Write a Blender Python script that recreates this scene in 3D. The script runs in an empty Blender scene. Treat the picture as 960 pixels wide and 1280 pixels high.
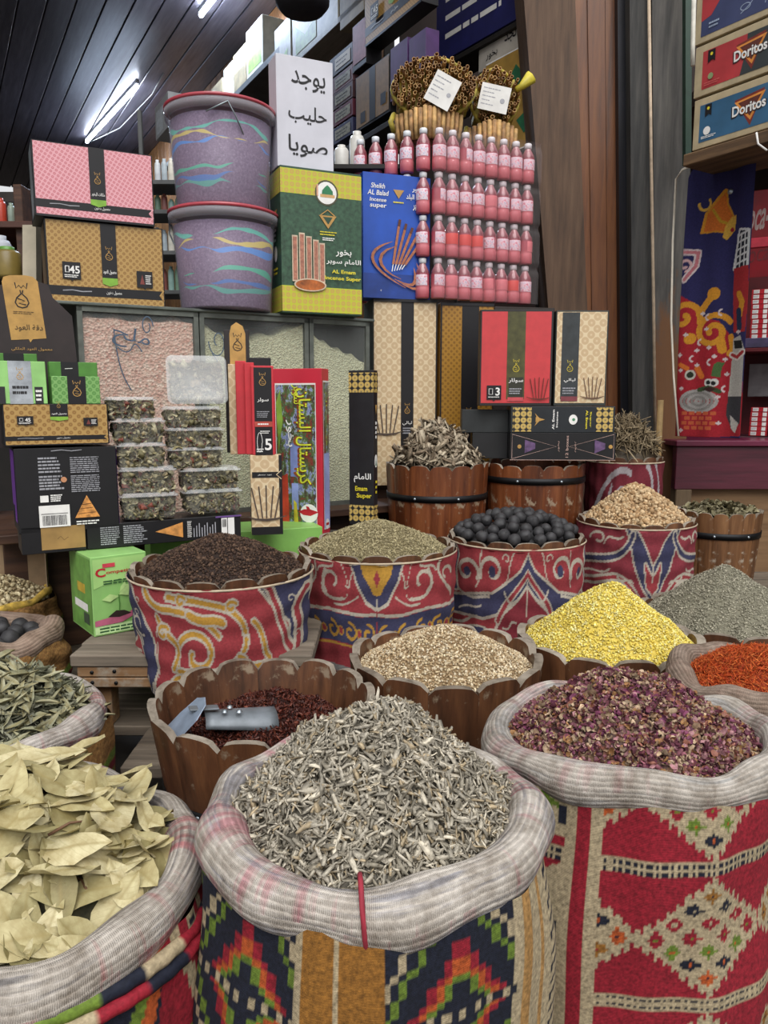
import bpy, math, random
import numpy as np
from mathutils import Vector, Matrix, Euler
random.seed(7); rng = np.random.default_rng(7)
PI = math.pi; D2R = PI/180
SC = bpy.context.scene
COL = SC.collection

# ---------------------------------------------------------------- camera, world, light, exposure
PITCH = 8.3*D2R; FPX = 960.0; CAMZ = 1.5
_cam = bpy.data.cameras.new('camera'); cam = bpy.data.objects.new('camera', _cam); COL.objects.link(cam)
cam.location = (0, 0, CAMZ); cam.rotation_euler = (PI/2-PITCH, 0, 0)
_cam.sensor_fit = 'VERTICAL'; _cam.sensor_height = 36; _cam.lens = 36*FPX/1280; _cam.clip_start = .02; _cam.clip_end = 100
SC.camera = cam
SC.view_settings.view_transform = 'Standard'; SC.view_settings.look = 'None'; SC.view_settings.gamma = 1
SC.view_settings.use_curve_mapping = False
SC.view_settings.exposure = 0.3
w = bpy.data.worlds.new('world'); SC.world = w; w.use_nodes = True
nt = w.node_tree; bg = nt.nodes['Background']
tc = nt.nodes.new('ShaderNodeTexCoord'); sp = nt.nodes.new('ShaderNodeSeparateXYZ'); rp = nt.nodes.new('ShaderNodeValToRGB')
nt.links.new(tc.outputs['Generated'], sp.inputs[0]); nt.links.new(sp.outputs['Z'], rp.inputs[0]); nt.links.new(rp.outputs[0], bg.inputs[0])
rp.color_ramp.elements[0].position = 0.0; rp.color_ramp.elements[0].color = (.34, .33, .32, 1)
rp.color_ramp.elements[1].position = .35; rp.color_ramp.elements[1].color = (.95, .97, 1, 1)
bg.inputs[1].default_value = 0.85
def light(kind, name, loc, rot, energy, color, **k):
    l = bpy.data.lights.new(name, kind); l.energy = energy; l.color = color
    for a, b in k.items(): setattr(l, a, b)
    o = bpy.data.objects.new(name, l); COL.objects.link(o); o.location = loc; o.rotation_euler = rot
    return o
light('SUN', 'soft_daylight', (1, -3, 6), Euler((38*D2R, 8*D2R, 0)), 2.4, (1, .98, .95), angle=50*D2R)

# ---------------------------------------------------------------- projection helpers (pixel of the photograph -> place in the world)
_F = (0, math.cos(PITCH), -math.sin(PITCH)); _U = (0, math.sin(PITCH), math.cos(PITCH))
def ray(px, py):
    r = (px-480)/FPX; u = (640-py)/FPX
    return (r, _F[1]+u*_U[1], _F[2]+u*_U[2])
def at(px, py, Y):
    d = ray(px, py); s = Y/d[1]; return Vector((d[0]*s, Y, CAMZ+d[2]*s))
def atz(px, py, z):
    d = ray(px, py); s = (z-CAMZ)/d[2]; return Vector((d[0]*s, d[1]*s, z))
def onpl(px, py, P):      # P = (X0, Y0, psi in degrees): vertical plane
    d = ray(px, py); c, s = math.cos(P[2]*D2R), math.sin(P[2]*D2R)
    t = (P[0]*s - P[1]*c)/(d[0]*s - d[1]*c)
    return Vector((d[0]*t, d[1]*t, CAMZ+d[2]*t))
def plane(px, py, Y, psi):
    p = at(px, py, Y); return (p.x, p.y, psi)

# ---------------------------------------------------------------- colours, materials
def lin(c):
    if isinstance(c, str): c = tuple(int(c[i:i+2], 16) for i in (0, 2, 4))
    return tuple((x/255/12.92 if x/255 <= .04045 else ((x/255+.055)/1.055)**2.4) for x in c)
def lin4(c): return (*lin(c), 1)
_mats = {}
class N:
    """small node-graph helper"""
    def __init__(s, name):
        s.m = bpy.data.materials.new(name); s.m.use_nodes = True; s.t = s.m.node_tree
        s.b = s.t.nodes['Principled BSDF']; s.tc = s.n('TexCoord')
    def n(s, k, **a):
        x = s.t.nodes.new('ShaderNode'+k)
        for q, v in a.items(): setattr(x, q, v)
        return x
    def l(s, a, b): s.t.links.new(a, b)
    def mapping(s, scale, rot=(0, 0, 0), src='Object'):
        m = s.n('Mapping'); m.inputs['Scale'].default_value = scale; m.inputs['Rotation'].default_value = rot
        s.l(s.tc.outputs[src], m.inputs[0]); return m.outputs[0]
    def noise(s, vec, scale=5, detail=3, rough=.55, out=0):
        x = s.n('TexNoise'); x.inputs['Scale'].default_value = scale; x.inputs['Detail'].default_value = detail
        x.inputs['Roughness'].default_value = rough; s.l(vec, x.inputs['Vector']); return x.outputs[out]
    def ramp(s, fac, stops, const=False):
        r = s.n('ValToRGB'); e = r.color_ramp.elements
        if const: r.color_ramp.interpolation = 'CONSTANT'
        while len(e) > 1: e.remove(e[0])
        e[0].position = stops[0][0]; e[0].color = lin4(stops[0][1])
        for p, c in stops[1:]:
            q = e.new(p); q.color = lin4(c)
        s.l(fac, r.inputs[0]); return r.outputs[0]
    def mix(s, fac, a, b, mode='MIX'):
        x = s.n('MixRGB', blend_type=mode)
        for i, v in ((0, fac), (1, a), (2, b)):
            if isinstance(v, (int, float)): x.inputs[i].default_value = v
            elif isinstance(v, (tuple, str)): x.inputs[i].default_value = lin4(v)
            else: s.l(v, x.inputs[i])
        return x.outputs[0]
    def math(s, op, a, b=None):
        x = s.n('Math', operation=op)
        for i, v in ((0, a), (1, b)):
            if v is None: continue
            if isinstance(v, (int, float)): x.inputs[i].default_value = v
            else: s.l(v, x.inputs[i])
        return x.outputs[0]
    def bump(s, h, strength=.3, dist=.002):
        x = s.n('Bump'); x.inputs['Strength'].default_value = strength; x.inputs['Distance'].default_value = dist
        s.l(h, x.inputs['Height']); s.l(x.outputs[0], s.b.inputs['Normal'])
    def base(s, c):
        if isinstance(c, (tuple, str)): s.b.inputs['Base Color'].default_value = lin4(c)
        else: s.l(c, s.b.inputs['Base Color'])
    def set(s, **k):
        for a, v in k.items(): s.b.inputs[a.replace('_', ' ')].default_value = v

def M(c, rough=.55, var=.12, sc=30, bump=0, metal=0, coat=0, name='painted'):
    """plain procedural surface: a colour with slight mottling"""
    if isinstance(c, tuple): c = '%02x%02x%02x' % tuple(int(v) for v in c)
    k = (c, rough, var, sc, bump, metal, coat)
    if k in _mats: return _mats[k]
    g = N(name+'_'+c); v = g.mapping((1, 1, 1)); n = g.noise(v, sc, 4)
    r = [int(c[i:i+2], 16) for i in (0, 2, 4)]
    dk = tuple(max(0, x*(1-var)) for x in r); lt = tuple(min(255, x*(1+var*.7)) for x in r)
    g.base(g.ramp(n, [(.3, dk), (.7, lt)])); g.set(Roughness=rough, Metallic=metal)
    if coat: g.set(Coat_Weight=coat, Coat_Roughness=.12)
    if bump: g.bump(n, bump)
    _mats[k] = g.m; return g.m

def wood(name, dark, mid, light_, axis='z', rough=.5, wear=None, wear_amt=.5, scale=1.0, bump=.4, coat=0, bare=None):
    g = N(name); st = {'x': (1.2, 14, 14), 'y': (14, 1.2, 14), 'z': (14, 14, 1.2)}[axis]
    oi = g.n('ObjectInfo'); v = g.mapping(tuple(a*scale for a in st))
    ad = g.n('VectorMath', operation='ADD'); g.l(v, ad.inputs[0])
    cb = g.n('CombineXYZ'); rr = g.math('MULTIPLY', oi.outputs['Random'], 37.0)
    for i in range(3): g.l(rr, cb.inputs[i])
    g.l(cb.outputs[0], ad.inputs[1]); v = ad.outputs[0]
    n = g.noise(v, 2.2, 6, .62); n2 = g.noise(v, 9, 3, .6)
    c = g.ramp(n, [(.28, dark), (.5, mid), (.74, light_)])
    c = g.mix(g.math('MULTIPLY', n2, .35), c, dark)
    tone = g.ramp(oi.outputs['Random'], [(0, (200, 195, 190)), (1, (255, 255, 255))])
    c = g.mix(1, c, tone, 'MULTIPLY')
    if wear:
        wn = g.noise(g.mapping((3, 3, 3)), 6, 5, .7)
        f = g.ramp(wn, [(.55-wear_amt*.12, (0, 0, 0)), (.68, (255, 255, 255))])
        c = g.mix(f, c, wear)
    if bare:        # paint worn away below a height, ragged edge
        sz = g.n('SeparateXYZ'); g.l(g.mapping((1, 1, 1)), sz.inputs[0]); wn = g.noise(g.mapping((6, 6, 1.5)), 2, 5, .7)
        f = g.ramp(g.math('ADD', g.math('MULTIPLY', g.math('SUBTRACT', bare[0], sz.outputs[2]), .8), wn), [(.45, (0, 0, 0)), (.6, (235, 235, 235))]); c = g.mix(f, c, g.mix(g.math('MULTIPLY', n, .6), bare[1], '4a2c18'))
    g.base(c); g.set(Roughness=rough); g.bump(n, bump, .003)
    if coat: g.set(Coat_Weight=coat, Coat_Roughness=.25)
    return g.m

def attrmat(name, rough=.8, weave=0, mott=.15, spec=.3, sheen=0, sub=0):
    """colour that the thing itself carries vertex by vertex, with grain"""
    g = N(name); a = g.n('Attribute', attribute_name='Col'); n = g.noise(g.mapping((1, 1, 1)), 160, 3)
    lo = int(255*(1-mott))
    g.base(g.mix(1, a.outputs['Color'], g.ramp(n, [(.3, (lo, lo, lo)), (.7, (255, 255, 255))]), 'MULTIPLY'))
    g.set(Roughness=rough, Specular_IOR_Level=spec)
    if weave:
        m = g.mapping((1, 1, 1), src='UV'); w1 = g.n('TexWave', wave_type='BANDS', bands_direction='X'); w1.inputs['Scale'].default_value = weave
        w2 = g.n('TexWave', wave_type='BANDS', bands_direction='Y'); w2.inputs['Scale'].default_value = weave*.6
        g.l(m, w1.inputs[0]); g.l(m, w2.inputs[0])
        h = g.math('ADD', g.math('MULTIPLY', w1.outputs['Fac'], w2.outputs['Fac']), g.math('MULTIPLY', n, .6)); g.bump(h, .5, .003)
    else: g.bump(n, .35, .002)
    return g.m

def dots(name, base, dot, scale=90, size=.28, rot=45, rough=.45, base2=None):
    """printed board with a regular motif"""
    g = N(name); v = g.mapping((1, 1, 1)); s = g.n('SeparateXYZ'); g.l(v, s.inputs[0])
    c = g.n('CombineXYZ'); g.l(g.math('ADD', s.outputs[0], s.outputs[1]), c.inputs[0]); g.l(s.outputs[2], c.inputs[1])
    mp = g.n('Mapping'); mp.inputs['Scale'].default_value = (scale,)*3; mp.inputs['Rotation'].default_value = (0, 0, rot*D2R); g.l(c.outputs[0], mp.inputs[0])
    vo = g.n('TexVoronoi', voronoi_dimensions='2D'); vo.inputs['Scale'].default_value = 1; vo.inputs['Randomness'].default_value = 0
    g.l(mp.outputs[0], vo.inputs['Vector'])
    col = g.ramp(vo.outputs['Distance'], [(0, base if base2 is None else base2), (size*.45, dot), (size, dot), (size+.08, base)])
    g.base(col); g.set(Roughness=rough, Coat_Weight=.15); return g.m

def glassy(name, color, alpha=.25, rough=.05, tint=.9):
    """thin clear sheet: part see-through, part shiny"""
    g = N(name); tr = g.n('BsdfTransparent'); tr.inputs[0].default_value = lin4(color)
    mx = g.n('MixShader'); fr = g.n('LayerWeight'); fr.inputs[0].default_value = .35; fr = g.math('MULTIPLY', g.math('POWER', fr.outputs['Facing'], 4.0), .7)
    g.l(g.math('MINIMUM', g.math('ADD', fr, alpha), 1.0), mx.inputs[0]); g.l(tr.outputs[0], mx.inputs[1]); g.l(g.b.outputs[0], mx.inputs[2])
    g.base(color); g.set(Roughness=rough)
    out = [x for x in g.t.nodes if x.type == 'OUTPUT_MATERIAL'][0]; g.l(mx.outputs[0], out.inputs[0]); return g.m

def emis(name, color, strength):
    g = N(name); g.base(color); g.b.inputs['Emission Color'].default_value = lin4(color); g.b.inputs['Emission Strength'].default_value = strength
    return g.m

# ---------------------------------------------------------------- meshes and objects
def clean(o, label=None, cat=None, group=None, kind=None):
    if label: o['label'] = label
    if cat: o['category'] = cat
    if group: o['group'] = group
    if kind: o['kind'] = kind
    return o
tag = clean
def link(name, me, parent=None, mat=None):
    o = bpy.data.objects.new(name, me); COL.objects.link(o)
    if mat and me is not None and not me.materials: me.materials.append(mat)
    if parent: o.parent = parent
    return o
def thing(name, label, cat, loc=(0, 0, 0), rz=0, group=None, rot=None):
    o = bpy.data.objects.new(name, None); COL.objects.link(o); o.empty_display_size = .05
    o.location = loc; o.rotation_euler = rot if rot else (0, 0, rz)
    return tag(o, label, cat, group)
def npmesh(name, V, F, col=None, uv=None, smooth=False):
    """V n*3, F m*k (one face size), col n*3 linear per vertex, uv n*2 per vertex"""
    V = np.asarray(V, dtype=np.float32); F = np.asarray(F, dtype=np.int32)
    me = bpy.data.meshes.new(name); me.vertices.add(len(V)); me.vertices.foreach_set('co', V.ravel())
    m, k = F.shape; me.loops.add(m*k); me.loops.foreach_set('vertex_index', F.ravel())
    me.polygons.add(m); me.polygons.foreach_set('loop_start', np.arange(0, m*k, k, dtype=np.int32))
    try: me.polygons.foreach_set('loop_total', np.full(m, k, dtype=np.int32))
    except Exception: pass
    if uv is not None:
        ul = me.uv_layers.new(name='UVMap'); ul.data.foreach_set('uv', np.asarray(uv, dtype=np.float32)[F.ravel()].ravel())
    if col is not None:
        ca = me.color_attributes.new('Col', 'FLOAT_COLOR', 'POINT')
        c4 = np.ones((len(V), 4), dtype=np.float32); c4[:, :3] = col; ca.data.foreach_set('color', c4.ravel())
    if smooth: me.polygons.foreach_set('use_smooth', np.ones(m, dtype=bool))
    me.update(calc_edges=True); me.validate(); return me

class MB:
    def __init__(s): s.v = []; s.f = []; s.sm = []
    def add(s, vs, fs, smooth=False):
        b = len(s.v); s.v += [tuple(v) for v in vs]
        for f in fs: s.f.append(tuple(i+b for i in f)); s.sm.append(smooth)
    def box(s, x0, y0, z0, x1, y1, z1, bev=0):
        if bev <= 0:
            v = [(x, y, z) for x in (x0, x1) for y in (y0, y1) for z in (z0, z1)]
            s.add(v, [(0, 1, 3, 2), (4, 6, 7, 5), (0, 4, 5, 1), (2, 3, 7, 6), (0, 2, 6, 4), (1, 5, 7, 3)]); return s
        b = bev; v = []; idx = {}
        for ix, X in enumerate((x0, x1)):
            for iy, Y in enumerate((y0, y1)):
                for iz, Z in enumerate((z0, z1)):
                    sx, sy, sz = 1-2*ix, 1-2*iy, 1-2*iz
                    for a, p in enumerate(((X, Y+sy*b, Z+sz*b), (X+sx*b, Y, Z+sz*b), (X+sx*b, Y+sy*b, Z))):
                        idx[(ix, iy, iz, a)] = len(v); v.append(p)
        f = []
        q = lambda *k: f.append(tuple(idx[i] for i in k))
        for i in (0, 1):
            q((i, 0, 0, 0), (i, 1, 0, 0), (i, 1, 1, 0), (i, 0, 1, 0)); q((0, i, 0, 1), (1, i, 0, 1), (1, i, 1, 1), (0, i, 1, 1)); q((0, 0, i, 2), (1, 0, i, 2), (1, 1, i, 2), (0, 1, i, 2))
            for j in (0, 1):
                q((i, j, 0, 0), (i, j, 1, 0), (i, j, 1, 1), (i, j, 0, 1)); q((i, 0, j, 0), (i, 1, j, 0), (i, 1, j, 2), (i, 0, j, 2)); q((0, i, j, 1), (1, i, j, 1), (1, i, j, 2), (0, i, j, 2))
                for k in (0, 1): q((i, j, k, 0), (i, j, k, 1), (i, j, k, 2))
        s.add(v, f); s.fix = True; return s
    def prism(s, pts, y0, y1):      # outline in x,z extruded along y
        n = len(pts); v = [(p[0], y0, p[1]) for p in pts]+[(p[0], y1, p[1]) for p in pts]
        s.add(v, [tuple(range(n)), tuple(range(2*n-1, n-1, -1))]+[(i, n+i, n+(i+1) % n, (i+1) % n) for i in range(n)]); return s
    def hexa(s, P):                 # 8 corners: front bl br tr tl, back bl br tr tl
        s.add(P, [(0, 1, 2, 3), (5, 4, 7, 6), (4, 0, 3, 7), (1, 5, 6, 2), (3, 2, 6, 7), (4, 5, 1, 0)]); return s
    def lathe(s, prof, n=24, cx=0, cy=0, smooth=True, a0=0, a1=2*PI):
        full = abs(a1-a0-2*PI) < 1e-6; m = n if full else n+1; b = []
        for r, z in prof:
            for i in range(m):
                a = a0+(a1-a0)*i/n; b.append((cx+r*math.sin(a), cy-r*math.cos(a), z))
        f = []
        for j in range(len(prof)-1):
            for i in range(n):
                i2 = (i+1) % m if full else i+1; f.append((j*m+i, j*m+i2, (j+1)*m+i2, (j+1)*m+i))
        s.add(b, f, smooth); return s
    def tube(s, pts, r, n=6, cap=True):
        pts = [Vector(p) for p in pts]; b = []; R = r if isinstance(r, (list, tuple)) else [r]*len(pts)
        ref = Vector((0, 0, 1))
        for i, p in enumerate(pts):
            d = (pts[min(i+1, len(pts)-1)]-pts[max(i-1, 0)]).normalized()
            if abs(d.dot(ref)) > .95: ref = Vector((1, 0, 0)) if abs(d.x) < .9 else Vector((0, 1, 0))
            x = d.cross(ref).normalized(); y = d.cross(x).normalized()
            for k in range(n):
                a = 2*PI*k/n; b.append(p+x*(R[i]*math.cos(a))+y*(R[i]*math.sin(a)))
        f = [(i*n+k, i*n+(k+1) % n, (i+1)*n+(k+1) % n, (i+1)*n+k) for i in range(len(pts)-1) for k in range(n)]
        if cap: f += [tuple(range(n-1, -1, -1)), tuple((len(pts)-1)*n+k for k in range(n))]
        s.add(b, f, True); return s
    def mesh(s, name):
        me = bpy.data.meshes.new(name); me.from_pydata(s.v, [], s.f); me.update()
        me.polygons.foreach_set('use_smooth', s.sm)
        import bmesh
        bm = bmesh.new(); bm.from_mesh(me); bmesh.ops.recalc_face_normals(bm, faces=bm.faces); bm.to_mesh(me); bm.free()
        return me
    def build(s, name, mat, parent=None):
        me = s.mesh(name); me.materials.append(mat); return link(name, me, parent)

def copy_tree(o, parent=None, label=None):
    c = o.copy(); COL.objects.link(c)
    if parent: c.parent = parent
    if label: c['label'] = label
    for ch in list(o.children): copy_tree(ch, c)
    return c

# ---------------------------------------------------------------- lettering (Arabic joined by its presentation forms)
_AR = {}
for ch, code, nf in (('ا', 0xFE8D, 2), ('ب', 0xFE8F, 4), ('ة', 0xFE93, 2), ('ت', 0xFE95, 4), ('ث', 0xFE99, 4), ('ج', 0xFE9D, 4), ('ح', 0xFEA1, 4), ('خ', 0xFEA5, 4), ('د', 0xFEA9, 2), ('ذ', 0xFEAB, 2), ('ر', 0xFEAD, 2), ('ز', 0xFEAF, 2), ('س', 0xFEB1, 4), ('ش', 0xFEB5, 4), ('ص', 0xFEB9, 4), ('ض', 0xFEBD, 4), ('ط', 0xFEC1, 4), ('ع', 0xFEC9, 4), ('غ', 0xFECD, 4), ('ف', 0xFED1, 4), ('ق', 0xFED5, 4), ('ك', 0xFED9, 4), ('ل', 0xFEDD, 4), ('م', 0xFEE1, 4), ('ن', 0xFEE5, 4), ('ه', 0xFEE9, 4), ('و', 0xFEED, 2), ('ى', 0xFEEF, 2), ('ي', 0xFEF1, 4)):
    _AR[ch] = (code, nf)
def shape(t):
    if not any(c in _AR for c in t): return t
    out = []
    for wd in t.split(' '):
        r = []
        for i, c in enumerate(wd):
            if c not in _AR: r.append(c); continue
            code, nf = _AR[c]; pj = i > 0 and wd[i-1] in _AR and _AR[wd[i-1]][1] == 4
            nj = i < len(wd)-1 and wd[i+1] in _AR and nf == 4
            r.append(chr(code+(3 if pj and nj else 2 if nj else 1 if pj else 0)))
        out.append(''.join(reversed(r)))
    return ' '.join(reversed(out))
_tx = {}
def textgeo(t, bold=0):
    k = (t, bold)
    if k in _tx: return _tx[k]
    c = bpy.data.curves.new('lettering', 'FONT'); c.body = shape(t); c.size = 1; c.resolution_u = 3; c.offset = bold
    o = bpy.data.objects.new('lettering', c); COL.objects.link(o); bpy.context.view_layer.update()
    me = bpy.data.meshes.new_from_object(o.evaluated_get(bpy.context.evaluated_depsgraph_get()))
    V = np.array([v.co[:2] for v in me.vertices]); F = [tuple(p.vertices) for p in me.polygons]
    bpy.data.objects.remove(o); bpy.data.curves.remove(c); bpy.data.meshes.remove(me)
    if len(V):
        lo, hi = V.min(0), V.max(0); V = V-(lo+hi)/2; wd, ht = hi-lo
    else: wd = ht = 1
    _tx[k] = (V, F, wd, ht); return _tx[k]

class Print:
    """flat print on one face of a thing: u to the right, v up, as fractions of the face"""
    def __init__(s, root, org, ux, vx, W, H):
        s.root, s.o, s.ux, s.vx, s.W, s.H = root, Vector(org), Vector(ux), Vector(vx), W, H
        s.n = s.ux.cross(s.vx); s.k = 0; s.parts = {}
    def _p(s, x, y): return s.o+s.ux*x+s.vx*y+s.n*(.0006+.00035*s.k)
    def _mb(s, name, mat, own=False):
        s.k += 1; key = (name, mat.name, s.k if own else 0)
        if key not in s.parts: s.parts[key] = (MB(), mat)
        return s.parts[key][0]
    def poly(s, mat, pts, name='printed_panel', metric=False):
        q = pts if metric else [(a*s.W, b*s.H) for a, b in pts]
        s._mb(name, mat, name not in ('printed_emblem', 'printed_lines', 'printed_sticks', 'printed_leaf')).add([s._p(*p) for p in q], [tuple(range(len(q)))]); return s
    def rect(s, mat, u0, v0, u1, v1, name='printed_panel'): return s.poly(mat, [(u0, v0), (u1, v0), (u1, v1), (u0, v1)], name)
    def disc(s, mat, u, v, r, ry=None, name='printed_emblem', n=24):
        ry = ry or r; return s.poly(mat, [(u*s.W+r*math.cos(2*PI*i/n), v*s.H+ry*math.sin(2*PI*i/n)) for i in range(n)], name, True)
    def text(s, mat, t, u, v, h, w=None, rot=0, bold=.0, shear=0, name='lettering'):
        V, F, wd, ht = textgeo(t, bold); sy = h/ht; sx = sy if w is None else w/wd
        cr, sr = math.cos(rot*D2R), math.sin(rot*D2R); mb = s._mb(name, mat); P = []
        for x, y in V:
            x2, y2 = x*sx+shear*y*sy, y*sy; P.append(s._p(u*s.W+x2*cr-y2*sr, v*s.H+x2*sr+y2*cr))
        mb.add(P, F); return s
    def stroke(s, mat, pts, wd, name='printed_lines', metric=False):
        q = [Vector(p) for p in (pts if metric else [(a*s.W, b*s.H) for a, b in pts])]; L = []; R = []
        for i in range(len(q)):
            d = (q[min(i+1, len(q)-1)]-q[max(i-1, 0)]); d = d.normalized() if d.length > 1e-9 else Vector((1, 0))
            k = wd if not isinstance(wd, (list, tuple)) else wd[i]
            nn = Vector((-d.y, d.x))*k/2; L.append(q[i]+nn); R.append(q[i]-nn)
        mb = s._mb(name, mat); n = len(q); P = [s._p(*p) for p in L+R]
        mb.add(P, [(n+i, n+i+1, i+1, i) for i in range(n-1)]); return s
    def lines(s, mat, u0, v0, u1, v1, n, fill=.5, name='small_print', jitter=.25, seed=1):
        r = random.Random(seed); mb = s._mb(name, mat)
        for i in range(n):
            v = v1-(v1-v0)*(i+.5)/n; hh = (v1-v0)/n*fill/2; u = u0
            e = u1-(u1-u0)*r.random()*jitter
            while u < e-.01*(u1-u0):
                w_ = min((u1-u0)*(.08+.16*r.random()), e-u)
                P = [s._p(a*s.W, b*s.H) for a, b in ((u, v-hh), (u+w_, v-hh), (u+w_, v+hh), (u, v+hh))]
                mb.add(P, [(0, 1, 2, 3)]); u += w_+(u1-u0)*.025
        return s
    def bars(s, mat, u0, v0, u1, v1, n=22, name='barcode', seed=3):
        r = random.Random(seed); mb = s._mb(name, mat); u = u0; st = (u1-u0)/n
        while u < u1:
            w_ = st*(.25+.6*r.random()); P = [s._p(a*s.W, b*s.H) for a, b in ((u, v0), (min(u+w_, u1), v0), (min(u+w_, u1), v1), (u, v1))]
            mb.add(P, [(0, 1, 2, 3)]); u += w_+st*(.25+.5*r.random())
        return s
    def done(s):
        for (nm, _, _), (mb, mat) in s.parts.items():
            o = mb.build(nm, mat, s.root)
            if nm in ('small_print', 'barcode', 'lettering', 'handwriting') and len(mb.f) > 1: o['kind'] = 'stuff'
        s.parts = {}

def carton(name, label, cat, pl, xl, xr, yt, yb, depth, mat, Yl=None, psi=None, part='carton', group=None, bev=.0015, lean=0, roll=0, z=None, yref=None):
    """box whose front face goes from pixel column xl to xr; bottom yb, top yt at its left edge"""
    if pl is None: pl = plane(xl, yb, Yl, psi)
    a = onpl(xl, yb, pl); b = onpl(xr, yb, pl); W = (b-a).to_2d().length; H = onpl(xl, yt, pl).z-a.z
    if z is not None: H += a.z-z; a.z = z
    r = thing(name, label, cat, a, 0, group, rot=(lean*D2R, roll*D2R, pl[2]*D2R))
    MB().box(0, 0, 0, W, depth, H, bev).build(part, mat, r)
    return r, W, H
def front(r, W, H): return Print(r, (0, 0, 0), (1, 0, 0), (0, 0, 1), W, H)
def side_l(r, H, D): return Print(r, (0, D, 0), (0, -1, 0), (0, 0, 1), D, H)
def side_r(r, W, H, D): return Print(r, (W, 0, 0), (0, 1, 0), (0, 0, 1), D, H)
# ---------------------------------------------------------------- pieces that make up heaps
def L3(*c): return np.array([lin(x) for x in c])
def ico():
    t = (1+5**.5)/2; v = np.array([(-1, t, 0), (1, t, 0), (-1, -t, 0), (1, -t, 0), (0, -1, t), (0, 1, t), (0, -1, -t), (0, 1, -t), (t, 0, -1), (t, 0, 1), (-t, 0, -1), (-t, 0, 1)])/math.sqrt(1+t*t)
    f = [(0, 11, 5), (0, 5, 1), (0, 1, 7), (0, 7, 10), (0, 10, 11), (1, 5, 9), (5, 11, 4), (11, 10, 2), (10, 7, 6), (7, 1, 8), (3, 9, 4), (3, 4, 2), (3, 2, 6), (3, 6, 8), (3, 8, 9), (4, 9, 5), (2, 4, 11), (6, 2, 10), (8, 6, 7), (9, 8, 1)]
    return v, np.array(f)
def octa():
    v = np.array([(1, 0, 0), (-1, 0, 0), (0, 1, 0), (0, -1, 0), (0, 0, 1), (0, 0, -1)], float)
    return v, np.array([(0, 2, 4), (2, 1, 4), (1, 3, 4), (3, 0, 4), (2, 0, 5), (1, 2, 5), (3, 1, 5), (0, 3, 5)])
def rod(nseg=3, bend=.5, taper=.5, seed=0, flat=.6, twist=.0):
    """bent three-sided sliver, unit length along x"""
    r = np.random.default_rng(seed); v = []; f = []
    for i in range(nseg+1):
        s = i/nseg; x = s-.5; z = bend*(.25-x*x)+(r.random()-.5)*.12*(bend > .2); y = (r.random()-.5)*.15*bend; w_ = (1-taper*abs(2*x)**1.5)
        for k in range(3):
            a = 2*PI*k/3+twist*s; v.append((x, y+math.cos(a)*.5*w_, z+math.sin(a)*.5*w_*flat))
    for i in range(nseg):
        for k in range(3):
            a, b, c, d = i*3+k, i*3+(k+1) % 3, (i+1)*3+(k+1) % 3, (i+1)*3+k; f += [(a, b, c), (a, c, d)]
    f += [(0, 2, 1), (nseg*3, nseg*3+1, nseg*3+2)]
    return np.array(v), np.array(f)
def petal(seed=0, cup=.35, asp=.8):
    r = np.random.default_rng(seed); v = []; f = []
    n = 3
    for i in range(n+1):
        for j in range(n+1):
            x, y = i/n*2-1, j/n*2-1; k = math.sqrt(max(0, 1-.45*y*y)); k2 = math.sqrt(max(0, 1-.45*x*x))
            v.append((x*k, y*k2*asp, cup*(x*x+y*y)+(r.random()-.5)*.25))
    for i in range(n):
        for j in range(n):
            a = i*(n+1)+j; f += [(a, a+1, a+n+2), (a, a+n+2, a+n+1)]
    return np.array(v)*.5, np.array(f)
def leafv(seed=0, wid=.16, fold=.25, curl=.2, n=7, wav=.05, sharp=1.0):
    """lanceolate leaf, unit length along x, folded at the midrib"""
    r = np.random.default_rng(seed); v = []; f = []; ph = r.random()*6
    for i in range(n+1):
        s = i/n; w_ = wid*math.sin(PI*s**.85)**sharp*(1+.12*(r.random()-.5)); zc = curl*(s-.5)**2+.03*math.sin(5*s+ph)
        for j in (-1, -.5, 0, .5, 1):
            v.append((s-.5, j*w_, zc+abs(j)*w_*fold+wav*math.sin(7*s+3*j+ph)*abs(j)+(r.random()-.5)*wav*.4))
    for i in range(n):
        for j in range(4):
            a = i*5+j; f.append((a, a+1, a+6, a+5))
    return np.array(v), np.array(f)
def rotm(n, mode, nrm=None, r=rng, tilt=.5):
    """rotation matrices: 'any' tumbling or 'lay' lying on the surface normal with some tilt"""
    if mode == 'any':
        q = r.normal(size=(n, 4)); q /= np.linalg.norm(q, axis=1)[:, None]
        w_, x, y, z = q.T
        return np.stack([1-2*(y*y+z*z), 2*(x*y-z*w_), 2*(x*z+y*w_), 2*(x*y+z*w_), 1-2*(x*x+z*z), 2*(y*z-x*w_), 2*(x*z-y*w_), 2*(y*z+x*w_), 1-2*(x*x+y*y)], 1).reshape(n, 3, 3)
    z = nrm+r.normal(size=(n, 3))*tilt; z /= np.linalg.norm(z, axis=1)[:, None]
    t = r.normal(size=(n, 3)); x = np.cross(t, z); x /= np.linalg.norm(x, axis=1)[:, None]; y = np.cross(z, x)
    return np.stack([x, y, z], 2)
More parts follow.
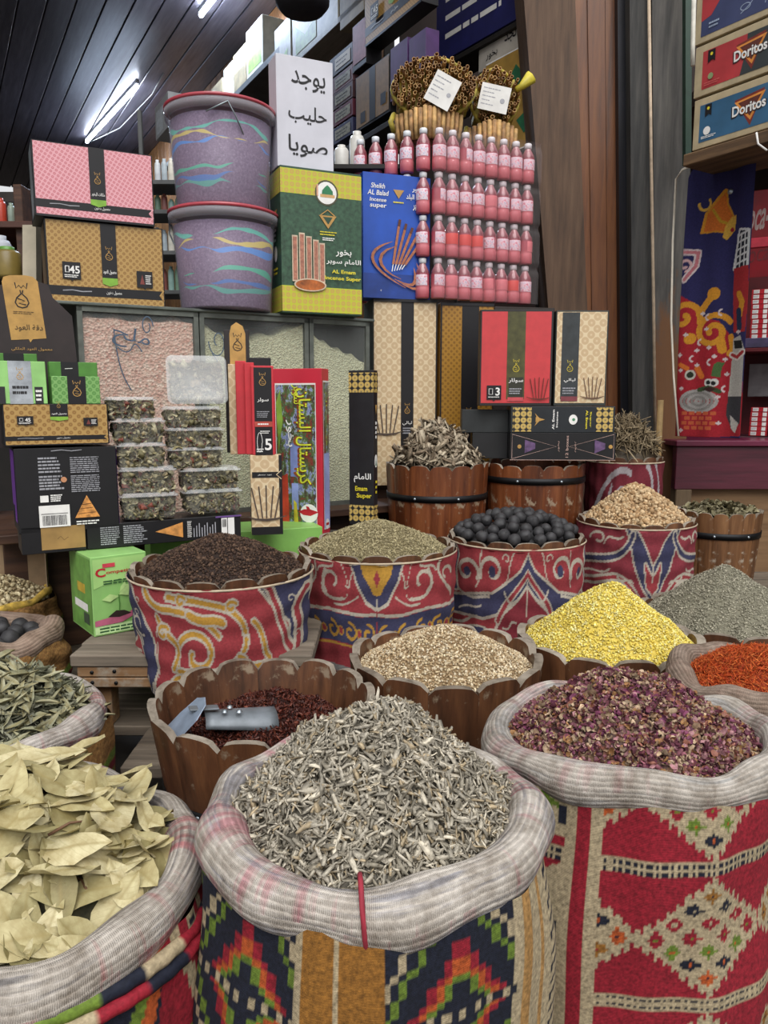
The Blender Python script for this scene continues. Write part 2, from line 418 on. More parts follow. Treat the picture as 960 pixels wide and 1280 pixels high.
def scatter(temps, P, R, S, C):
    """joins pieces into one vertex/face/colour set"""
    n = len(P); T = len(temps); which = rng.integers(0, T, n); VV = []; FF = []; CC = []; off = 0
    for t in range(T):
        i = np.where(which == t)[0]
        if not len(i): continue
        v, f = temps[t]; nv = len(v)
        X = np.einsum('nij,nvj->nvi', R[i], v[None]*S[i][:, None, :])+P[i][:, None, :]
        VV.append(X.reshape(-1, 3)); FF.append((f[None]+(off+np.arange(len(i))*nv)[:, None, None]).reshape(-1, f.shape[1]))
        CC.append(np.repeat(C[i], nv, axis=0)); off += len(i)*nv
    return np.concatenate(VV), np.concatenate(FF), np.concatenate(CC)
def pick(pal, n, var=.15, wts=None):
    pal = L3(*pal); c = pal[rng.choice(len(pal), n, p=wts)]
    return np.clip(c*(1+rng.normal(size=(n, 1))*var), 0.003, 1)

def hfun(R, peak, p=1.15, off=(0, 0), lump=.05, seed=0, round_=.12):
    r = random.Random(seed); ph = [r.random()*6 for _ in range(6)]
    def h(x, y):
        dx, dy = x-off[0], y-off[1]; a = np.arctan2(dy, dx)
        # distance to the rim along this direction from the displaced top
        b = off[0]*np.cos(a)+off[1]*np.sin(a); L = -b+np.sqrt(np.maximum(b*b-(off[0]**2+off[1]**2)+R*R, 1e-6))
        q = np.sqrt(dx*dx+dy*dy)/L; q = np.sqrt(q*q+round_**2*np.maximum(0, 1-q))
        z = peak*(1-np.minimum(q, 1.02)**p)/(1-round_**p)
        return z+lump*abs(peak)*(np.sin(x*40+ph[0])*np.sin(y*37+ph[1])+.6*np.sin(x*75+ph[2])*np.sin(y*71+ph[3]))
    return h
def heap(name, label, cat, c, z, R, peak, pieces, n, size, pal, base, mode='any', tilt=.5, p=1.15, off=(0, 0), lump=.05, mat=None, wts=None, var=.15, lift=.0, seed=0, layers=1, sizevar=.25, group=None, zscale=1, spill=0):
    h = hfun(R, peak, p, off, lump, seed)
    k = 36; nr = 16; V = [(0, 0, float(h(0., 0.)))]; F = []
    for j in range(1, nr+1):
        for i in range(k):
            a = 2*PI*i/k; q = R*j/nr; x, y = q*math.cos(a), q*math.sin(a); V.append((x, y, float(h(x, y))-size[0]*.15))
    V.append((0, 0, -.05)); b = len(V)-1
    for i in range(k):
        F.append((0, 1+i, 1+(i+1) % k)); F.append((b, 1+(nr-1)*k+(i+1) % k, 1+(nr-1)*k+i))
        for j in range(nr-1):
            a0, a1, b0, b1 = 1+j*k+i, 1+j*k+(i+1) % k, 1+(j+1)*k+i, 1+(j+1)*k+(i+1) % k; F += [(a0, b0, b1), (a0, b1, a1)]
    V = np.array(V); F = np.array(F)
    rr = (R-size[0]*.2)*np.sqrt(rng.random(n)); aa = rng.random(n)*2*PI; x = rr*np.cos(aa); y = rr*np.sin(aa)
    e = 1e-3; nz = np.stack([-(h(x+e, y)-h(x-e, y))/(2*e), -(h(x, y+e)-h(x, y-e))/(2*e), np.ones(n)], 1); nz /= np.linalg.norm(nz, axis=1)[:, None]
    P = np.stack([x, y, h(x, y)], 1)+nz*(lift+rng.random((n, 1))*size[0]*.35*layers)
    Rm = rotm(n, mode, nz, tilt=tilt); S = np.array(size)[None]*(1+rng.normal(size=(n, 1))*sizevar).clip(.45, 1.9)*(1+rng.normal(size=(n, 3))*.12)
    v2, f2, c2 = scatter(pieces, P, Rm, S, pick(pal, n, var, wts))
    Vv = np.concatenate([V, v2]); Ff = np.concatenate([F, f2+len(V)]); Cc = np.concatenate([np.repeat(L3(base), len(V), axis=0), c2])
    o = link(name, npmesh(name, Vv, Ff, Cc), None, mat or MAT_GRAIN); o.location = (c[0], c[1], z)
    return tag(o, label, cat, group, 'stuff')
MAT_GRAIN = attrmat('dry_goods', .75, mott=.2)
MAT_LEAF = attrmat('dry_leaf', .6, mott=.25)
MAT_COIL = attrmat('printed_cloth', .85, weave=60, mott=.14)
MAT_KILIM = attrmat('woven_wool', .9, weave=90, mott=.3)

# ---------------------------------------------------------------- wooden tubs
W_TUB = wood('varnished_stave', '3c2414', '68422a', '8a5c3a', 'z', .5, wear='857460', wear_amt=-.3, coat=.25)
W_TUBG = wood('weathered_stave', '4a3a2a', '74604a', '95816a', 'z', .7, wear='8d857a', wear_amt=1.2)
W_TUBR = wood('red_brown_stave', '4a2211', '7d4424', 'a06038', 'z', .4, wear='94806a', wear_amt=-.5, coat=.3)
W_EDGE = wood('grey_sawn_edge', '5a5044', '968c7e', 'b0a698', 'z', .85)
IRON = M('1c1c1e', .5, .3, 12, .3, .6, name='iron')
ZINC = M('9aa2a8', .4, .15, 20, .2, .9, name='zinc')
def stave_mesh(R, zb, zt, n, tap, th=.014, sc=.018, gap=.996, k=7):
    """one barrel stave with a scalloped top, and its sawn top edge in a second material"""
    V = []; F = []; mi = []; half = PI/n*gap
    def rad(z): return R-(zt-z)*tap
    zs = [zb, (zb+zt)/2, None]
    for lvl in range(3):
        for i in range(k+1):
            s = i/k*2-1; a = s*half; z = zs[lvl] if lvl < 2 else zt-sc+sc*math.sqrt(max(0, 1-abs(s)**2.6))
            for q in (0, 1):
                r = rad(z)-q*th-(.0025*abs(s)**6 if q == 0 else 0); V.append((r*math.sin(a), -r*math.cos(a), z))
    g = lambda l, i, q: (l*(k+1)+i)*2+q
    for l in range(2):
        for i in range(k):
            F += [(g(l, i, 0), g(l, i+1, 0), g(l+1, i+1, 0), g(l+1, i, 0)), (g(l, i+1, 1), g(l, i, 1), g(l+1, i, 1), g(l+1, i+1, 1))]; mi += [0, 0]
        F += [(g(l, 0, 1), g(l, 0, 0), g(l+1, 0, 0), g(l+1, 0, 1)), (g(l, k, 0), g(l, k, 1), g(l+1, k, 1), g(l+1, k, 0))]; mi += [0, 0]
    for i in range(k):
        F += [(g(2, i, 0), g(2, i+1, 0), g(2, i+1, 1), g(2, i, 1)), (g(0, i, 1), g(0, i+1, 1), g(0, i+1, 0), g(0, i, 0))]; mi += [1, 0]
    me = bpy.data.meshes.new('stave'); me.from_pydata(V, [], F); me.polygons.foreach_set('material_index', mi); me.update(); return me
def tub(name, label, c, zr, zb, R, n=15, tap=.12, mat=None, hoops=(), cover=None, hang=None, group=None, a0=None, th=.014, sc=.02, cat='tub', tilt=0):
    mat = mat or W_TUB; r = thing(name, label, cat, (c[0], c[1], zb), 0, group, rot=(tilt*D2R, 0, 0))
    H = zr-zb; me = stave_mesh(R, 0, H, n, tap, th, sc); me.materials.append(mat); me.materials.append(W_EDGE)
    for i in range(n):
        s = link('stave', me, r); s.rotation_euler = (0, 0, 2*PI*i/n+(a0 or 0)); s.scale = (1, 1, 1+random.uniform(-.025, .025)*.2/H)
    rb = R-H*tap; m = MB(); m.lathe([(0, .006), (rb-.008, .006), (rb-.008, .016), (0, .016)], 28, smooth=False); m.build('base_board', mat, r)
    for hz in hoops:
        rr = R-(H-(hz-zb))*tap; m = MB(); z = hz-zb
        m.lathe([(rr+.0005-.013*tap, z-.013), (rr+.004-.013*tap, z-.013), (rr+.004+.013*tap, z+.013), (rr+.0005+.013*tap, z+.013)], 48); hb = m.build('hoop', IRON, r)
        for a in (-.5, .35):
            q = MB(); q.lathe([(0, .004), (.004, .003), (.006, 0)], 8); rv = q.build('rivet', ZINC, hb)
            rv.location = ((rr+.004)*math.sin(a), -(rr+.004)*math.cos(a), z); rv.rotation_euler = (PI/2, 0, a)
    if cover is not None:
        fn, nx, nz = cover; zt = zr-.02; zl = hang if hang is not None else zb+.005; A = np.linspace(-PI, PI, nx+1); Z = np.linspace(0, 1, nz+1)
        AA, ZZ = np.meshgrid(A, Z); ph = random.random()*6
        zz = zl+(zt-zl)*ZZ-zb+.006*np.sin(AA*5+ph)*(1-ZZ)+.004*np.sin(AA*n+ph)*(ZZ > .98)
        rad = R+.004-(zt-zl)*(1-ZZ)*tap*.55+.003*np.sin(AA*9+ph+ZZ*3)*(1-ZZ*.7)+.0022*np.sin(ZZ*26+np.sin(AA*3+ph)*2)+.0015*np.sin(AA*23)
        V = np.stack([rad*np.sin(AA), -rad*np.cos(AA), zz], 2).reshape(-1, 3)
        i = np.arange(nz)[:, None]*(nx+1)+np.arange(nx)[None]; i = i.ravel(); F = np.stack([i, i+1, i+nx+2, i+nx+1], 1)
        xs = (AA/PI*.5+.5).ravel()       # 0..1 once round, front in the middle
        C = fn(AA.ravel(), ZZ.ravel())
        uv = np.stack([AA.ravel()*R*4, zz.ravel()*4], 1)
        link('cloth_cover', npmesh('cloth_cover', V, F, C, uv, True), r, MAT_COIL)
        m = MB(); m.lathe([(R+.005, zt-zb-.003), (R+.008, zt-zb), (R+.005, zt-zb+.003)], 48); m.build('cord', M('b8a890', .8, name='cord'), r)
    return r

# painted applique patterns: strokes measured in a plane (x: -1..1 over the front half, z: 0..1)
def bez(p0, p1, p2, p3, n=14):
    t = np.linspace(0, 1, n)[:, None]; p0, p1, p2, p3 = map(np.array, (p0, p1, p2, p3))
    return (1-t)**3*p0+3*(1-t)**2*t*p1+3*(1-t)*t*t*p2+t**3*p3
def spiral(cx, cy, r0, r1, a0, a1, n=26, ay=1):
    t = np.linspace(0, 1, n); a = (a0+(a1-a0)*t)*D2R; r = r0+(r1-r0)*t
    return np.stack([cx+r*np.cos(a), cy+ay*r*np.sin(a)], 1)
def sdist(X, Y, pts, ax):
    """distance from (X,Y) to a polyline, x counted ax times as long"""
    d = np.full(X.shape, 9.0); P = np.array(pts, float)*np.array([ax, 1.0]); X = X*ax
    for (x0, y0), (x1, y1) in zip(P[:-1], P[1:]):
        dx, dy = x1-x0, y1-y0; L = dx*dx+dy*dy+1e-12; t = np.clip(((X-x0)*dx+(Y-y0)*dy)/L, 0, 1)
        d = np.minimum(d, (X-x0-t*dx)**2+(Y-y0-t*dy)**2)
    return np.sqrt(d)
def inpoly(X, Y, P):
    c = np.zeros(X.shape, bool); n = len(P)
    for i in range(n):
        (x0, y0), (x1, y1) = P[i], P[(i+1) % n]
        if y0 == y1: continue
        c ^= ((y0 > Y) != (y1 > Y)) & (X < (x1-x0)*(Y-y0)/(y1-y0)+x0)
    return c
RED, NAVY, CRM, OCH, DRED = '9e3c42', '40405e', 'c2b8a8', 'c0923c', '86303a'
class Paint:
    def __init__(s, ax=1.5, base=RED, mirror=False): s.ops = []; s.ax = ax; s.base = base; s.mirror = mirror
    def st(s, pts, w, col, edge=CRM, ew=.03): s.ops.append(('s', pts, w, col, edge, ew)); return s
    def pl(s, pts, col, edge=None, ew=.03): s.ops.append(('p', pts, 0, col, edge, ew)); return s
    def dot(s, x, y, r, col, edge=None, ew=.03): return s.st([(x, y), (x+.001, y)], r*2, col, edge, ew)
    def __call__(s, A, Z):
        X = np.sin(A)               # front half, repeated at the back
        if s.mirror: X = abs(X)
        # cloth wobble so that no line is ruler-straight
        X = X+.012*np.sin(Z*9); Zv = Z+.01*np.sin(X*8)
        return s.raster(X, Zv)
    def raster(s, X, Zv):
        C = np.repeat(L3(s.base), len(X), axis=0)
        for k, pts, w, col, edge, ew in s.ops:
            if k == 's':
                d = sdist(X, Zv, pts, s.ax)
                if edge: C[d < w/2+ew] = lin(edge)
                C[d < w/2] = lin(col)
            else:
                if edge: C[sdist(X, Zv, list(pts)+[pts[0]], s.ax) < ew] = lin(edge)
                C[inpoly(X, Zv, pts)] = lin(col)
        return C

# ---------------------------------------------------------------- woven sacks
def rim_mat(name, base, streak, streak2, amt=.5):
    g = N(name); v = g.mapping((1, 1, 1), src='UV')
    mp = g.n('Mapping'); mp.inputs['Scale'].default_value = (26, 1.4, 1); g.l(v, mp.inputs[0])
    a = g.noise(mp.outputs[0], 1, 4, .7); b = g.noise(g.mapping((1, 1, 1), src='UV'), 3.2, 3, .6); mp2 = g.n('Mapping'); mp2.inputs['Scale'].default_value = (3, 30, 1); mp2.inputs['Location'].default_value = (7, 3, 0); g.l(v, mp2.inputs[0])
    d = g.noise(mp2.outputs[0], 1, 4, .75)
    c = g.mix(g.math('MULTIPLY', g.ramp(g.math('MULTIPLY', a, b), [(.26, (0, 0, 0)), (.34, (255, 255, 255))]), amt), base, streak)
    c = g.mix(g.math('MULTIPLY', g.ramp(d, [(.50, (0, 0, 0)), (.60, (255, 255, 255))]), amt*.9), c, streak2)
    m = g.noise(g.mapping((1, 1, 1)), 25, 6, .7); c = g.mix(1, c, g.ramp(m, [(.32, (178, 172, 166)), (.62, (255, 255, 255))]), 'MULTIPLY')
    g.base(c); g.set(Roughness=.92, Specular_IOR_Level=.2)
    w1 = g.n('TexWave', wave_type='BANDS', bands_direction='X'); w1.inputs['Scale'].default_value = 120; w2 = g.n('TexWave', wave_type='BANDS', bands_direction='Y'); w2.inputs['Scale'].default_value = 30
    w1.inputs['Distortion'].default_value = 1.5; w2.inputs['Distortion'].default_value = 2; g.l(v, w1.inputs[0]); g.l(v, w2.inputs[0])
    g.bump(g.math('ADD', g.math('MULTIPLY', w1.outputs['Fac'], w2.outputs['Fac']), g.math('MULTIPLY', m, 2.2)), .6, .006)
    return g.m
def sack(name, label, c, zr, R, rt, kfn, rimmat, nx=420, nz=90, zvis=None, seed=0, cat='sack', zb=0.0, rimcols=None, amp=.5, belly=.03, wx=1, wy=1):
    """standing sack: body with woven pattern, rolled rim, inner cloth"""
    r_ = random.Random(seed); ph = [r_.random()*6 for _ in range(8)]; root = thing(name, label, cat, (c[0], c[1], zb))
    H = zr-zb
    def wob(a): return 1+.018*amp*2*np.sin(2*a+ph[0])+.012*amp*2*np.sin(3*a+ph[1])+.006*amp*2*np.sin(7*a+ph[2])
    A = np.concatenate([np.linspace(-PI, -PI/2, nx//10)[:-1], np.linspace(-PI/2, PI/2, nx)[:-1], np.linspace(PI/2, PI, nx//10)])
    Z = np.concatenate([[0], np.linspace((zvis or zb)-zb, H-.01, nz)]) if zvis else np.linspace(0, H-.01, nz+1)
    AA, ZZ = np.meshgrid(A, Z); s = ZZ/H
    rad = (R-rt*.3)*wob(AA)*(1-.10*(1-s)**3)+belly*np.sin(PI*np.clip(s, 0, 1))*.8+.006*np.sin(AA*6+ph[3]+s*5)*(1-.3*s)+.005*np.sin(s*17+np.sin(AA*2+ph[4])*2)+.003*np.sin(AA*17+ph[5])
    V = np.stack([wx*rad*np.sin(AA), -wy*rad*np.cos(AA), ZZ], 2).reshape(-1, 3); n1 = len(A)
    i = (np.arange(len(Z)-1)[:, None]*n1+np.arange(n1-1)[None]).ravel(); F = np.stack([i, i+1, i+n1+1, i+n1], 1)
    C = kfn(AA.ravel()*R, H-ZZ.ravel())
    link('sack_body', npmesh('sack_body', V, F, C, np.stack([AA.ravel()*R*3, ZZ.ravel()*3], 1), True), root, MAT_KILIM)
    nu, nv = 160, 22; U = np.linspace(-PI, PI, nu+1); T = np.linspace(0, 2*PI, nv+1); UU, TT = np.meshgrid(U, T)
    fold = .5+.5*np.sin(UU*11+ph[6]+np.sin(UU*4)*2)
    tr = rt*(1+.10*np.sin(5*UU+ph[5])+.08*np.sin(9*UU+ph[6])+.035*np.sin(TT*3+UU*6)+.05*fold*np.sin(TT*2+UU*3))
    rr = R*wob(UU)-rt+tr*np.cos(TT)*.95; zz = H+tr*np.sin(TT)*1.12+.008*amp*2*np.sin(3*UU+ph[7])+.004*np.sin(8*UU+ph[4])
    V = np.stack([wx*rr*np.sin(UU), -wy*rr*np.cos(UU), zz], 2).reshape(-1, 3)
    i = (np.arange(nv)[:, None]*(nu+1)+np.arange(nu)[None]).ravel(); F = np.stack([i, i+1, i+nu+2, i+nu+1], 1)
    uv = np.stack([UU.ravel()*R*1.0, TT.ravel()/(2*PI)*.25], 1)
    cc = None
    if rimcols is not None: cc = rimcols(UU.ravel(), TT.ravel())
    link('rolled_rim', npmesh('rolled_rim', V, F, cc, uv, True), root, rimmat)
    return root
def crossm(du, dv, s):
    """stepped cross of knitted stitches"""
    i, j = abs(np.round(du/s)), abs(np.round(dv/s))
    return ((i+j <= 2) & (np.maximum(i, j) <= 2)) | ((i <= 1) & (j <= 1)), (i+j <= 0)
KR, KC, KN, KO, KG, KB, KY = '9a2030', 'b9a888', '1d2130', 'bf5a2a', '6c8430', '9c6a2c', 'c98a3a'
def q(v, s): return np.round(v/s)*s
# ================================================================ FLOOR, DECK, CRATE
W_DECK = wood('grey_weathered_board', '4b453d', '75695b', '978b7b', 'x', .85, bump=.7)
W_CRATE = wood('old_pine_board', '6a4a2e', '93704c', 'b08c66', 'x', .75, bump=.6, wear='8c8172', wear_amt=.5)
W_DARK = wood('dark_brown_board', '2b1a12', '4a2f20', '654530', 'x', .6)
def struct_box(name, x0, y0, z0, x1, y1, z1, mat, bev=0):
    o = MB().box(x0, y0, z0, x1, y1, z1, bev).build(name, mat); return tag(o, kind='structure')
struct_box('floor', -7.2, -3, -.05, 5, 12.7, 0, M('5a544c', .85, .25, 6, .5, name='stone_floor'))
deck = thing('display_deck', 'low grey weathered plank deck that carries all the wooden tubs', 'deck', (0, 0, 0))
DZ = .62; y = 1.39; k = 0
me = None
while y < 3.9:
    x0 = -1.75 if y > 1.93 else -.64 if y > 1.7 else -.5; x1 = .12 if y < 1.55 else .14 if y < 1.72 else .60 if y < 1.90 else 2.3
    if y < 1.55: x1 = .1
    m = MB().box(x0, y, DZ-.03, x1, y+.115, DZ-random.random()*.002, .003); p = m.build('plank', W_DECK, deck); y += .12; k += 1
for (x, yy) in ((-1.6, 2.1), (-.4, 1.6), (.08, 1.5), (.9, 2.0), (2.1, 2.2), (-1.6, 3.8), (0, 3.8), (2.1, 3.8), (1, 3.2), (-.6, 3)):
    MB().box(x-.035, yy-.035, 0, x+.035, yy+.035, DZ-.03, .003).build('post', W_CRATE, deck)
# crate shelf at the left, in front of which the cloth hangs
cr = thing('wooden_step', 'thick worn wooden step of pine boards under the green box', 'step', (0, 0, 0))
for a, b in ((1.95, 2.045), (2.05, 2.165), (2.17, 2.30), (2.305, 2.43)): MB().box(-.83-random.random()*.01, a, .80, -.19, b, .834, .004).build('plank', W_DECK, cr)
for z0, z1 in ((.742, .769), (.771, .799)): MB().box(-.815, 1.955, z0, -.2, 1.985, z1, .003).build('front_board', W_CRATE, cr)
MB().box(-.815, 1.985, .742, -.79, 2.42, .799, .003).build('end_board', W_CRATE, cr)
for x in (-.77, -.24):
    for yy in (2.02, 2.36): MB().box(x-.03, yy-.03, DZ, x+.03, yy+.03, .80, .003).build('post', W_CRATE, cr)
for x, z in ((-.775, .785), (-.715, .788), (-.775, .757), (-.712, .756)): m = MB(); m.tube([(x, 1.956, z), (x, 1.952, z)], .005, 8); m.build('nail_head', IRON, cr)

# ================================================================ FRONT SACKS
def kf_gray(x, d):          # x metres round from the front, d metres below the rim
    s = .0052; X = q(x-.02, s); D = q(d, s*.9); n = len(X); C = np.repeat(L3(KN), n, axis=0)
    cyc = L3(KN, KN, KG, KO, KR, KN, KN, KN, KG, KN, KC, KN)
    for cx, hw in ((-.20, .145), (.10, .145), (.40, .16), (-.50, .16)):
        u = X-cx; m = abs(u) < hw; kk = np.floor((np.floor(abs(u)/.0125)*.0125*1.15+np.floor(abs(D-.135)/.011)*.011*.8)/.0145).astype(int) % 12
        C[m] = cyc[kk[m]]
        cen = m & (abs(u)*1.1+abs(D-.29)*.8 < .055); C[cen] = lin(KC); cen = m & (abs(u)*1.1+abs(D-.29)*.8 < .03); C[cen] = lin(KR)
    b = (X > -.115) & (X < -.005); C[b] = lin(KB)
    for c in (-.112, -.062, -.030, -.008): C[b & (abs(X-c) < .0045)] = lin(KC)
    C[b & (X > -.033)] = lin(KB)
    b = (X > .19) & (X < .27); C[b] = lin('b58a52')
    for c in (.192, .228, .245, .268): C[(abs(X-c) < .008)] = lin(KC)
    b = (X > .27) & (X < .34); C[b] = lin(KC); C[b & ((np.round(X/s).astype(int)+np.round(D/s).astype(int)*2) % 9 < 3) & (abs(X-.305) < .02)] = lin(KN)
    C[(X > .315) & (X < .33)] = lin(KR)
    ln = (abs(D-.135) < .006) & (X < .19); ch = (np.floor(X/.012).astype(int) % 2 == 0); C[ln & ch] = lin(KC); C[ln & ~ch] = lin(KN)
    return C*(1+rng.normal(size=(n, 1))*.07).clip(.7, 1.3)
def kf_rose(x, d):
    s = .0048; X = q(x+.04, s); D = q(d, s*.9); n = len(X); C = np.repeat(L3(KR), n, axis=0); per = .235; q2 = .24
    Dr = D-.010
    row = np.floor((Dr+q2/2+.012)/q2); v = Dr+.012-row*q2; u = (X-.105+per/2) % per-per/2; cell = np.floor((X-.105+per/2)/per)
    tooth = .010*((np.floor(X/.0075).astype(int) % 2) == 0)
    dia = abs(u)/(per/2)*1.0+(abs(v)-tooth)/(q2*.41); ins = dia < 1.02
    C[ins] = lin(KC)
    a = u/(per/2)+v/(q2*.41); b = u/(per/2)-v/(q2*.41); ka, kb = np.floor((a+1)*2), np.floor((b+1)*2)
    ca, cb = (ka+.5)/2-1, (kb+.5)/2-1; du = u-(ca+cb)/2*(per/2); dv = v-(ca-cb)/2*(q2*.41)
    m, hole = crossm(du, dv*1.12, s*1.3); core = ins & (abs(ca) < 1) & (abs(cb) < 1)
    pal = L3(KR, KN, KB, KR, KO, KN, KG, KB); ix = ((ka*3+kb*5+cell*7+row*11) % 8).astype(int)
    C[core & m] = pal[ix[core & m]]; pal2 = L3(KC, KO, KN, KG, KN, KC, KO, KR); C[core & hole] = pal2[ix[core & hole]]
    vb = D-.010-q2/2+.012; vb = (vb+q2/2) % q2-q2/2; bnd = abs(vb) < .011; C[bnd] = lin(KC)
    dotm = bnd & (abs(abs(vb)-.0048) < .0028) & ((X % .0115) < .006); C[dotm] = lin(KN)
    # vertical bands left of the field
    L = X < -.075; C[L & (X > -.135)] = lin(KC); C[(X > -.119) & (X < -.093)] = lin(KR)
    pan = (X <= -.135); C[pan] = lin(KC); vv = (D % .2)-.1; xx = X+.19
    C[pan & (abs(xx) < .055) & (abs(vv) < .06-abs(xx)*.6) & (D > .09)] = lin(KR)
    g = pan & (abs(xx-.018*np.sin(D*45)) < .007) & (D < .085); C[g] = lin(KG); g = pan & (abs(xx-.02) < .03) & (abs(D-.02-abs(xx)*.4) < .006); C[g] = lin(KG)
    C[pan & bnd] = lin(KC); C[pan & dotm] = lin(KN)
    C[pan & (abs(xx-.045) < .008) & (abs(vv+.05) < .018)] = lin(KN)
    return C*(1+rng.normal(size=(n, 1))*.06).clip(.75, 1.25)
def kf_bay(x, d):
    s = .0055; X = q(x, s); D = q(d, s); n = len(X); C = np.repeat(L3(KR), n, axis=0)
    for c in (-.45, -.2, .05, .22): 
        k2 = np.floor(abs((X-c)+(D-.1)*.5)/.02).astype(int); m = abs(X-c+(D-.1)*.3) < .07; C[m] = L3(KN, KG, KO, KN, KC)[k2[m] % 5]
    for c in (.12, .165, .33, .41): C[abs(X-c-(D*.25)) < .009] = lin(KC)
    lad = (abs(X-.37-D*.25) < .014); C[lad] = lin(KC); C[lad & (np.floor(D/.009).astype(int) % 2 == 0) & (abs(X-.37-D*.25) < .009)] = lin(KN)
    C[(D > .16) & (D < .18)] = lin(KG)
    return C*(1+rng.normal(size=(n, 1))*.07).clip(.7, 1.3)
def kf_gold(x, d):
    X = q(x, .007); D = q(d, .007); n = len(X); C = np.repeat(L3('7a2028'), n, axis=0)
    C[D < .10] = lin('a67c48'); C[(D < .10) & (np.floor((X*1.3+D*2)/.016).astype(int) % 2 == 0)] = lin('8a6236')
    m, h = crossm((X % .1)-.05, ((D % .1)-.05), .008); C[m & (D > .1)] = lin(KG); C[h & (D > .1)] = lin(KC)
    C[(abs(D-.105) < .008)] = lin(KG)
    return C*(1+rng.normal(size=(n, 1))*.1).clip(.6, 1.3)

RIM1 = rim_mat('rim_cloth_pink_streaks', 'c4bcb2', 'b47880', '80808a', .8)
RIM2 = rim_mat('rim_cloth_pale_grey', 'c2bab0', 'b88a8c', '8c9298', .5)
RIM3 = rim_mat('rim_cloth_red_stained', 'c2bab2', 'b0525c', '50505a', .6)
RIM4 = rim_mat('rim_cloth_brown', 'a08a7a', '8a6a62', '6f6258', .4)
s1 = sack('kilim_sack', 'front sack of black, orange and green kilim with rolled grey rim, full of grey leaves', (-.016, 1.107), .866, .275, .036, kf_gray, RIM1, zvis=.45, seed=3, wy=.95)
m = MB(); pts = []
for t in range(9):
    a = -.06+.012*math.sin(t); ang = (-30+t*24)*D2R; rr = .275-.036+.040*math.cos(ang); pts.append((rr*math.sin(a), -rr*math.cos(a), .815+.043*math.sin(-ang+PI/2*0)*-1))
pts = [(.239*math.sin(-.06+.006*t)+.0*t, -(.226+.041*math.cos((100-t*22)*D2R))*math.cos(.06), .866+.046*math.sin((100-t*22)*D2R)) for t in range(9)]
m.tube(pts, .0035, 6); m.build('red_hem', M('8e2434', .8, name='cord'), s1)
s2 = sack('kilim_sack', 'red kilim sack with cream diamond bands at right, full of dried rose petals', (.468, 1.373), .865, .288, .031, kf_rose, RIM2, nx=420, nz=110, zvis=.40, seed=11, wy=.78)
def baycols(u, t): return None
RIMB = rim_mat('rim_cloth_bay', 'bcb4aa', 'b0525c', '585860', .7)
s3 = sack('kilim_sack', 'red striped kilim sack at front left, full of bay leaves', (-.55, 1.075), .788, .285, .034, kf_bay, RIMB, zvis=.35, seed=21, amp=.8)
# coloured selvedge cord of the bay sack, below its rolled rim
N_ = 260; pal = (KR, KR, KO, KR, KC, KG, KN, KC, KR, KN); 
for lay, (dr, dz, r0) in enumerate(((.012, -.034, .011), (.020, -.052, .010))):
    VV = []; CC = []; FF = []
    for i in range(N_+1):
        a = -PI+2*PI*i/N_; R0 = .27*(1+.012*math.sin(2*a))+dr
        col = lin(pal[int((a+PI)/(2*PI)*26+lay*2) % len(pal)])
        for k in range(8):
            b = 2*PI*k/8; rr = R0+r0*math.cos(b)*(1+.12*math.sin(i*1.3+k)); VV.append((rr*math.sin(a), -rr*math.cos(a), .788+dz+r0*math.sin(b)+.006*math.sin(a*3))); CC.append(col)
    for i in range(N_):
        for k in range(8): FF.append((i*8+k, (i+1)*8+k, (i+1)*8+(k+1) % 8, i*8+(k+1) % 8))
    link('selvedge_cord', npmesh('selvedge_cord', VV, FF, CC, None, True), s3, MAT_GRAIN)
s4 = sack('woven_sack', 'sack with pale rolled rim and gold braid, full of long thin sage leaves', (-.893, 1.662), .773, .255, .03, kf_gold, RIM3, nx=200, nz=60, seed=31, zb=0, zvis=.3)
s5 = sack('woven_sack', 'small sack with thick brown rolled rim holding black limes, at left edge', (-1.141, 2.124), .82, .205, .034, kf_gold, RIM4, nx=160, nz=50, seed=41, zb=DZ)
s6 = sack('woven_sack', 'small red sack with yellow fringe holding pale beans, at left edge', (-1.338, 2.532), .843, .20, .012, kf_gold, M('a88a3a', .9, .3, 60, .6, name='fringe'), nx=160, nz=50, seed=51, zb=DZ)
s7 = sack('burlap_sack', 'plain brown burlap sack at right edge, full of orange shreds', (.866, 1.69), .862, .212, .03, lambda x, d: np.repeat(L3('8f7d6b'), len(x), axis=0)*(1+rng.normal(size=(len(x), 1))*.06), rim_mat('rim_burlap', '9c8a7c', '8c7064', '7a6e64', .3), nx=160, nz=60, seed=61, zb=0, belly=.01)
s8 = sack('woven_sack', 'sack with pale pink rim behind the beans, far left', (-1.75, 2.95), .92, .2, .03, kf_gold, RIM1, nx=120, nz=30, seed=71, zb=DZ)

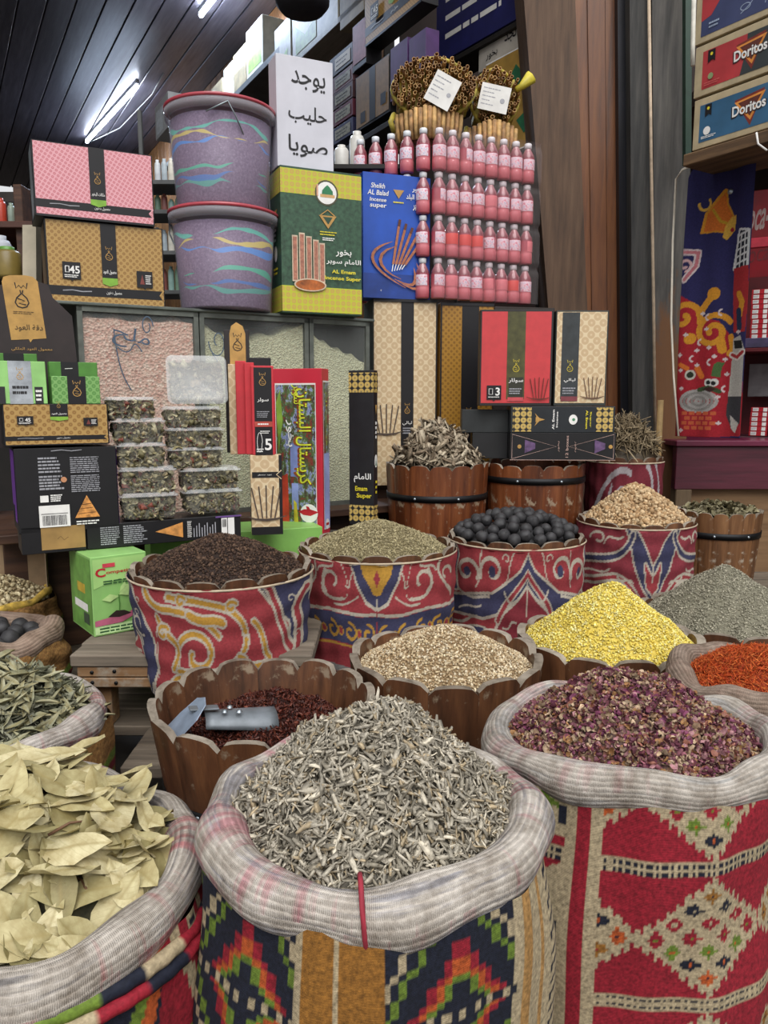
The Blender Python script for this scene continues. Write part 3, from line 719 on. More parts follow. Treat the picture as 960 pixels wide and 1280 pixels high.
# ================================================================ HEAPS
curl = [rod(4, .9, .35, 1, .5, 1.2), rod(4, .6, .5, 2, .6, -1), rod(3, 1.3, .3, 3, .5), rod(4, .3, .5, 4, .45, 2), petal(1, .5, .45)]
heap('sage_leaf_heap', 'coned heap of grey curled dried leaves in the front sack', 'herbs', (-.016, 1.107), .85, .238, .185, curl, 10500, (.019, .0062, .0062), ('b2aa9a', 'c0b7a6', '9e9686', 'd0c6b2', 'aaa292', 'b4a284', '908878'), '746e62', 'lay', .75, p=1.35, off=(.01, .0), lump=.05, mat=MAT_LEAF, seed=2, lift=.001, layers=1.1, sizevar=.38, zscale=1)
ros = [petal(i, .45+.15*(i % 3), .6+.1*(i % 4)) for i in range(6)]
heap('rose_petal_heap', 'coned heap of dried purple and tan rose petals in the right sack', 'petals', (.468, 1.373), .848, .258, .145, ros, 9500, (.0125, .0115, .008), ('6d3a48', '8a5560', 'b39a80', 'c0a688', '643840', '9a6454', '804460', 'a87c50', '94785f', 'b08084'), '50352f', 'any', p=1.3, off=(-.015, .01), mat=MAT_LEAF, seed=3, layers=1.2, var=.2).scale = (1, .79, 1)
g_s = [ico()]; g_o = [octa()]
heap('coriander_seed_heap', 'flat heap of pale tan round seeds in a scalloped tub', 'seeds', (.16, 1.926), .815, .225, .10, g_s, 7500, (.0030, .0026, .0026), ('c8b490', 'd8c6a4', 'b29a76', 'a08564', 'dfd0b4', 'bba584'), '8a7252', 'any', p=1.25, seed=4, lift=.001, lump=.03)
heap('yellow_grain_heap', 'tall bright yellow heap of grains in a scalloped tub', 'grains', (.644, 2.126), .812, .237, .17, g_o, 9000, (.0042, .0034, .0022), ('ecd768', 'f2e186', 'e2c852', 'f5eaa4', 'e8d05e'), 'd8c058', 'any', p=1.12, seed=5, lift=.001, lump=.03, off=(-.0, .0))
heap('green_seed_heap', 'tall grey-green seed heap at right behind the orange sack', 'seeds', (1.151, 2.524), .765, .262, .18, g_o, 9000, (.0048, .0019, .0019), ('9c9784', 'aca692', '8a8573', 'b8b29e', '96917e'), '7c7866', 'lay', .6, p=1.12, seed=6, lump=.03)
heap('clove_heap', 'rounded dark brown heap of small cloves in the left cloth-covered tub', 'spices', (-.455, 2.11), 1.03, .225, .095, g_s+[rod(1, 0, .3, 5, 1)], 7000, (.0042, .0034, .0034), ('3f2c22', '4f3a2c', '33241c', '5c4636'), '2a1d16', 'any', p=1.5, seed=7, lump=.03)
heap('fennel_seed_heap', 'rounded heap of dull green-tan seeds in the middle cloth-covered tub', 'seeds', (-.021, 2.447), 1.022, .228, .09, g_o, 8000, (.0055, .0018, .0018), ('a0946e', 'b2a680', '8f8360', 'c0b48e', '9a8e6c'), '786d50', 'lay', .6, p=1.5, seed=8, lump=.03)
heap('nut_heap', 'coned heap of beige chunky kernels in the cloth-covered tub at right', 'nuts', (1.012, 3.05), 1.02, .205, .145, g_s, 2600, (.0085, .0062, .0058), ('c0a37c', 'd0b690', 'b08f68', 'c8ac86', 'a5845e'), '86694a', 'any', p=1.2, seed=9, lump=.03)
heap('hibiscus_heap', 'low pile of dark red hibiscus pieces in the tub with the scoop', 'herbs', (-.268, 1.638), .745, .222, .085, ros+curl[:2], 6500, (.012, .006, .005), ('4a2018', '5e2a1e', '3a1812', '6d3828', '532a20'), '2c120c', 'any', p=1.1, off=(.02, .05), seed=10, mat=attrmat('hibiscus_bits', .5, mott=.2), lump=.08)
m = rng; 
bits = [(octa()[0], octa()[1])]
heap('safflower_heap', 'bright orange heap of fine dried shreds in the burlap sack', 'herbs', (.866, 1.69), .85, .18, .085, [rod(3, .4, .4, 1), rod(3, .7, .3, 2)], 7000, (.016, .0018, .0018), ('c8501c', 'd9652a', 'b8401a', 'e07a3a', 'cf5a20'), 'a03812', 'lay', .5, p=1.6, seed=12, mat=MAT_LEAF)
heap('bean_heap', 'pale small beans heaped in the yellow-fringed sack at left edge', 'beans', (-1.338, 2.532), .835, .19, .08, g_s, 1500, (.0075, .0055, .005), ('c4b48e', 'b3a27c', 'd0c29e', '8f7c5c'), '7a6a4c', 'any', p=1.3, seed=13)
heap('root_heap', 'heap of grey-tan split wood chips and roots in the left barrel', 'roots', (.222, 3.20), 1.225, .19, .17, [rod(3, .5, .2, 7, .5, 1), rod(2, .3, .1, 8, .5), petal(3, .5, .4)], 800, (.068, .019, .012), ('9c8d78', 'b3a48d', '7c6d5a', 'c4b69e', '8d7b66'), '3c3228', 'lay', .5, p=1.4, seed=14, mat=MAT_LEAF, layers=.5)
heap('straw_heap', 'bundle heap of tangled straw-coloured roots in the rear cloth-covered tub', 'roots', (1.08, 3.45), 1.235, .145, .17, [rod(4, .9, .2, 9, 1, 1)], 900, (.085, .0045, .0045), ('9c8a6c', 'b09e80', '85745a', '75664e'), '4a3f30', 'lay', .5, p=2.2, seed=15, mat=MAT_LEAF, layers=.4)
heap('leaf_litter', 'dull green-brown crushed leaves in the far right barrel', 'herbs', (1.426, 3.23), 1.02, .15, .03, [petal(i, .5, .6) for i in range(4)], 350, (.05, .03, .02), ('7c7456', '8f876a', '665e44', 'a39a7c'), '3c3828', 'lay', .4, seed=16, mat=MAT_LEAF)
heap('pale_herb_heap', 'pale crumbs in the pink-rimmed sack at the far left', 'herbs', (-1.75, 2.95), .91, .17, .04, g_s, 900, (.01, .008, .006), ('b0a68e', 'c0b8a0', '948a70'), '6c6450', 'any', seed=17)

# ---------------- individual leaves: bay sack (each a part of one pile), sage sack
def leafmat(name, a, b, c):
    g = N(name); oi = g.n('ObjectInfo'); v = g.mapping((1, 1, 1)); s = g.n('SeparateXYZ'); g.l(v, s.inputs[0])
    col = g.ramp(oi.outputs['Random'], [(0, a), (.35, b), (.7, c), (1, b)])
    n = g.noise(g.mapping((40, 40, 40)), 1.2, 4, .6); col = g.mix(1, col, g.ramp(n, [(.3, (205, 195, 175)), (.7, (255, 255, 255))]), 'MULTIPLY')
    rib = g.ramp(g.math('ABSOLUTE', s.outputs[1]), [(.0, (255, 255, 255)), (.0013, (255, 255, 255)), (.0022, (0, 0, 0))]); col = g.mix(g.math('MULTIPLY', rib, .55), col, '8c7c4c')
    w = g.n('TexWave', wave_type='BANDS', bands_direction='DIAGONAL'); w.inputs['Scale'].default_value = 55; w.inputs['Distortion'].default_value = 2; g.l(v, w.inputs[0])
    col = g.mix(g.math('MULTIPLY', g.ramp(w.outputs['Fac'], [(.88, (0, 0, 0)), (1, (255, 255, 255))]), .22), col, '8f8358')
    g.base(col); g.set(Roughness=.55, Specular_IOR_Level=.35); g.bump(g.noise(g.mapping((90, 90, 90)), 1, 3), .25, .002); return g.m
BAY = leafmat('bay_leaf', '8a8258', 'b8ae82', 'cfc6a0'); SAGE = leafmat('sage_leaf', '9a9b82', 'b0b096', '84866c')
bp = thing('bay_leaf_pile', 'large loose pile of flat yellow-green bay leaves in the front left sack', 'leaves', (-.55, 1.075, .675), 0)
var = []
for i in range(12):
    v, f = leafv(i, .22+.05*random.random(), random.uniform(-.12, .3), random.uniform(-.5, .5), 8, random.uniform(.02, .055), .75); L = random.uniform(.085, .118)
    me = npmesh('leaf', v*L, f, None, None, True); me.materials.append(BAY); var.append(me)
def baysurf(x, y):
    r = math.hypot(x, y)/.25; z = .10+.135*(1-min(r, 1)**2.2)
    z += .045*math.exp(-((x+.0)**2+(y-.13)**2)/.012)-.03*math.exp(-((x-.13)**2+(y+.12)**2)/.006)
    return z
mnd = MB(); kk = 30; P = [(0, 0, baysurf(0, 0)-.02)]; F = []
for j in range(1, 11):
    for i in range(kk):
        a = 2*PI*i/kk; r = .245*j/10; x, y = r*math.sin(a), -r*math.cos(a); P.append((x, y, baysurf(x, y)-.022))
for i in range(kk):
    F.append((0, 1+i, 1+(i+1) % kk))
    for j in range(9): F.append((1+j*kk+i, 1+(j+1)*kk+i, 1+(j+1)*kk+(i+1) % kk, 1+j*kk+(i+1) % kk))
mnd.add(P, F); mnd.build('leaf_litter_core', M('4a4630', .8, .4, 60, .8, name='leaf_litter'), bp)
cnt = 0
def lay_leaf(x, y, z, pitch, roll, yaw, me, sc):
    o = link('leaf', me, bp); o.location = (x, y, z); o.rotation_euler = (Matrix.Rotation(yaw, 3, 'Z') @ Matrix.Rotation(pitch, 3, 'Y') @ Matrix.Rotation(roll, 3, 'X')).to_euler(); o.scale = (sc,)*3
for i in range(298):
    if i < 150:      # front and side slope, leaves lie on it
        a = random.uniform(-PI*.62, PI*.62); r = .235*math.sqrt(random.uniform(.0, 1)); x, y = r*math.sin(a), -r*math.cos(a)
        e = .01; gx = (baysurf(x+e, y)-baysurf(x-e, y))/(2*e); gy = (baysurf(x, y+e)-baysurf(x, y-e))/(2*e); nrm = Vector((-gx, -gy, 1)).normalized()
        nrm = (nrm+Vector((random.gauss(0, .3), random.gauss(-.12, .3), 0))).normalized(); t = Vector((random.gauss(0, 1), random.gauss(0, 1), 0)); xx = t.cross(nrm).normalized(); yy = nrm.cross(xx)
        o = link('leaf', random.choice(var), bp); o.location = (x, y, baysurf(x, y)+random.uniform(-.004, .016)); mm = Matrix((xx, yy, nrm)).transposed(); o.rotation_euler = mm.to_euler(); o.scale = (random.uniform(.75, 1.2),)*3
    else:            # stacked flat layers at the back and top, edges to the front
        lay = random.random(); a = random.uniform(-1.9, 1.9)+PI*0; r = .21*math.sqrt(random.random()); x = r*math.sin(a)*1.05; y = .06+.15*random.uniform(-.9, 1)
        if math.hypot(x, y) > .235: x *= .7; y *= .7
        z = baysurf(x, y)*random.uniform(.72, 1.02)+.012
        lay_leaf(x, y-(.05*(1-lay)), z, random.gauss(0, .14), random.gauss(.18, .16), random.gauss(0, .6)+(PI if random.random() < .5 else 0), random.choice(var), random.uniform(.8, 1.15))
for i in range(6):   # brown twigs between the leaves
    a = random.uniform(-1, 1); r = random.uniform(.05, .2); x, y = r*math.sin(a), -r*math.cos(a); z = baysurf(x, y)+.012; b = random.uniform(0, PI)
    m = MB(); m.tube([(x, y, z), (x+.03*math.cos(b), y+.03*math.sin(b), z+.008), (x+.07*math.cos(b), y+.06*math.sin(b), z+.002)], [.0025, .002, .001], 5); m.build('twig', M('6b4c34', .7, name='twig'), bp)

sp_ = thing('sage_pile', 'heap of long narrow grey-green sage leaves in the pale-rimmed left sack', 'leaves', (-.893, 1.662, .765))
lf = []; 
for i in range(10):
    v, f = leafv(i+40, .075+.04*random.random(), random.uniform(.2, 1.2), random.uniform(-.5, .5), 5, .04, .8); lf.append((v, f))
lfm = []
for v, f in lf:
    me = npmesh('leaf', v*.075, f, None, None, True); me.materials.append(SAGE); lfm.append(me)
h4 = hfun(.225, .14, 1.5, (0, .02), .08, 5)
n = 2200; rr = .22*np.sqrt(rng.random(n)); aa = rng.random(n)*2*PI; x, y = rr*np.cos(aa), rr*np.sin(aa); P = np.stack([x, y, h4(x, y)-.008-rng.random(n)*.01], 1)
nz_ = np.tile([[0, 0, 1.]], (n, 1)); v2, f2, c2 = scatter(lf, P, rotm(n, 'lay', nz_, tilt=.5), np.full((n, 3), .06)*(1+rng.normal(size=(n, 1))*.25).clip(.5, 1.6), pick(('7c7d66', '8f8f78', '6d6e58', 'a3a28c'), n))
o = link('loose_leaves', npmesh('loose_leaves', v2, f2, c2), sp_, MAT_LEAF); o['kind'] = 'stuff'
k = 30; V = [(0, 0, float(h4(0., 0.))-.02)]; F = []
for j in range(1, 9):
    for i in range(k): a = 2*PI*i/k; V.append((.22*j/8*math.cos(a), .22*j/8*math.sin(a), float(h4(.22*j/8*math.cos(a), .22*j/8*math.sin(a)))-.02))
for i in range(k):
    F.append((0, 1+i, 1+(i+1) % k))
    for j in range(7): F.append((1+j*k+i, 1+(j+1)*k+i, 1+(j+1)*k+(i+1) % k, 1+j*k+(i+1) % k))
mm = MB(); mm.add(V, F); mm.build('leaf_core', M('45453a', .9, .3, 60, name='leaf_litter'), sp_)
for i in range(295):
    a = random.uniform(-2.2, 2.2); r = .225*math.sqrt(random.random()); x, y = r*math.sin(a), -r*math.cos(a); nrm = Vector((random.gauss(0, .45), random.gauss(-.2, .45), 1)).normalized()
    t = Vector((random.gauss(0, 1), random.gauss(0, 1), 0)); xx = t.cross(nrm).normalized(); yy = nrm.cross(xx)
    o = link('leaf', random.choice(lfm), sp_); o.location = (x, y, float(h4(x, y))+random.uniform(0, .012)); o.rotation_euler = Matrix((xx, yy, nrm)).transposed().to_euler(); o.scale = (random.uniform(.7, 1.25),)*3

# ---------------- black limes, each one a thing
def lime_mesh(seed):
    r = np.random.default_rng(seed); v = []; f = []; nu, nv = 14, 9
    for j in range(nv+1):
        for i in range(nu):
            th = PI*j/nv; a = 2*PI*i/nu; rr = 1+.05*math.sin(3*a+seed)*math.sin(th)+(r.random()-.5)*.05; v.append((rr*math.sin(th)*math.cos(a), rr*math.sin(th)*math.sin(a), rr*math.cos(th)*.93+.09*(j in (0, nv))*(1 if j == 0 else -1)))
    for j in range(nv):
        for i in range(nu): f.append((j*nu+i, (j+1)*nu+i, (j+1)*nu+(i+1) % nu, j*nu+(i+1) % nu))
    me = npmesh('black_lime', np.array(v)*.0215, f, None, None, True); me.materials.append(LIME); return me
LIME = M('2b2a2c', .62, .35, 45, .5, name='dried_lime')
lm = [lime_mesh(i) for i in range(5)]
def limes(cx, cy, z, R, peak, n, label, group, rs=1.0, layers=2):
    pts = []; tries = 0
    while len(pts) < n and tries < 9000:
        tries += 1; r = R*math.sqrt(random.random()); a = random.random()*2*PI; x, y = r*math.cos(a), r*math.sin(a); zz = peak*(1-(r/R)**2)
        if all((x-p[0])**2+(y-p[1])**2+(zz-p[2])**2 > (.0405*rs)**2 for p in pts): pts.append((x, y, zz))
    for i, p in enumerate(pts):
        o = link('black_lime', lm[i % 5]); o.location = (cx+p[0], cy+p[1], z+p[2]); o.rotation_euler = (random.random()*6, random.random()*6, random.random()*6); o.scale = (random.uniform(.9, 1.08)*rs,)*3
        tag(o, label, 'lime', group)
    mb = MB(); mb.lathe([(0, peak-.028), (R*.5, peak*.75-.028), (R*.95, -.02), (R*.95, -.06), (0, -.06)], 20); o = mb.build('lime_bed', LIME); o.location = (cx, cy, z)
    return tag(o, 'dark layer of '+('black limes under the visible ones in the cloth-covered tub' if R > .18 else 'black limes under the visible ones in the brown-rimmed sack'), 'limes', None, 'stuff')
limes(.476, 2.728, 1.035, .208, .065, 95, 'round wrinkled black lime in the cloth-covered tub behind the yellow heap', 'black limes in the cloth-covered tub')
limes(-1.141, 2.124, .825, .135, .02, 26, 'round black lime in the small brown-rimmed sack at left edge', 'black limes in the brown-rimmed sack', 1.25)

# ================================================================ TUBS
tub('scalloped_tub', 'brown wooden tub with high scalloped wall holding dark red hibiscus and scoop', (-.268, 1.638), .85, DZ, .25, 14, .16, hoops=(.665,), th=.018, sc=.026)
tub('scalloped_tub', 'shallow wooden tub with grey scalloped edge holding pale round seeds', (.16, 1.926), .851, DZ, .25, 13, .10, th=.022, sc=.022)
tub('scalloped_tub', 'shallow wooden tub with grey scalloped edge holding the yellow grains', (.644, 2.126), .838, DZ, .26, 13, .10, th=.024, sc=.024, hoops=(.69,))
tub('scalloped_tub', 'dark wooden tub at right holding the grey-green seed heap', (1.151, 2.524), .79, DZ, .285, 14, .10, th=.024, sc=.024)
p1 = Paint(1.35)
p1.pl([(-1, 0), (-1, 1), (-.86, 1), (-.62, .6), (-.56, .3), (-.66, 0)], NAVY, CRM, .035)
p1.st(bez((-.95, .95), (-.85, .8), (-.9, .6), (-.75, .45)), .03, CRM, None).st(spiral(-.78, .62, .05, .1, 0, 320), .02, CRM, None)
p1.pl([(-.86, .5), (-.74, .36), (-.84, .18), (-.97, .34)], RED, CRM, .03).st([(-.9, .33), (-.8, .36)], .03, CRM, None)
p1.st([(-.74, .02), (-.7, .16)], .04, CRM, None).st([(-.8, .02), (-.82, .14)], .03, CRM, None).st([(-.68, .02), (-.62, .13)], .03, CRM, None)
Y_ = lambda pts, w=.045: p1.st(pts, w, OCH, CRM, .024)
Y_(bez((-.62, .97), (-.5, .7), (-.1, .95), (.15, .6), 16)); Y_(bez((-.35, .93), (0, .88), (.42, .95), (.42, .55), 16)); Y_(bez((.42, .55), (.42, .3), (.1, .2), (-.3, .28), 16))
Y_(spiral(-.08, .42, .24, .06, 200, -190, 30, 1.0)); Y_(bez((-.5, .75), (-.4, .5), (-.2, .6), (-.35, .3))); Y_(bez((-.45, .05), (-.3, .4), (-.1, .1), (.1, .02))); Y_(bez((-.5, .05), (-.2, .25), (.2, .25), (.62, .3)))
Y_(bez((-.12, .78), (0, .7), (.1, .78), (.2, .72)), .07); Y_(bez((.35, .4), (.5, .35), (.45, .2), (.3, .12)), .04); Y_([(-.15, .08), (.3, .1)], .04)
p1.pl([(.55, 1), (1, 1), (1, 0), (.92, 0), (.86, .3), (.84, .65)], NAVY, CRM, .03)
p1.st(bez((.62, 1), (.8, .8), (.7, .5), (.95, .3)), .05, RED, CRM).st(bez((.98, .9), (.8, .75), (1, .5), (.88, .15)), .05, RED, CRM)
for a_ in ((-.45, .62, .07), (.2, .16, .07), (.3, .86, .05), (-.2, .9, .05)): p1.st(spiral(a_[0], a_[1], a_[2], .02, 30, 330, 16), .03, OCH, CRM, .02)
p1.st(bez((.5, .7), (.6, .6), (.55, .45), (.66, .35)), .04, OCH, CRM, .02).st(bez((.45, .1), (.55, .2), (.6, .1), (.75, .18)), .03, OCH, CRM, .02).st(bez((-.55, .2), (-.5, .4), (-.6, .5), (-.5, .7)), .012, CRM, None)
for a_ in ((-.9, .8), (-.8, .72), (-.92, .62), (-.72, .86), (-.9, .12), (.9, .5), (.95, .3), (.85, .85)): p1.st(spiral(a_[0], a_[1], .035, .015, 0, 300, 10), .014, CRM, None)
tub('cloth_covered_tub', 'tub in red cloth with yellow scrolls and blue side panel, holding cloves', (-.455, 2.11), 1.05, .835, .25, 16, .16, cover=(p1, 420, 130), hang=.73, mat=W_TUB)
p2 = Paint(1.35, mirror=True)
p2.pl([(0, 1), (.3, 1), (.25, .86), (.12, .68), (0, .62)], NAVY, CRM, .03).pl([(0, 1), (.2, 1), (.17, .9), (.1, .82), (.05, .74), (0, .72)], OCH).pl([(0, .96), (.05, .88), (0, .78)], RED, OCH, .01)
p2.st(bez((.42, 1), (.35, .8), (.3, .7), (.42, .66)), .012, CRM, None).st(spiral(.55, .82, .12, .05, -60, 220, 20), .035, CRM, None).st(bez((.4, .68), (.6, .62), (.75, .75), (.62, .92)), .03, CRM, None).st(bez((.75, 1), (.7, .8), (.9, .75), (.92, .64)), .035, CRM, None)
p2.st(spiral(.85, .85, .08, .03, 0, 250, 14), .03, CRM, None).st([(0, .56), (1, .56)], .03, CRM, None).st([(0, .515), (1, .515)], .05, NAVY, None)
p2.st([(0, .5), (1, .5)], .0, NAVY, None)
p2.pl([(0, .49), (1, .49), (1, .28), (0, .28)], NAVY)
for i in range(5):
    x = .1+i*.22; p2.st(spiral(x, .385, .085, .025, 90, 470, 22), .03, OCH, None); p2.dot(x+.11, .385, .03, RED, OCH, .015)
p2.st(bez((.3, .92), (.36, .84), (.3, .76), (.38, .8)), .02, CRM, None).st(bez((.52, .96), (.6, .92), (.66, .98), (.72, .9)), .02, CRM, None).st(bez((.22, .72), (.3, .66), (.4, .6), (.5, .62)), .02, CRM, None).st([(0, .26), (1, .26)], .02, OCH, None).pl([(0, .06), (1, .06), (1, 0), (0, 0)], '8f8c8a')
tub('cloth_covered_tub', 'tub in red cloth with blue shield and yellow chain band, holding fennel seeds', (-.021, 2.447), 1.046, DZ, .25, 16, .06, cover=(p2, 420, 130), hang=.68)
def p3f(navyup):
    p = Paint(1.35, mirror=True)
    p.pl([(0, .95), (.1, .8), (.45, .55), (1, .45), (1, .3), (.6, .3), (.3, .42), (0, .62)], NAVY, CRM, .03).pl([(0, .62), (.12, .5), (.3, .38), (.5, .1), (.55, 0), (0, 0)], DRED, CRM, .035)
    p.st(spiral(.48, .78, .16, .04, -30, 330, 26), .045, CRM, None).st(spiral(.8, .74, .15, .04, 200, -150, 24), .045, CRM, None).dot(.48, .77, .06, NAVY).dot(.8, .74, .05, NAVY)
    p.st(bez((.5, .52), (.7, .5), (.75, .4), (.98, .62)), .03, CRM, None).st(bez((.95, .98), (.9, .85), (1, .7), (.92, .55)), .04, NAVY, CRM, .025)
    p.st(bez((0, .78), (.1, .62), (.3, .5), (.4, .3)), .05, RED, CRM, .02).st(bez((.6, .28), (.8, .35), (.8, .15), (1, .2)), .03, CRM, None).st(bez((.55, .15), (.7, .2), (.85, .1), (1, .06)), .06, NAVY, CRM, .02).dot(.0, .16, .07, OCH, CRM, .02)
    p.st(bez((.1, .55), (.2, .45), (.25, .5), (.3, .6)), .03, CRM, None)
    p.st(bez((.2, .98), (.3, .85), (.22, .7), (.34, .66)), .022, CRM, None).st(bez((.62, .96), (.66, .85), (.6, .7), (.66, .6)), .022, CRM, None).st(bez((.15, .3), (.25, .36), (.2, .2), (.34, .24)), .022, CRM, None).st(bez((.1, .08), (.2, .2), (.3, .05), (.4, .12)), .022, CRM, None).st(bez((.6, .42), (.68, .36), (.8, .42), (.9, .34)), .02, CRM, None).st(spiral(.3, .92, .05, .02, 0, 300, 10), .018, CRM, None)
    return p
tub('cloth_covered_tub', 'tub in red, navy and white scrolled cloth holding black limes', (.476, 2.728), 1.029, DZ, .24, 16, .06, cover=(p3f(1), 400, 120), hang=.66)
p4 = Paint(1.3, base='8e3742', mirror=True)
p4.pl([(0, .55), (.16, .8), (.3, 1), (.44, 1), (.3, .62), (.16, .3), (0, .1)], NAVY, CRM, .03).pl([(0, .42), (.12, .6), (.1, .3), (0, .2)], RED, CRM, .03)
p4.st(bez((.35, .95), (.5, .5), (.8, .7), (1, .55)), .06, NAVY, CRM, .03).st(bez((.2, .1), (.5, .6), (.7, .35), (1, .3)), .04, RED, CRM, .035).st(spiral(.55, .2, .14, .04, 0, 340, 20), .04, NAVY, CRM, .03).st(spiral(.82, .86, .1, .03, 0, 300, 16), .03, CRM, None).st(spiral(.85, .1, .1, .03, 0, 300, 16), .03, CRM, None).st(bez((.5, .9), (.6, .8), (.7, .98), (.75, .8)), .025, CRM, None).st(bez((.3, .35), (.4, .45), (.45, .3), (.55, .42)), .025, CRM, None).st(bez((.1, .02), (.2, .12), (.3, .02), (.4, .1)), .03, CRM, None).st(bez((.65, .5), (.75, .4), (.85, .5), (.97, .42)), .025, CRM, None)
tub('cloth_covered_tub', 'tub in faded maroon and blue scrolled cloth holding beige kernels', (1.012, 3.05), 1.039, DZ, .224, 16, .05, cover=(p4, 300, 90), hang=.7)
p5 = Paint(1.3, base='7c2c38'); p5.st(spiral(.55, .2, .12, .03, 0, 330, 16), .05, 'b8b0b4', None).st(bez((-.8, .1), (-.6, .4), (-.7, .6), (-.55, .8)), .05, 'b8b0b4', None).st(bez((-.1, .05), (.1, .2), (.3, .1), (.4, .3)), .05, 'b8b0b4', None).st(bez((-.6, .05), (-.4, .25), (-.2, .1), (-.15, .3)), .04, 'b8b0b4', None); p5.st(spiral(-.35, .55, .26, .05, 0, 400, 26), .06, 'b8b0b4', None).st(spiral(.1, .5, .26, .06, 60, 420, 26), .06, 'b8b0b4', None).dot(-.35, .5, .1, NAVY).dot(.12, .48, .09, NAVY).st(bez((.3, 1), (.7, .8), (.4, .3), (1, .2)), .07, 'b8b0b4', None).st(bez((.55, 1), (.8, .8), (.7, .5), (.95, .45)), .05, 'b8b0b4', None).st(bez((-1, .4), (-.7, .9), (-.5, 1), (-.1, .9)), .06, 'b8b0b4', None)
tub('cloth_covered_tub', 'rear tub in dark red cloth with pale scrolls, holding straw-like roots', (1.08, 3.45), 1.25, DZ, .165, 14, .03, cover=(p5, 220, 80), hang=.75)
tub('barrel', 'red-brown barrel with black iron hoop holding root chips, left of the pair', (.222, 3.20), 1.246, DZ, .214, 15, .05, mat=W_TUBR, hoops=(1.111, .72), cat='barrel')
tub('barrel', 'red-brown barrel with iron hoop under the long black boxes', (.64, 3.27), 1.24, DZ, .214, 15, .05, mat=W_TUBR, hoops=(1.174, .72), cat='barrel', a0=.2)
tub('barrel', 'brown scalloped barrel with black hoop at far right by the maroon board', (1.426, 3.23), 1.045, DZ, .17, 17, .08, hoops=(.947,), cat='barrel', mat=wood('brown_barrel_stave', '4c301a', '7a5230', '9a7048', 'z', .6, wear='a09280', wear_amt=-.3))

# ---------------- metal scoop lying in the hibiscus
sc_ = thing('metal_scoop', 'dull metal scoop with bent plate handle lying in the hibiscus tub', 'scoop', (-.405, 1.55, .815), 0, rot=(0, 6*D2R, 22*D2R))
g = N('galvanised_sheet'); g.base(g.ramp(g.noise(g.mapping((1, 1, 1)), 22, 4), [(.3, '585e62'), (.7, '787e84')])); g.set(Roughness=.5, Metallic=.35); g.bump(g.noise(g.mapping((1, 1, 1)), 50, 3), .15); STEEL = g.m
m = MB(); V = []; F = []; n = 10
for i in range(9):
    s = i/8; x = .02+.155*s; r = .036+.012*s
    for k in range(n+1):
        a = PI*(.05+.9*k/n); V.append((x, -r*math.cos(a), r*math.sin(a)*.85-.01*s))
for i in range(8):
    for k in range(n): F.append((i*(n+1)+k, i*(n+1)+k+1, (i+1)*(n+1)+k+1, (i+1)*(n+1)+k))
m.add(V, F, True); b = m.build('trough', STEEL, sc_); md = b.modifiers.new('thickness', 'SOLIDIFY'); md.thickness = .0015
m = MB(); V = []; n = 8
out = [(-.052, -.005), (-.046, .03), (-.02, .052), (.015, .056), (.043, .045), (.05, .01), (.045, -.02), (0, -.03), (-.045, -.022)]
m.add([(-.03+z*.95, y, z) for y, z in out]+[(-.032+z*.95, y, z) for y, z in out], [tuple(range(9)), tuple(range(17, 8, -1))]+[(i, (i+1) % 9, 9+(i+1) % 9, 9+i) for i in range(9)])
m.build('end_plate', M('8794a6', .5, .12, 25, .2, .3, name='zinc'), sc_)
m = MB(); m.box(-.012, -.012, .036, .05, .012, .040, .001); m.build('handle_strap', STEEL, sc_)
m = MB()
for x, y in ((.06, -.02), (.075, .004), (.09, -.024)): m.lathe([(0, .0525), (.005, .051), (.007, .047)], 8, x, y)
o = m.build('rivet', ZINC, sc_); o.location = (0, 0, -.012)
# ================================================================ SHOP SHELL
GREYW = wood('grey_painted_post', '2a2b2d', '4b4b4a', '656360', 'z', .8, bump=.8)
BROWNW = wood('brown_post', '453224', '664c38', '7c614a', 'z', .7, bump=.7)
ORNGW = wood('varnished_orange_board', '4e2a10', '7a4519', '8f5724', 'z', .45, coat=.2)
CEILW = wood('dark_ceiling_plank', '14100f', '241a17', '33241e', 'y', .42, coat=.4, bump=.3)
WALLW = wood('light_wall_plank', '5c3c1e', '84592e', '9c7040', 'z', .5, coat=.2)
MAROON = wood('maroon_board', '3c1020', '571a2c', '6a2238', 'x', .45, coat=.3)
DARKM = M('17120f', .7, .3, 10, name='dark_board'); BLK = M('131215', .45, .2, 20, name='black_card'); WHT = M('dcdad6', .6, .05, 20, name='white_paper')
CEIL = 4.62; WD = Vector((-.5, .866)); WN = Vector((-.866, -.5)); W0 = Vector((-1.118, 7.11))   # interior right wall line
def yawbox(name, o2, z0, z1, s0, s1, n0, n1, mat, parent=None, bev=.004):
    """box along the shop's own axes, from point o2: s along the wall, n out from it"""
    r = math.atan2(WD.y, WD.x); m = MB().box(s0, n0, z0, s1, n1, z1, bev); ob = m.build(name, mat, parent); ob.location = (o2[0], o2[1], 0); ob.rotation_euler = (0, 0, r); return ob
wr = tag(yawbox('wall_right', W0, 0, CEIL, -2.2, 6.4, -.1, -.02, DARKM), kind='structure')
for i in range(53):
    s = -2.2+i*.162; p = MB().box(s, -.02, 1.2, s+.156, 0, CEIL, .004).build('plank', WALLW, wr)
ce = tag(yawbox('ceiling', W0, CEIL+.02, CEIL+.08, -3.4, 6.4, -.1, 6.8, DARKM), kind='structure')
me = MB().box(-3.4, 0, CEIL, 6.4, .19, CEIL+.02, .004).mesh('plank'); me.materials.append(CEILW2 := wood('flare_tinted_ceiling_plank', '44444f', '605e6a', '787684', 'x', .45, coat=.5, bump=.3))  # blue lens-flare tint and extra brightness put into the plank colour
for i in range(34):
    p = link('plank', me, ce); p.location = (0, i*.2, 0)
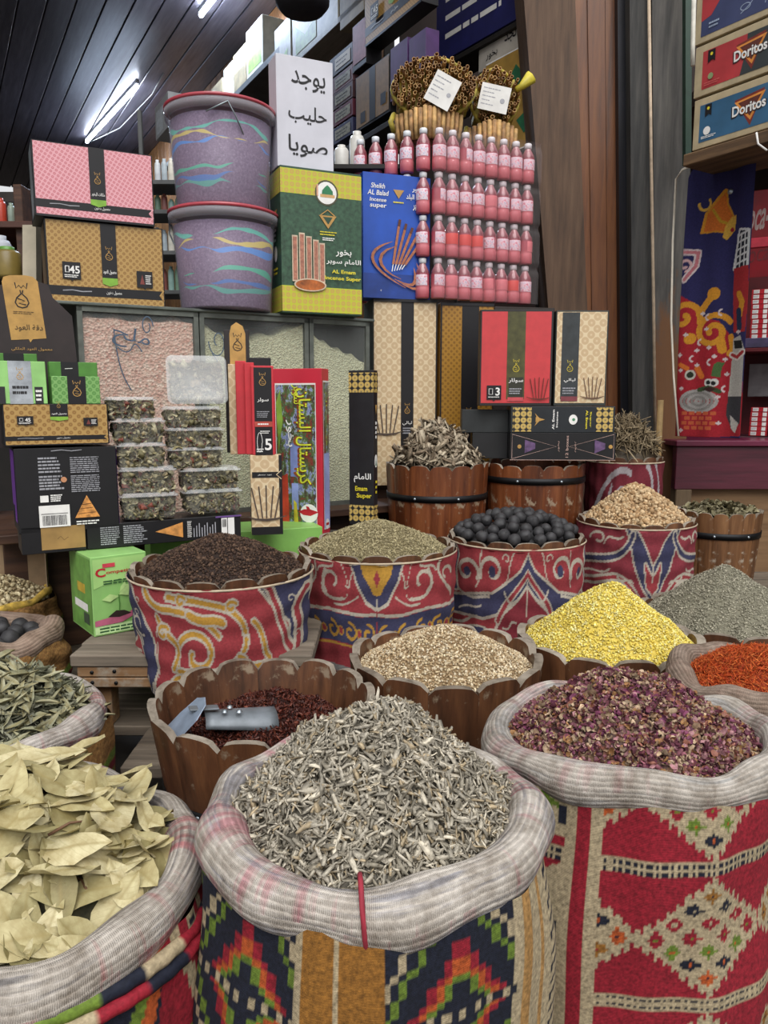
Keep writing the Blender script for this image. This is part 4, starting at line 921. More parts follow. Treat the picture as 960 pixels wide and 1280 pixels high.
struct_box('wall_left', -7.2, 2.4, 0, -7.1, 12.7, CEIL+.1, M('2a211c', .8, .3, 4, name='dark_plaster'))
struct_box('wall_back', -7.2, 12.6, 0, -2, 12.7, CEIL+.1, M('2a241f', .8, .3, 4, name='dark_plaster'))
def fix(o): return tag(o, kind='structure')
# right neighbour: wall behind the cooler, ceiling piece
struct_box('wall_far_right', .1, 5.3, 0, 4.2, 5.4, 4.4, M('2a1c18', .8, .3, 4, name='dark_plaster'))
struct_box('wall_side_right', 3.9, 2.4, 0, 4.0, 5.4, 4.4, M('2a1c18', .8, .3, 4, name='dark_plaster'))
struct_box('ceiling_right', 1.6, 3.9, 3.0, 4.0, 5.4, 3.08, M('4a362c', .8, .3, 6, name='dark_plaster'))

def slab(name, pts, Y, depth, mat, parent=None, extra=None):
    P = [at(x, y, Y) for x, y in pts]; B = [at(x, y, Y)+Vector((0, depth, 0)) for x, y in pts]
    m = MB(); m.hexa([tuple(p) for p in P+B]); return m.build(name, mat, parent)
def down(pl_, z):     # pixel row on which height z shows, at depth Y
    return None
def post(name, xtl, xtr, xbl, xbr, Y, depth, mat, ztop=4.3, zbot=DZ, parent=None):
    """upright timber given by its pixel columns at the top of the frame and at row 560"""
    a, b, c, d = at(xbl, 560, Y), at(xbr, 560, Y), at(xtr, 0, Y), at(xtl, 0, Y)
    def ext(p, q, z): t = (z-p.z)/(q.z-p.z); return p+(q-p)*t
    P = [ext(a, d, zbot), ext(b, c, zbot), ext(b, c, ztop), ext(a, d, ztop)]
    m = MB(); m.hexa([tuple(p) for p in P]+[tuple(p+Vector((0, depth, 0))) for p in P]); return m.build(name, mat, parent)
tag(post('wooden_pillar', 655, 719, 699, 741, 4.0, .22, BROWNW), 'broad rough brown wooden pillar right of the pink bottles', 'pillar')
dp = thing('door_frame', 'varnished orange-brown frame boards between the brown pillar and the grey posts', 'frame', (0, 0, 0))
post('board', 718, 734, 739, 742, 4.1, .1, ORNGW, parent=dp); post('board', 734.5, 756, 742.5, 760, 4.09, .1, ORNGW, parent=dp); post('board', 756.5, 773, 760.5, 778, 4.1, .1, ORNGW, parent=dp)
tag(post('shutter_rail', 772, 788, 776, 792, 4.05, .12, M('15151d', .4, .2, 8, 0, .4, name='iron')), 'black vertical strip filling the dark gap between orange boards and grey post', 'rail')  # black strip put in for the dark gap between the timbers
tag(post('timber_post', 787, 813, 791, 818, 3.98, .16, GREYW), 'narrow grey weathered timber post left of the white cable', 'post')
tag(post('timber_post', 815, 866, 820, 858, 4.0, .2, wood('grey_to_brown_post', '3a3938', '5a5754', '74706a', 'z', .8, bump=.8, bare=(1.95, '8a5c34'))), 'wide grey timber post with bare brown patches beside the banner', 'post')
m = MB(); m.tube([at(811, -20, 3.96), at(814, 200, 3.96), at(817, 380, 3.96), at(819, 545, 3.96)], .008, 8); tag(m.build('cable', M('b9a48c', .5, name='cable')), 'pale conduit running down the joint of the grey posts', 'cable')
m = MB(); m.tube([at(868, -20, 3.2), at(866, 60, 3.2), at(866, 82, 3.2)], .009, 8); tag(m.build('cable', M('c8c4b8', .5, name='cable')), 'short white cable beside the snack cartons', 'cable')
# maroon board with timber under it
mb_ = thing('counter_board', 'deep maroon painted board below the banner, pale wood under it', 'counter', (0, 0, 0))
p0, p1_ = at(846, 553, 3.85), at(846, 612, 3.85)
MB().box(p0.x, 3.85, p1_.z, 3.6, 3.9, p0.z-.02, .004).build('face_board', MAROON, mb_)
MB().box(p0.x-.01, 3.83, p0.z-.019, 3.6, 4.7, p0.z+.01, .004).build('top_board', wood('lit_maroon_top_board', '5a1232', '7c1c46', '8f2a56', 'x', .4, coat=.3), mb_)  # lit top face of the maroon board, light put into a brighter colour
MB().box(p0.x+.05, 3.9, .0, 3.6, 3.94, p1_.z, .004).build('lower_panel', wood('pale_plywood', '7c5c3e', '9c7a56', 'b08e68', 'x', .7), mb_)
MB().box(p0.x+.01, 3.85, DZ, p0.x+.09, 3.93, p1_.z, .004).build('leg', wood('worn_leg', '5a4a38', '7c6850', '90795c', 'z', .8), mb_)
m = MB(); m.tube([(at(825, 548, 3.75).x, 3.75, DZ), at(826, 500, 3.75)], .014, 10); tag(m.build('wooden_stick', M('a88a5c', .7, name='raw_wood')), 'pale round stick standing behind the straw bundle', 'stick')

# ================================================================ PRINTED DESIGNS
GOLD = M('b08a4a', .4, .1, 20, 0, .5, name='gold_foil'); GOLDF = M('b58c4c', .5, .1, name='gold_print'); INKB = M('141216', .45, name='black_print'); INKW = M('e8e6e2', .5, .04, name='white_print'); INKR = M('b3202c', .5, name='red_print'); INKY = M('e0cf30', .5, name='yellow_print')
LIMEC = M('7fae3c', .5, name='green_print'); GREYP = M('9a9aa0', .5, name='grey_print'); TAN = M('c9a878', .5, name='tan_print')
C_GOLD = dots('gold_dotted_board', 'b08d52', '8f6a36', 62, .3); C_PINK = dots('pink_star_board', 'dea2aa', 'c6767f', 75, .32, 30, base2='e2aeb4'); C_CREAM = dots('cream_ring_board', 'd8c4a0', 'c3a883', 30, .42, 45, base2='d8c4a0')
C_GREEN = dots('green_scaled_board', '7cab62', '5c8f48', 70, .36); C_YEL = dots('yellow_green_honeycomb', 'b9bd34', 'c0a24e', 44, .36, 0); C_BW = dots('black_gold_check', '1c1c20', 'bfa25a', 40, .42, 0, base2='3a4450')
C_OCH = dots('ochre_dotted_board', 'a07428', '7c5418', 55, .26); C_RED = M('c0333c', .4, .04, 40, name='red_card')
def emblem(p, u, v, h, mat, mt2=None):
    """little crowned flask"""
    W, H = p.W, p.H; s = h/ H; k = h/W
    f = lambda a, b: (u+a*k, v+b*s)
    p.stroke(mat, [f(-.22, .5), f(-.18, .28), f(-.08, .4), f(0, .3), f(.08, .4), f(.18, .28), f(.22, .5)], h*.04, 'printed_emblem')
    p.stroke(mat, [f(a*1, b) for a, b in ((-.05, .22), (-.02, .08), (-.18, -.08), (-.24, -.25), (-.16, -.4), (0, -.45), (.16, -.4), (.24, -.25), (.18, -.08), (.02, .08), (.05, .22))], h*.045, 'printed_emblem')
    p.stroke(mat, [f(-.15, -.1), f(.1, -.18), f(-.12, -.28), f(.14, -.33)], h*.04, 'printed_emblem')
def tagp(p, u, v, w, h, num, side=1):
    W, H = p.W, p.H
    p.poly(INKB, [(u-w/2, v-h/2), (u-w*.1, v-h/2), (u, v-h*.62), (u+w*.1, v-h/2), (u+w/2, v-h/2), (u+w/2, v+h/2), (u-w/2, v+h/2)], 'price_tag')
    if num: p.text(INKW, num, u+w*.16, v+h*.06, h*H*.45, bold=.02); p.stroke(INKW, [(u-w*.34, v+h*.25), (u-w*.14, v+h*.25), (u-w*.14, v-h*.1), (u-w*.34, v-h*.1), (u-w*.34, v+h*.25)], h*H*.05); p.lines(INKW, u-w*.4, v-h*.42, u+w*.4, v-h*.22, 2, .5)
    else:
        p.poly(M('7c3a34', .5, name='cone_print'), [(u-w*.3, v-h*.3), (u, v-h*.3), (u-w*.15, v+h*.3)]); p.lines(INKW, u+w*.05, v-h*.3, u+w*.42, v+h*.3, 5, .45)
def sticks(p, u, v, h, mat, n=6, mat2=None):
    W, H = p.W, p.H; k = h/W; s = h/H
    for i in range(n):
        t = (i-(n-1)/2)/(n-1); p.stroke(mat, [(u+t*.45*k, v-.42*s), (u+t*.8*k, v+(.5-abs(t)*.12)*s)], h*.034, 'printed_sticks')
    p.stroke(mat2 or mat, [(u-.55*k, v-.36*s), (u-.3*k, v-.44*s), (u, v-.47*s), (u+.3*k, v-.44*s), (u+.55*k, v-.36*s)], [h*.02, h*.05, h*.07, h*.05, h*.02], 'printed_sticks')
def display(r, W, H, base, title='معمول العود', price='45', ribv=0.0, band=True, green=True, tagv=.33, ribbon=.13, top=True):
    p = front(r, W, H)
    p.rect(base, 0.012, .02, .988, .985, 'printed_board')
    if band:
        p.poly(INKB, [(.01, .12), (.985, .12), (.955, .175), (.985, .23), (.01, .23)], 'printed_band'); p.stroke(base, [(.99, .11), (.955, .175), (.99, .24)], W*.012, 'printed_band')
        p.text(INKW, 'معمول دخون', .55, .175, H*.05, W*.13); p.stroke(GREYP, [(.12, .175), (.2, .185), (.28, .172), (.36, .18)], H*.012); p.rect(INKB, .01, 0.0, .99, .03, 'printed_band')
    u0 = .5-ribbon/2+.02; u1 = u0+ribbon
    p.poly(INKB, [(u0, ribv or .29), ((u0+u1)/2, (ribv or .29)-.02), (u1, ribv or .29), (u1, .985), (u0, .985)], 'printed_ribbon')
    v0 = ribv or .29
    if green: p.poly(LIMEC, [(u0, v0), ((u0+u1)/2, v0-.03), (u1, v0), (u1, v0+.07), (u0, v0+.07)], 'printed_ribbon')
    p.text(INKW, title, (u0+u1)/2, v0+.14+(0 if green else -.05), H*.055, W*ribbon*.85, bold=.01)
    emblem(p, (u0+u1)/2, v0+.36, H*.17, GOLDF)
    if price: tagp(p, .2, tagv+.05, .15, .2, price); tagp(p, .82, tagv, .14, .2, None)
    return p

# ================================================================ COUNTER, BINS AND THE UPPER SHELF
PB = plane(95, 377, 2.72, 30)
def onP(P, s, n=0): c, q_ = math.cos(P[2]*D2R), math.sin(P[2]*D2R); return Vector((P[0]+c*s-q_*n, P[1]+q_*s+c*n, 0))
def pbox(name, P, s0, s1, n0, n1, z0, z1, mat, parent=None, bev=.003):
    ob = MB().box(s0, n0, z0, s1, n1, z1, bev).build(name, mat, parent); ob.location = (P[0], P[1], 0); ob.rotation_euler = (0, 0, P[2]*D2R); return ob
ZC = 1.06
ct = thing('stall_counter', 'dark wooden counter behind the cloth-covered tubs carrying the grain bins', 'counter', (0, 0, 0))
pbox('top_board', PB, -.30, 1.33, -.12, .52, .1*10.3, ZC, W_DARK, ct); pbox('front_board', PB, -.28, 1.33, .0, .02, DZ, 1.03, W_DARK, ct)
pbox('back_board', PB, -.28, 1.33, .48, .50, DZ, 1.03, W_DARK, ct)
for s in (-.28, 1.3): pbox('side_board', PB, s, s+.02, .02, .48, DZ, 1.03, W_DARK, ct)
ct2 = thing('riser_block', 'dark plank riser behind the barrels under the tall incense boxes', 'counter', (0, 0, 0))
MB().box(-.12, 3.46, DZ, .70, 3.48, 1.10, .003).build('front_board', W_DARK, ct2); MB().box(-.12, 3.86, DZ, .70, 3.88, 1.10, .003).build('back_board', W_DARK, ct2); MB().box(-.13, 3.45, 1.10, .71, 3.9, 1.12, .003).build('top_board', W_DARK, ct2)
ZS = 1.835
GLASS = glassy('clear_glass', 'fafdfb', .05, .03); STEELF = M('6f736c', .45, .15, 20, 0, .7, name='steel_frame')
SALT = None
def granular(name, pal, sc):
    g = N(name); vo = g.n('TexVoronoi'); vo.inputs['Scale'].default_value = sc; g.l(g.mapping((1, 1, 1)), vo.inputs['Vector'])
    sx = g.n('SeparateColor'); g.l(vo.outputs['Color'], sx.inputs[0]); c = g.ramp(sx.outputs[0], [(i/(len(pal)-1), c) for i, c in enumerate(pal)])
    big = g.noise(g.mapping((1, 1, 1)), 6, 4, .7); c = g.mix(g.ramp(big, [(.4, (0, 0, 0)), (.65, (150, 150, 150))]), c, pal[-1])
    g.base(c); g.set(Roughness=.6); g.bump(vo.outputs['Distance'], .8, .006); return g.m
S_SALT = granular('rock_salt_grains', ('c8968a', 'd8aea2', 'b87a6c', 'dcbcb0', 'c08878'), 110); S_SAND = granular('pale_crumbs', ('a89e80', 'bcb294', 'c8c0a4', 'b0a688'), 150)
def bin_(s0, s1, label, clabel, cname, mat, fillfn, cat='salt'):
    b = thing('glass_bin', label, 'bin', (PB[0], PB[1], 0), PB[2]*D2R); z0, z1 = ZC, ZS-.012; t = .018
    m = MB(); m.box(s0, 0, z0, s0+t, .02, z1); m.box(s1-t, 0, z0, s1, .02, z1); m.box(s0, 0, z1-t, s1, .02, z1); m.box(s0, 0, z0, s1, .02, z0+t); m.build('front_frame', STEELF, b)
    MB().box(s0+t, .006, z0+t, s1-t, .009, z1-t).build('glass_pane', GLASS, b)
    m = MB(); m.box(s0, .02, z0, s0+.004, .42, z1); m.box(s1-.004, .02, z0, s1, .42, z1); m.box(s0, .41, z0, s1, .42, z1); m.box(s0+.004, .02, z0, s1-.004, .41, z0+.004); m.build('bin_walls', M('3a3e3c', .5, name='steel_sheet'), b)
    nx = 40; V = []; F = []
    for j in range(9):
        for i in range(nx+1):
            u = i/nx; s = s0+t+.002+(s1-s0-2*t-.004)*u; zt = fillfn(u); n = .0125+.37*j/8; V.append((s, n, zt+.01*math.sin(u*23+j)*(j > 0)+.02*math.sin(j)))
    for j in range(8):
        for i in range(nx): a = j*(nx+1)+i; F.append((a, a+1, a+nx+2, a+nx+1))
    b0 = len(V)
    for i in range(nx+1): V.append((V[i][0], .0125, z0+.01))
    for i in range(nx): F.append((b0+i, b0+i+1, i+1, i))
    mm = MB(); mm.add(V, F); o = mm.build(cname, mat); o.location = (PB[0], PB[1], 0); o.rotation_euler = (0, 0, PB[2]*D2R); tag(o, clabel, cat, None, 'stuff')
    return b, s0, s1, z0, z1
def sat(px, P=PB, y=420): v = onpl(px, y, P); return math.hypot(v.x-P[0], v.y-P[1])*(1 if v.x > P[0] else -1)
BL = M('46586c', .5, name='marker_ink')
sa, sb, sc2, sd = 0, sat(250), sat(387), sat(462)
b, *_ = bin_(sa, sb-.004, 'wide glass-fronted bin full of pink salt, leftmost of the bins', 'pink rock salt filling the leftmost glass bin', 'rock_salt', S_SALT, lambda u: ZS-.055+.004*math.sin(u*9))
p = Print(b, (sa, 0, ZC), (1, 0, 0), (0, 0, 1), sb-sa, ZS-ZC-.01); p.text(BL, 'ملح', .42, .86, .075, .13, rot=-12); p.stroke(BL, bez((.28, .9), (.3, .7), (.36, .66), (.4, .62)), .004); p.stroke(BL, spiral(.55, .92, .05, .02, 0, 400), .004); p.stroke(BL, bez((.3, .82), (.45, .74), (.4, .9), (.5, .8)), .004); p.done()
b, *_ = bin_(sb, sc2-.004, 'glass-fronted bin with sloping beige crumbs, middle of the bins', 'beige crumbs filling the middle glass bin', 'ground_gum', S_SAND, lambda u: ZS-.07-.05*math.sin(PI*u)+.035*u, 'crumbs')
p = Print(b, (sb, 0, ZC), (1, 0, 0), (0, 0, 1), sc2-sb, ZS-ZC-.01); p.stroke(BL, spiral(.15, .86, .08, .02, 180, 600), .004); p.stroke(BL, bez((.1, .8), (.25, .7), (.1, .6), (.05, .55)), .004); p.done()
b, *_ = bin_(sc2, sd, 'narrow glass-fronted bin less than full, rightmost of the bins', 'beige crumbs filling the narrow glass bin', 'ground_gum', S_SAND, lambda u: ZS-.07-.11*u**.7, 'crumbs')
us = thing('upper_shelf', 'grey glass-edged shelf above the grain bins under the two colour-layered buckets', 'shelf', (0, 0, 0))
pbox('shelf_board', PB, -.30, sd+.02, -.01, .50, ZS-.012, ZS, M('5c625c', .4, .2, 12, 0, .3, name='shelf_metal'), us)
pbox('post', PB, -.30, -.27, .40, .46, ZC, ZS-.012, W_DARK, us); pbox('post', PB, sd-.01, sd+.02, .43, .46, ZC, ZS-.012, STEELF, us); pbox('post', PB, -.07, -.04, .02, .05, ZC, ZS-.012, STEELF, us)

# ================================================================ STACK AT THE LEFT
PA = plane(110, 692, 2.21, 29)
r, W, H = carton('tea_carton', 'light green carton showing a seedling held in a hand, on the wooden step', 'carton', None, 118, 187, 697, 795, .20, M('8cbc6c', .45, .08, 10, name='green_card'), Yl=2.10, psi=38, z=.835)
p = front(r, W, H); G1 = M('a4cf7c', .45, .08, 8, name='pale_green_print'); p.poly(G1, [(.03, .97), (.97, .97), (.97, .5), (.5, .7), (.03, .6)]); p.rect(M('bfe0a0', .5, name='pale_green_print'), .02, .02, .98, .13)
p.lines(M('2f5a34', .5, name='dark_green_print'), .1, .03, .9, .11, 2, .5); p.text(INKR, 'C', .16, .80, H*.11, W*.18, bold=.03); p.text(INKR, 'ompetition', .56, .79, H*.05, W*.6, bold=.02); p.rect(M('c8404e', .5, name='pink_print'), .2, .86, .42, .91); p.lines(M('2f5a34', .5, name='dark_green_print'), .2, .64, .95, .70, 2, .5)
p.poly(M('b8607c', .5, name='pink_print'), [(.02, .2), (.25, .22), (.6, .24), (.85, .34), (.7, .2), (.5, .14), (.02, .13)], 'printed_hand'); p.poly(M('2a1c18', .6, name='soil_print'), [(.25, .23), (.4, .3), (.55, .29), (.68, .24), (.45, .21)], 'printed_soil')
p.stroke(M('4a7a34', .5, name='stem_print'), [(.46, .29), (.47, .38), (.46, .5)], .003); LG = M('b8d88c', .5, name='leaf_print'); p.poly(LG, [(.46, .5), (.6, .62), (.75, .6), (.85, .5), (.65, .47)], 'printed_leaf'); p.poly(LG, [(.46, .48), (.3, .52), (.15, .46), (.3, .42)], 'printed_leaf'); p.poly(LG, [(.47, .52), (.5, .6), (.58, .66), (.6, .6)], 'printed_leaf'); p.done()
p = side_l(r, H, .20); p.rect(M('6a9a48', .5, name='green_print'), .03, .03, .97, .97); p.rect(M('c8a83a', .5, name='yellow_print'), .35, .5, .7, .62); p.rect(INKW, .2, .28, .8, .38); p.rect(M('3c4c3a', .5, name='dark_print'), .6, .12, .85, .26); p.done()
P2 = plane(190, 700, 2.50, 22)
r, W, H = carton('tea_carton', 'long light green carton mostly hidden behind the clove tub, green lid visible', 'carton', P2, 190, 404, 672, 740, .22, M('84b85c', .45, .08, 10, name='green_card'), z=DZ)
r, W, H = carton('cardboard_box', 'open brown cardboard box behind the small sacks at the left edge', 'box', None, -40, 62, 672, 762, .3, M('8a7358', .8, .15, 12, .3, name='cardboard'), Yl=2.55, psi=20, z=DZ)
m = MB(); m.box(W, -.01, H*.35, W+.003, .12, H*1.0); m.box(W, -.07, H*.3, W+.003, -.012, H*.9); m.build('flap', M('9a846a', .8, name='cardboard'), r)
r, W, H = carton('incense_carton', 'black open-ended carton with a plain gold front panel under the black carton', 'carton', PA, 28, 109, 660, 694, .14, BLK, z=1.066)
p = front(r, W, H); p.rect(M('9c7c4a', .4, .12, 15, name='gold_card'), .3, .12, .985, .97); p.stroke(M('7c5f38', .5, name='gold_print'), [(.55, .5), (.6, .6), (.65, .45), (.72, .55)], .002); p.done()
TXT = GREYP
r, W, H = carton('incense_carton', 'long black carton with small white print and orange cone picture above the green carton', 'carton', PA, 110, 302, 657, 692, .13, BLK, z=1.066)
p = front(r, W, H)
for a, b_ in ((.08, .2), (.22, .37)): p.lines(TXT, a, .12, b_, .9, 9, .5, seed=int(a*100))
p.poly(M('c88a48', .5, .2, 60, name='cone_print'), [(.42, .52), (.6, .85), (.6, .18)]); p.lines(INKW, .63, .15, .66, .88, 12, .4)
for i in range(9): p.rect(TXT, .67+i*.018, .15, .677+i*.018, .55+.3*((i*7) % 3)/3)
p.rect(INKW, .86, .1, .9, .9, 'price_label'); p.rect(INKW, .905, .1, .95, .9, 'price_label'); p.bars(INKB, .865, .5, .895, .85, 8); p.rect(M('6a4a8a', .5, name='purple_print'), .82, .93, 1, 1); p.done()
r, W, H = carton('incense_carton', 'big black carton with barcode, orange cone picture and purple side, lower left stack', 'carton', PA, 24, 150, 561, 668, .17, BLK)
p = front(r, W, H); p.lines(TXT, .22, .7, .46, .9, 5, .5, seed=2); p.lines(TXT, .22, .5, .46, .68, 5, .6, seed=3); p.lines(TXT, .53, .69, .82, .89, 8, .45, jitter=.05, seed=4); p.lines(TXT, .53, .46, .82, .67, 9, .45, jitter=.05, seed=5)
p.disc(M('d0926a', .5, name='orange_print'), .46, .62, .008); p.rect(INKW, .22, .36, .3, .44, 'printed_badge'); p.lines(INKW, .32, .36, .44, .45, 4, .6)
p.rect(INKW, .2, .06, .5, .32, 'barcode_label'); p.bars(INKB, .23, .08, .47, .20, 30); p.stroke(INKB, [(.22, .22), (.48, .22)], .0015); CO = M('c98a48', .5, .25, 80, name='cone_print'); p.poly(CO, [(.55, .15), (.80, .15), (.675, .42)], 'printed_cone')
for v in (.2, .26, .31): p.stroke(M('6b4520', .5, name='cone_line_print'), [(.56+(v-.15)*.4, v), (.78-(v-.15)*.4, v+.01)], .0015)
p.lines(INKW, .56, .06, .8, .12, 2, .5); p.stroke(GREYP, [(.35, .965), (.45, .975), (.55, .96), (.65, .97)], .002); p.done()
PUR = M('6c3a92', .45, .1, 15, name='purple_card'); p = side_l(r, H, .17); p.rect(PUR, .05, .12, .95, .97); p.rect(INKB, .1, .12, .5, .3); p.done()
p = Print(r, (W, 0, 0), (0, 1, 0), (0, 0, 1), .17, H); p.rect(PUR, .0, .03, .95, .97); p.done()
r, W, H = carton('incense_display', 'low gold dotted carton marked 45 on top of the big black carton', 'carton', PA, 6, 137, 505, 558, .15, BLK)
p = display(r, W, H, C_GOLD, tagv=.56, ribv=.62, ribbon=.17, green=True); p.done(); p = side_r(r, W, H, .15); p.rect(INKB, .02, .02, .98, .98); p.done()
r, W, H = carton('incense_carton', 'small green scaled box with black centre standing in the gold carton', 'carton', PA, 66, 126, 470, 505, .04, C_GREEN)
p = front(r, W, H); p.rect(INKB, .32, 0, .7, 1, 'printed_ribbon'); emblem(p, .51, .55, H*.6, GOLDF); p.done()
a = r.location; r2, W, H = carton('incense_carton', 'green and black box rising behind the small green scaled box', 'carton', (PA[0]-.03, PA[1]+.06, 29), 64, 124, 452, 505, .04, M('4c8034', .5, .1, name='green_card'))
p = front(r2, W, H); p.rect(INKB, .24, 0, .6, 1, 'printed_ribbon'); p.stroke(INKW, [(.32, .84), (.48, .85)], .0015); p.done()
r, W, H = carton('foil_packet', 'shiny silver and green packet at the left edge of the gold carton', 'packet', PA, -6, 60, 450, 505, .03, M('8cc070', .35, .1, 12, .2, name='green_foil'), lean=-6)
p = front(r, W, H); p.rect(M('b8bcc0', .18, .2, 14, .4, .8, name='silver_foil'), .28, 0, .72, 1, 'foil_window'); p.rect(INKB, .76, .0, .92, .4); p.rect(INKB, .05, .0, .2, .4); p.lines(INKW, .78, .05, .9, .35, 3); p.lines(INKB, .34, .2, .66, .45, 2, .5); emblem(p, .5, .7, H*.3, GOLDF); p.done()
r, W, H = carton('incense_carton', 'green-black striped box at far left behind the silver packet', 'carton', (PA[0]-.05, PA[1]+.09, 29), -10, 50, 441, 505, .03, M('4c8034', .5, .1, name='green_card'))
p = front(r, W, H); p.rect(INKB, .3, .8, .72, 1); p.done()
# dark header board with gold card
P3 = (PA[0]-.06, PA[1]+.16, 29); a = onpl(-12, 560, P3); r = thing('display_header', 'dark brown display board with rounded gold card and crowned flask emblem', 'display', a, 29*D2R)
b = onpl(98, 560, P3); W = (b-a).to_2d().length; f = lambda px, py: ((onpl(px, py, P3)-a).to_2d().length*(1 if onpl(px, py, P3).x > a.x else -1), onpl(px, py, P3).z-a.z)
out = [(0, 0), (W, 0), f(96, 448), f(90, 395), f(66, 372), f(60, 356), f(42, 350), f(-12, 358)]
MB().prism(out, 0, .02).build('header_board', M('2c2222', .55, .2, 12, name='dark_card'), r); MB().box(0, .02, 0, W, .14, f(0, 450)[1]*.95).build('carton', BLK, r)
H = f(0, 350)[1]; p = Print(r, (0, 0, 0), (1, 0, 0), (0, 0, 1), W, H); mk = lambda pts: [(x/W, z/H) for x, z in pts]
p.poly(GOLDF, mk([f(14, 425), f(36, 424), f(38, 428), f(41, 424), f(58, 423), f(47, 352), f(41, 346), f(30, 344), f(12, 344), f(4, 346), f(2, 352)]), 'gold_card')
e = mk([f(27, 370)])[0]; emblem(p, e[0], e[1], .075, INKB); e = mk([f(36, 410)])[0]; p.text(INKB, 'دقة العود', e[0], e[1], .02, .075); e = mk([f(30, 391)])[0]; p.lines(INKB, e[0]-.12, e[1]-.01, e[0]+.12, e[1]+.01, 2, .3)
e = mk([f(40, 437)])[0]; p.text(GOLDF, 'معمول العود الملكي', e[0], e[1], .012, .11); p.done()

# clear lidded boxes of mixed herbs
CLR = glassy('clear_plastic', 'fdfefd', .09, .08); LIDP = glassy('clear_plastic_lid', 'fcfdfd', .24, .12)
def rrect(w_, d, r, n=4):
    P = []
    for cx, cy, a0 in ((w_/2-r, -d/2+r, -90), (w_/2-r, d/2-r, 0), (-w_/2+r, d/2-r, 90), (-w_/2+r, -d/2+r, 180)):
        for i in range(n+1): a = (a0+90*i/n)*D2R; P.append((cx+r*math.cos(a), cy+r*math.sin(a)))
    return P
def rings(levels, close=True):
    m = MB(); n = len(rrect(1, 1, .1)); V = []
    for w_, d, r, z in levels: V += [(x, y, z) for x, y in rrect(w_, d, r)]
    F = [(j*n+i, j*n+(i+1) % n, (j+1)*n+(i+1) % n, (j+1)*n+i) for j in range(len(levels)-1) for i in range(n)]
    F += [tuple(range(n-1, -1, -1))]+([tuple((len(levels)-1)*n+i for i in range(n))] if close else []); m.add(V, F, True); return m
hb = [petal(i, .4, .7) for i in range(3)]+[rod(2, .3, .3, 3)]
def clam(name, label, W, D, H, fill=.88, pal=('9c9270', '8a8060', 'b0a684', '7a4438', '6c6648', 'bdb494', '9a8a68', '8f8560')):
    r = thing(name, label, 'box'); rings([(W*.86, D*.86, .012, 0), (W*.9, D*.9, .014, H*.12), (W*.97, D*.97, .016, H*.84), (W, D, .018, H*.86)], False).build('tray', CLR, r)
    rings([(W*1.03, D*1.03, .019, H*.84), (W*1.03, D*1.03, .019, H*.9), (W*.93, D*.93, .016, H*.9), (W*.92, D*.92, .016, H), (W*.80, D*.80, .014, H)], True).build('lid', LIDP, r)
    n = 460; F6 = rng.random((n, 3)); P = np.stack([(F6[:, 0]-.5)*W*.80, (F6[:, 1]-.5)*D*.80, .006+F6[:, 2]*H*.74*fill], 1); k = rng.integers(0, 3, n); P[k == 0, 1] = -D*.405; P[k == 1, 0] = np.sign(P[k == 1, 0])*W*.405
    sc_ = (P[:, 2]/H)*.08+.94; P[:, 0] *= sc_; P[:, 1] *= sc_
    v, f_, c = scatter(hb, P, rotm(n, 'any'), np.full((n, 3),   .019)*(1+rng.normal(size=(n, 1))*.35).clip(.4, 2), pick(pal, n, .25))
    bx = np.array([(x, y, z) for x in (-W*.4, W*.4) for y in (-D*.4, D*.4) for z in (.006, H*.78*fill)]); bf = np.array([(0, 1, 3), (0, 3, 2), (4, 6, 7), (4, 7, 5), (0, 4, 5), (0, 5, 1), (2, 3, 7), (2, 7, 6), (1, 5, 7), (1, 7, 3)])
    link('dried_herbs', npmesh('dried_herbs', np.concatenate([bx, v]), np.concatenate([bf, f_+8]), np.concatenate([np.repeat(L3('6a6248'), 8, axis=0), c])), r, MAT_LEAF)
    return r
protos = []
PC = (PA[0]+.0, PA[1]+.012, 24)
ct_l = [((152, 224, 618, 651), 'bottom of the left stack'), ((150, 222, 585, 619), 'second from the bottom of the left stack'), ((147, 209, 554, 587), 'third from the bottom of the left stack'), ((141, 208, 523, 556), 'fourth from the bottom of the left stack'), ((133, 196, 496, 525), 'topmost of the left stack'),
        ((231, 304, 613, 643), 'bottom of the right stack'), ((227, 302, 586, 614), 'second from the bottom of the right stack'), ((211, 282, 560, 586), 'third from the bottom of the right stack'), ((209, 282, 535, 561), 'fourth from the bottom of the right stack'), ((207, 279, 508, 536), 'topmost lying in the right stack')]
for i, ((xl, xr, yt, yb), wh) in enumerate(ct_l):
    P = (PC[0], PC[1]+(.03 if i >= 5 else 0), 24); a, b = onpl(xl, yb, P), onpl(xr, yb, P); W = (b-a).to_2d().length; H = onpl(xl, yt, P).z-a.z
    r = clam('herb_box', 'clear lidded plastic box of mixed dried herbs, '+wh, W, .11, H*1.0); r.rotation_euler = (0, 0, 24*D2R); d = Vector((math.cos(24*D2R), math.sin(24*D2R), 0)); n_ = Vector((-d.y, d.x, 0))
    r.location = a+d*(W/2)+n_*.055
P = (PC[0], PC[1]+.05, 24); a, b = onpl(208, 507, P), onpl(281, 507, P); W = (b-a).to_2d().length; H = onpl(208, 446, P).z-a.z
r = clam('herb_box', 'clear plastic box standing on edge with pale bits, on top of the right stack', W, H, .04, .35, ('cfc4a4', 'b8a888', '8a7c64', 'a08c70')); r.rotation_euler = Euler((80*D2R, 0, 20*D2R)); d = Vector((math.cos(24*D2R), math.sin(24*D2R), 0)); r.location = a+d*(W/2)+Vector((-.01, .05, H/2))

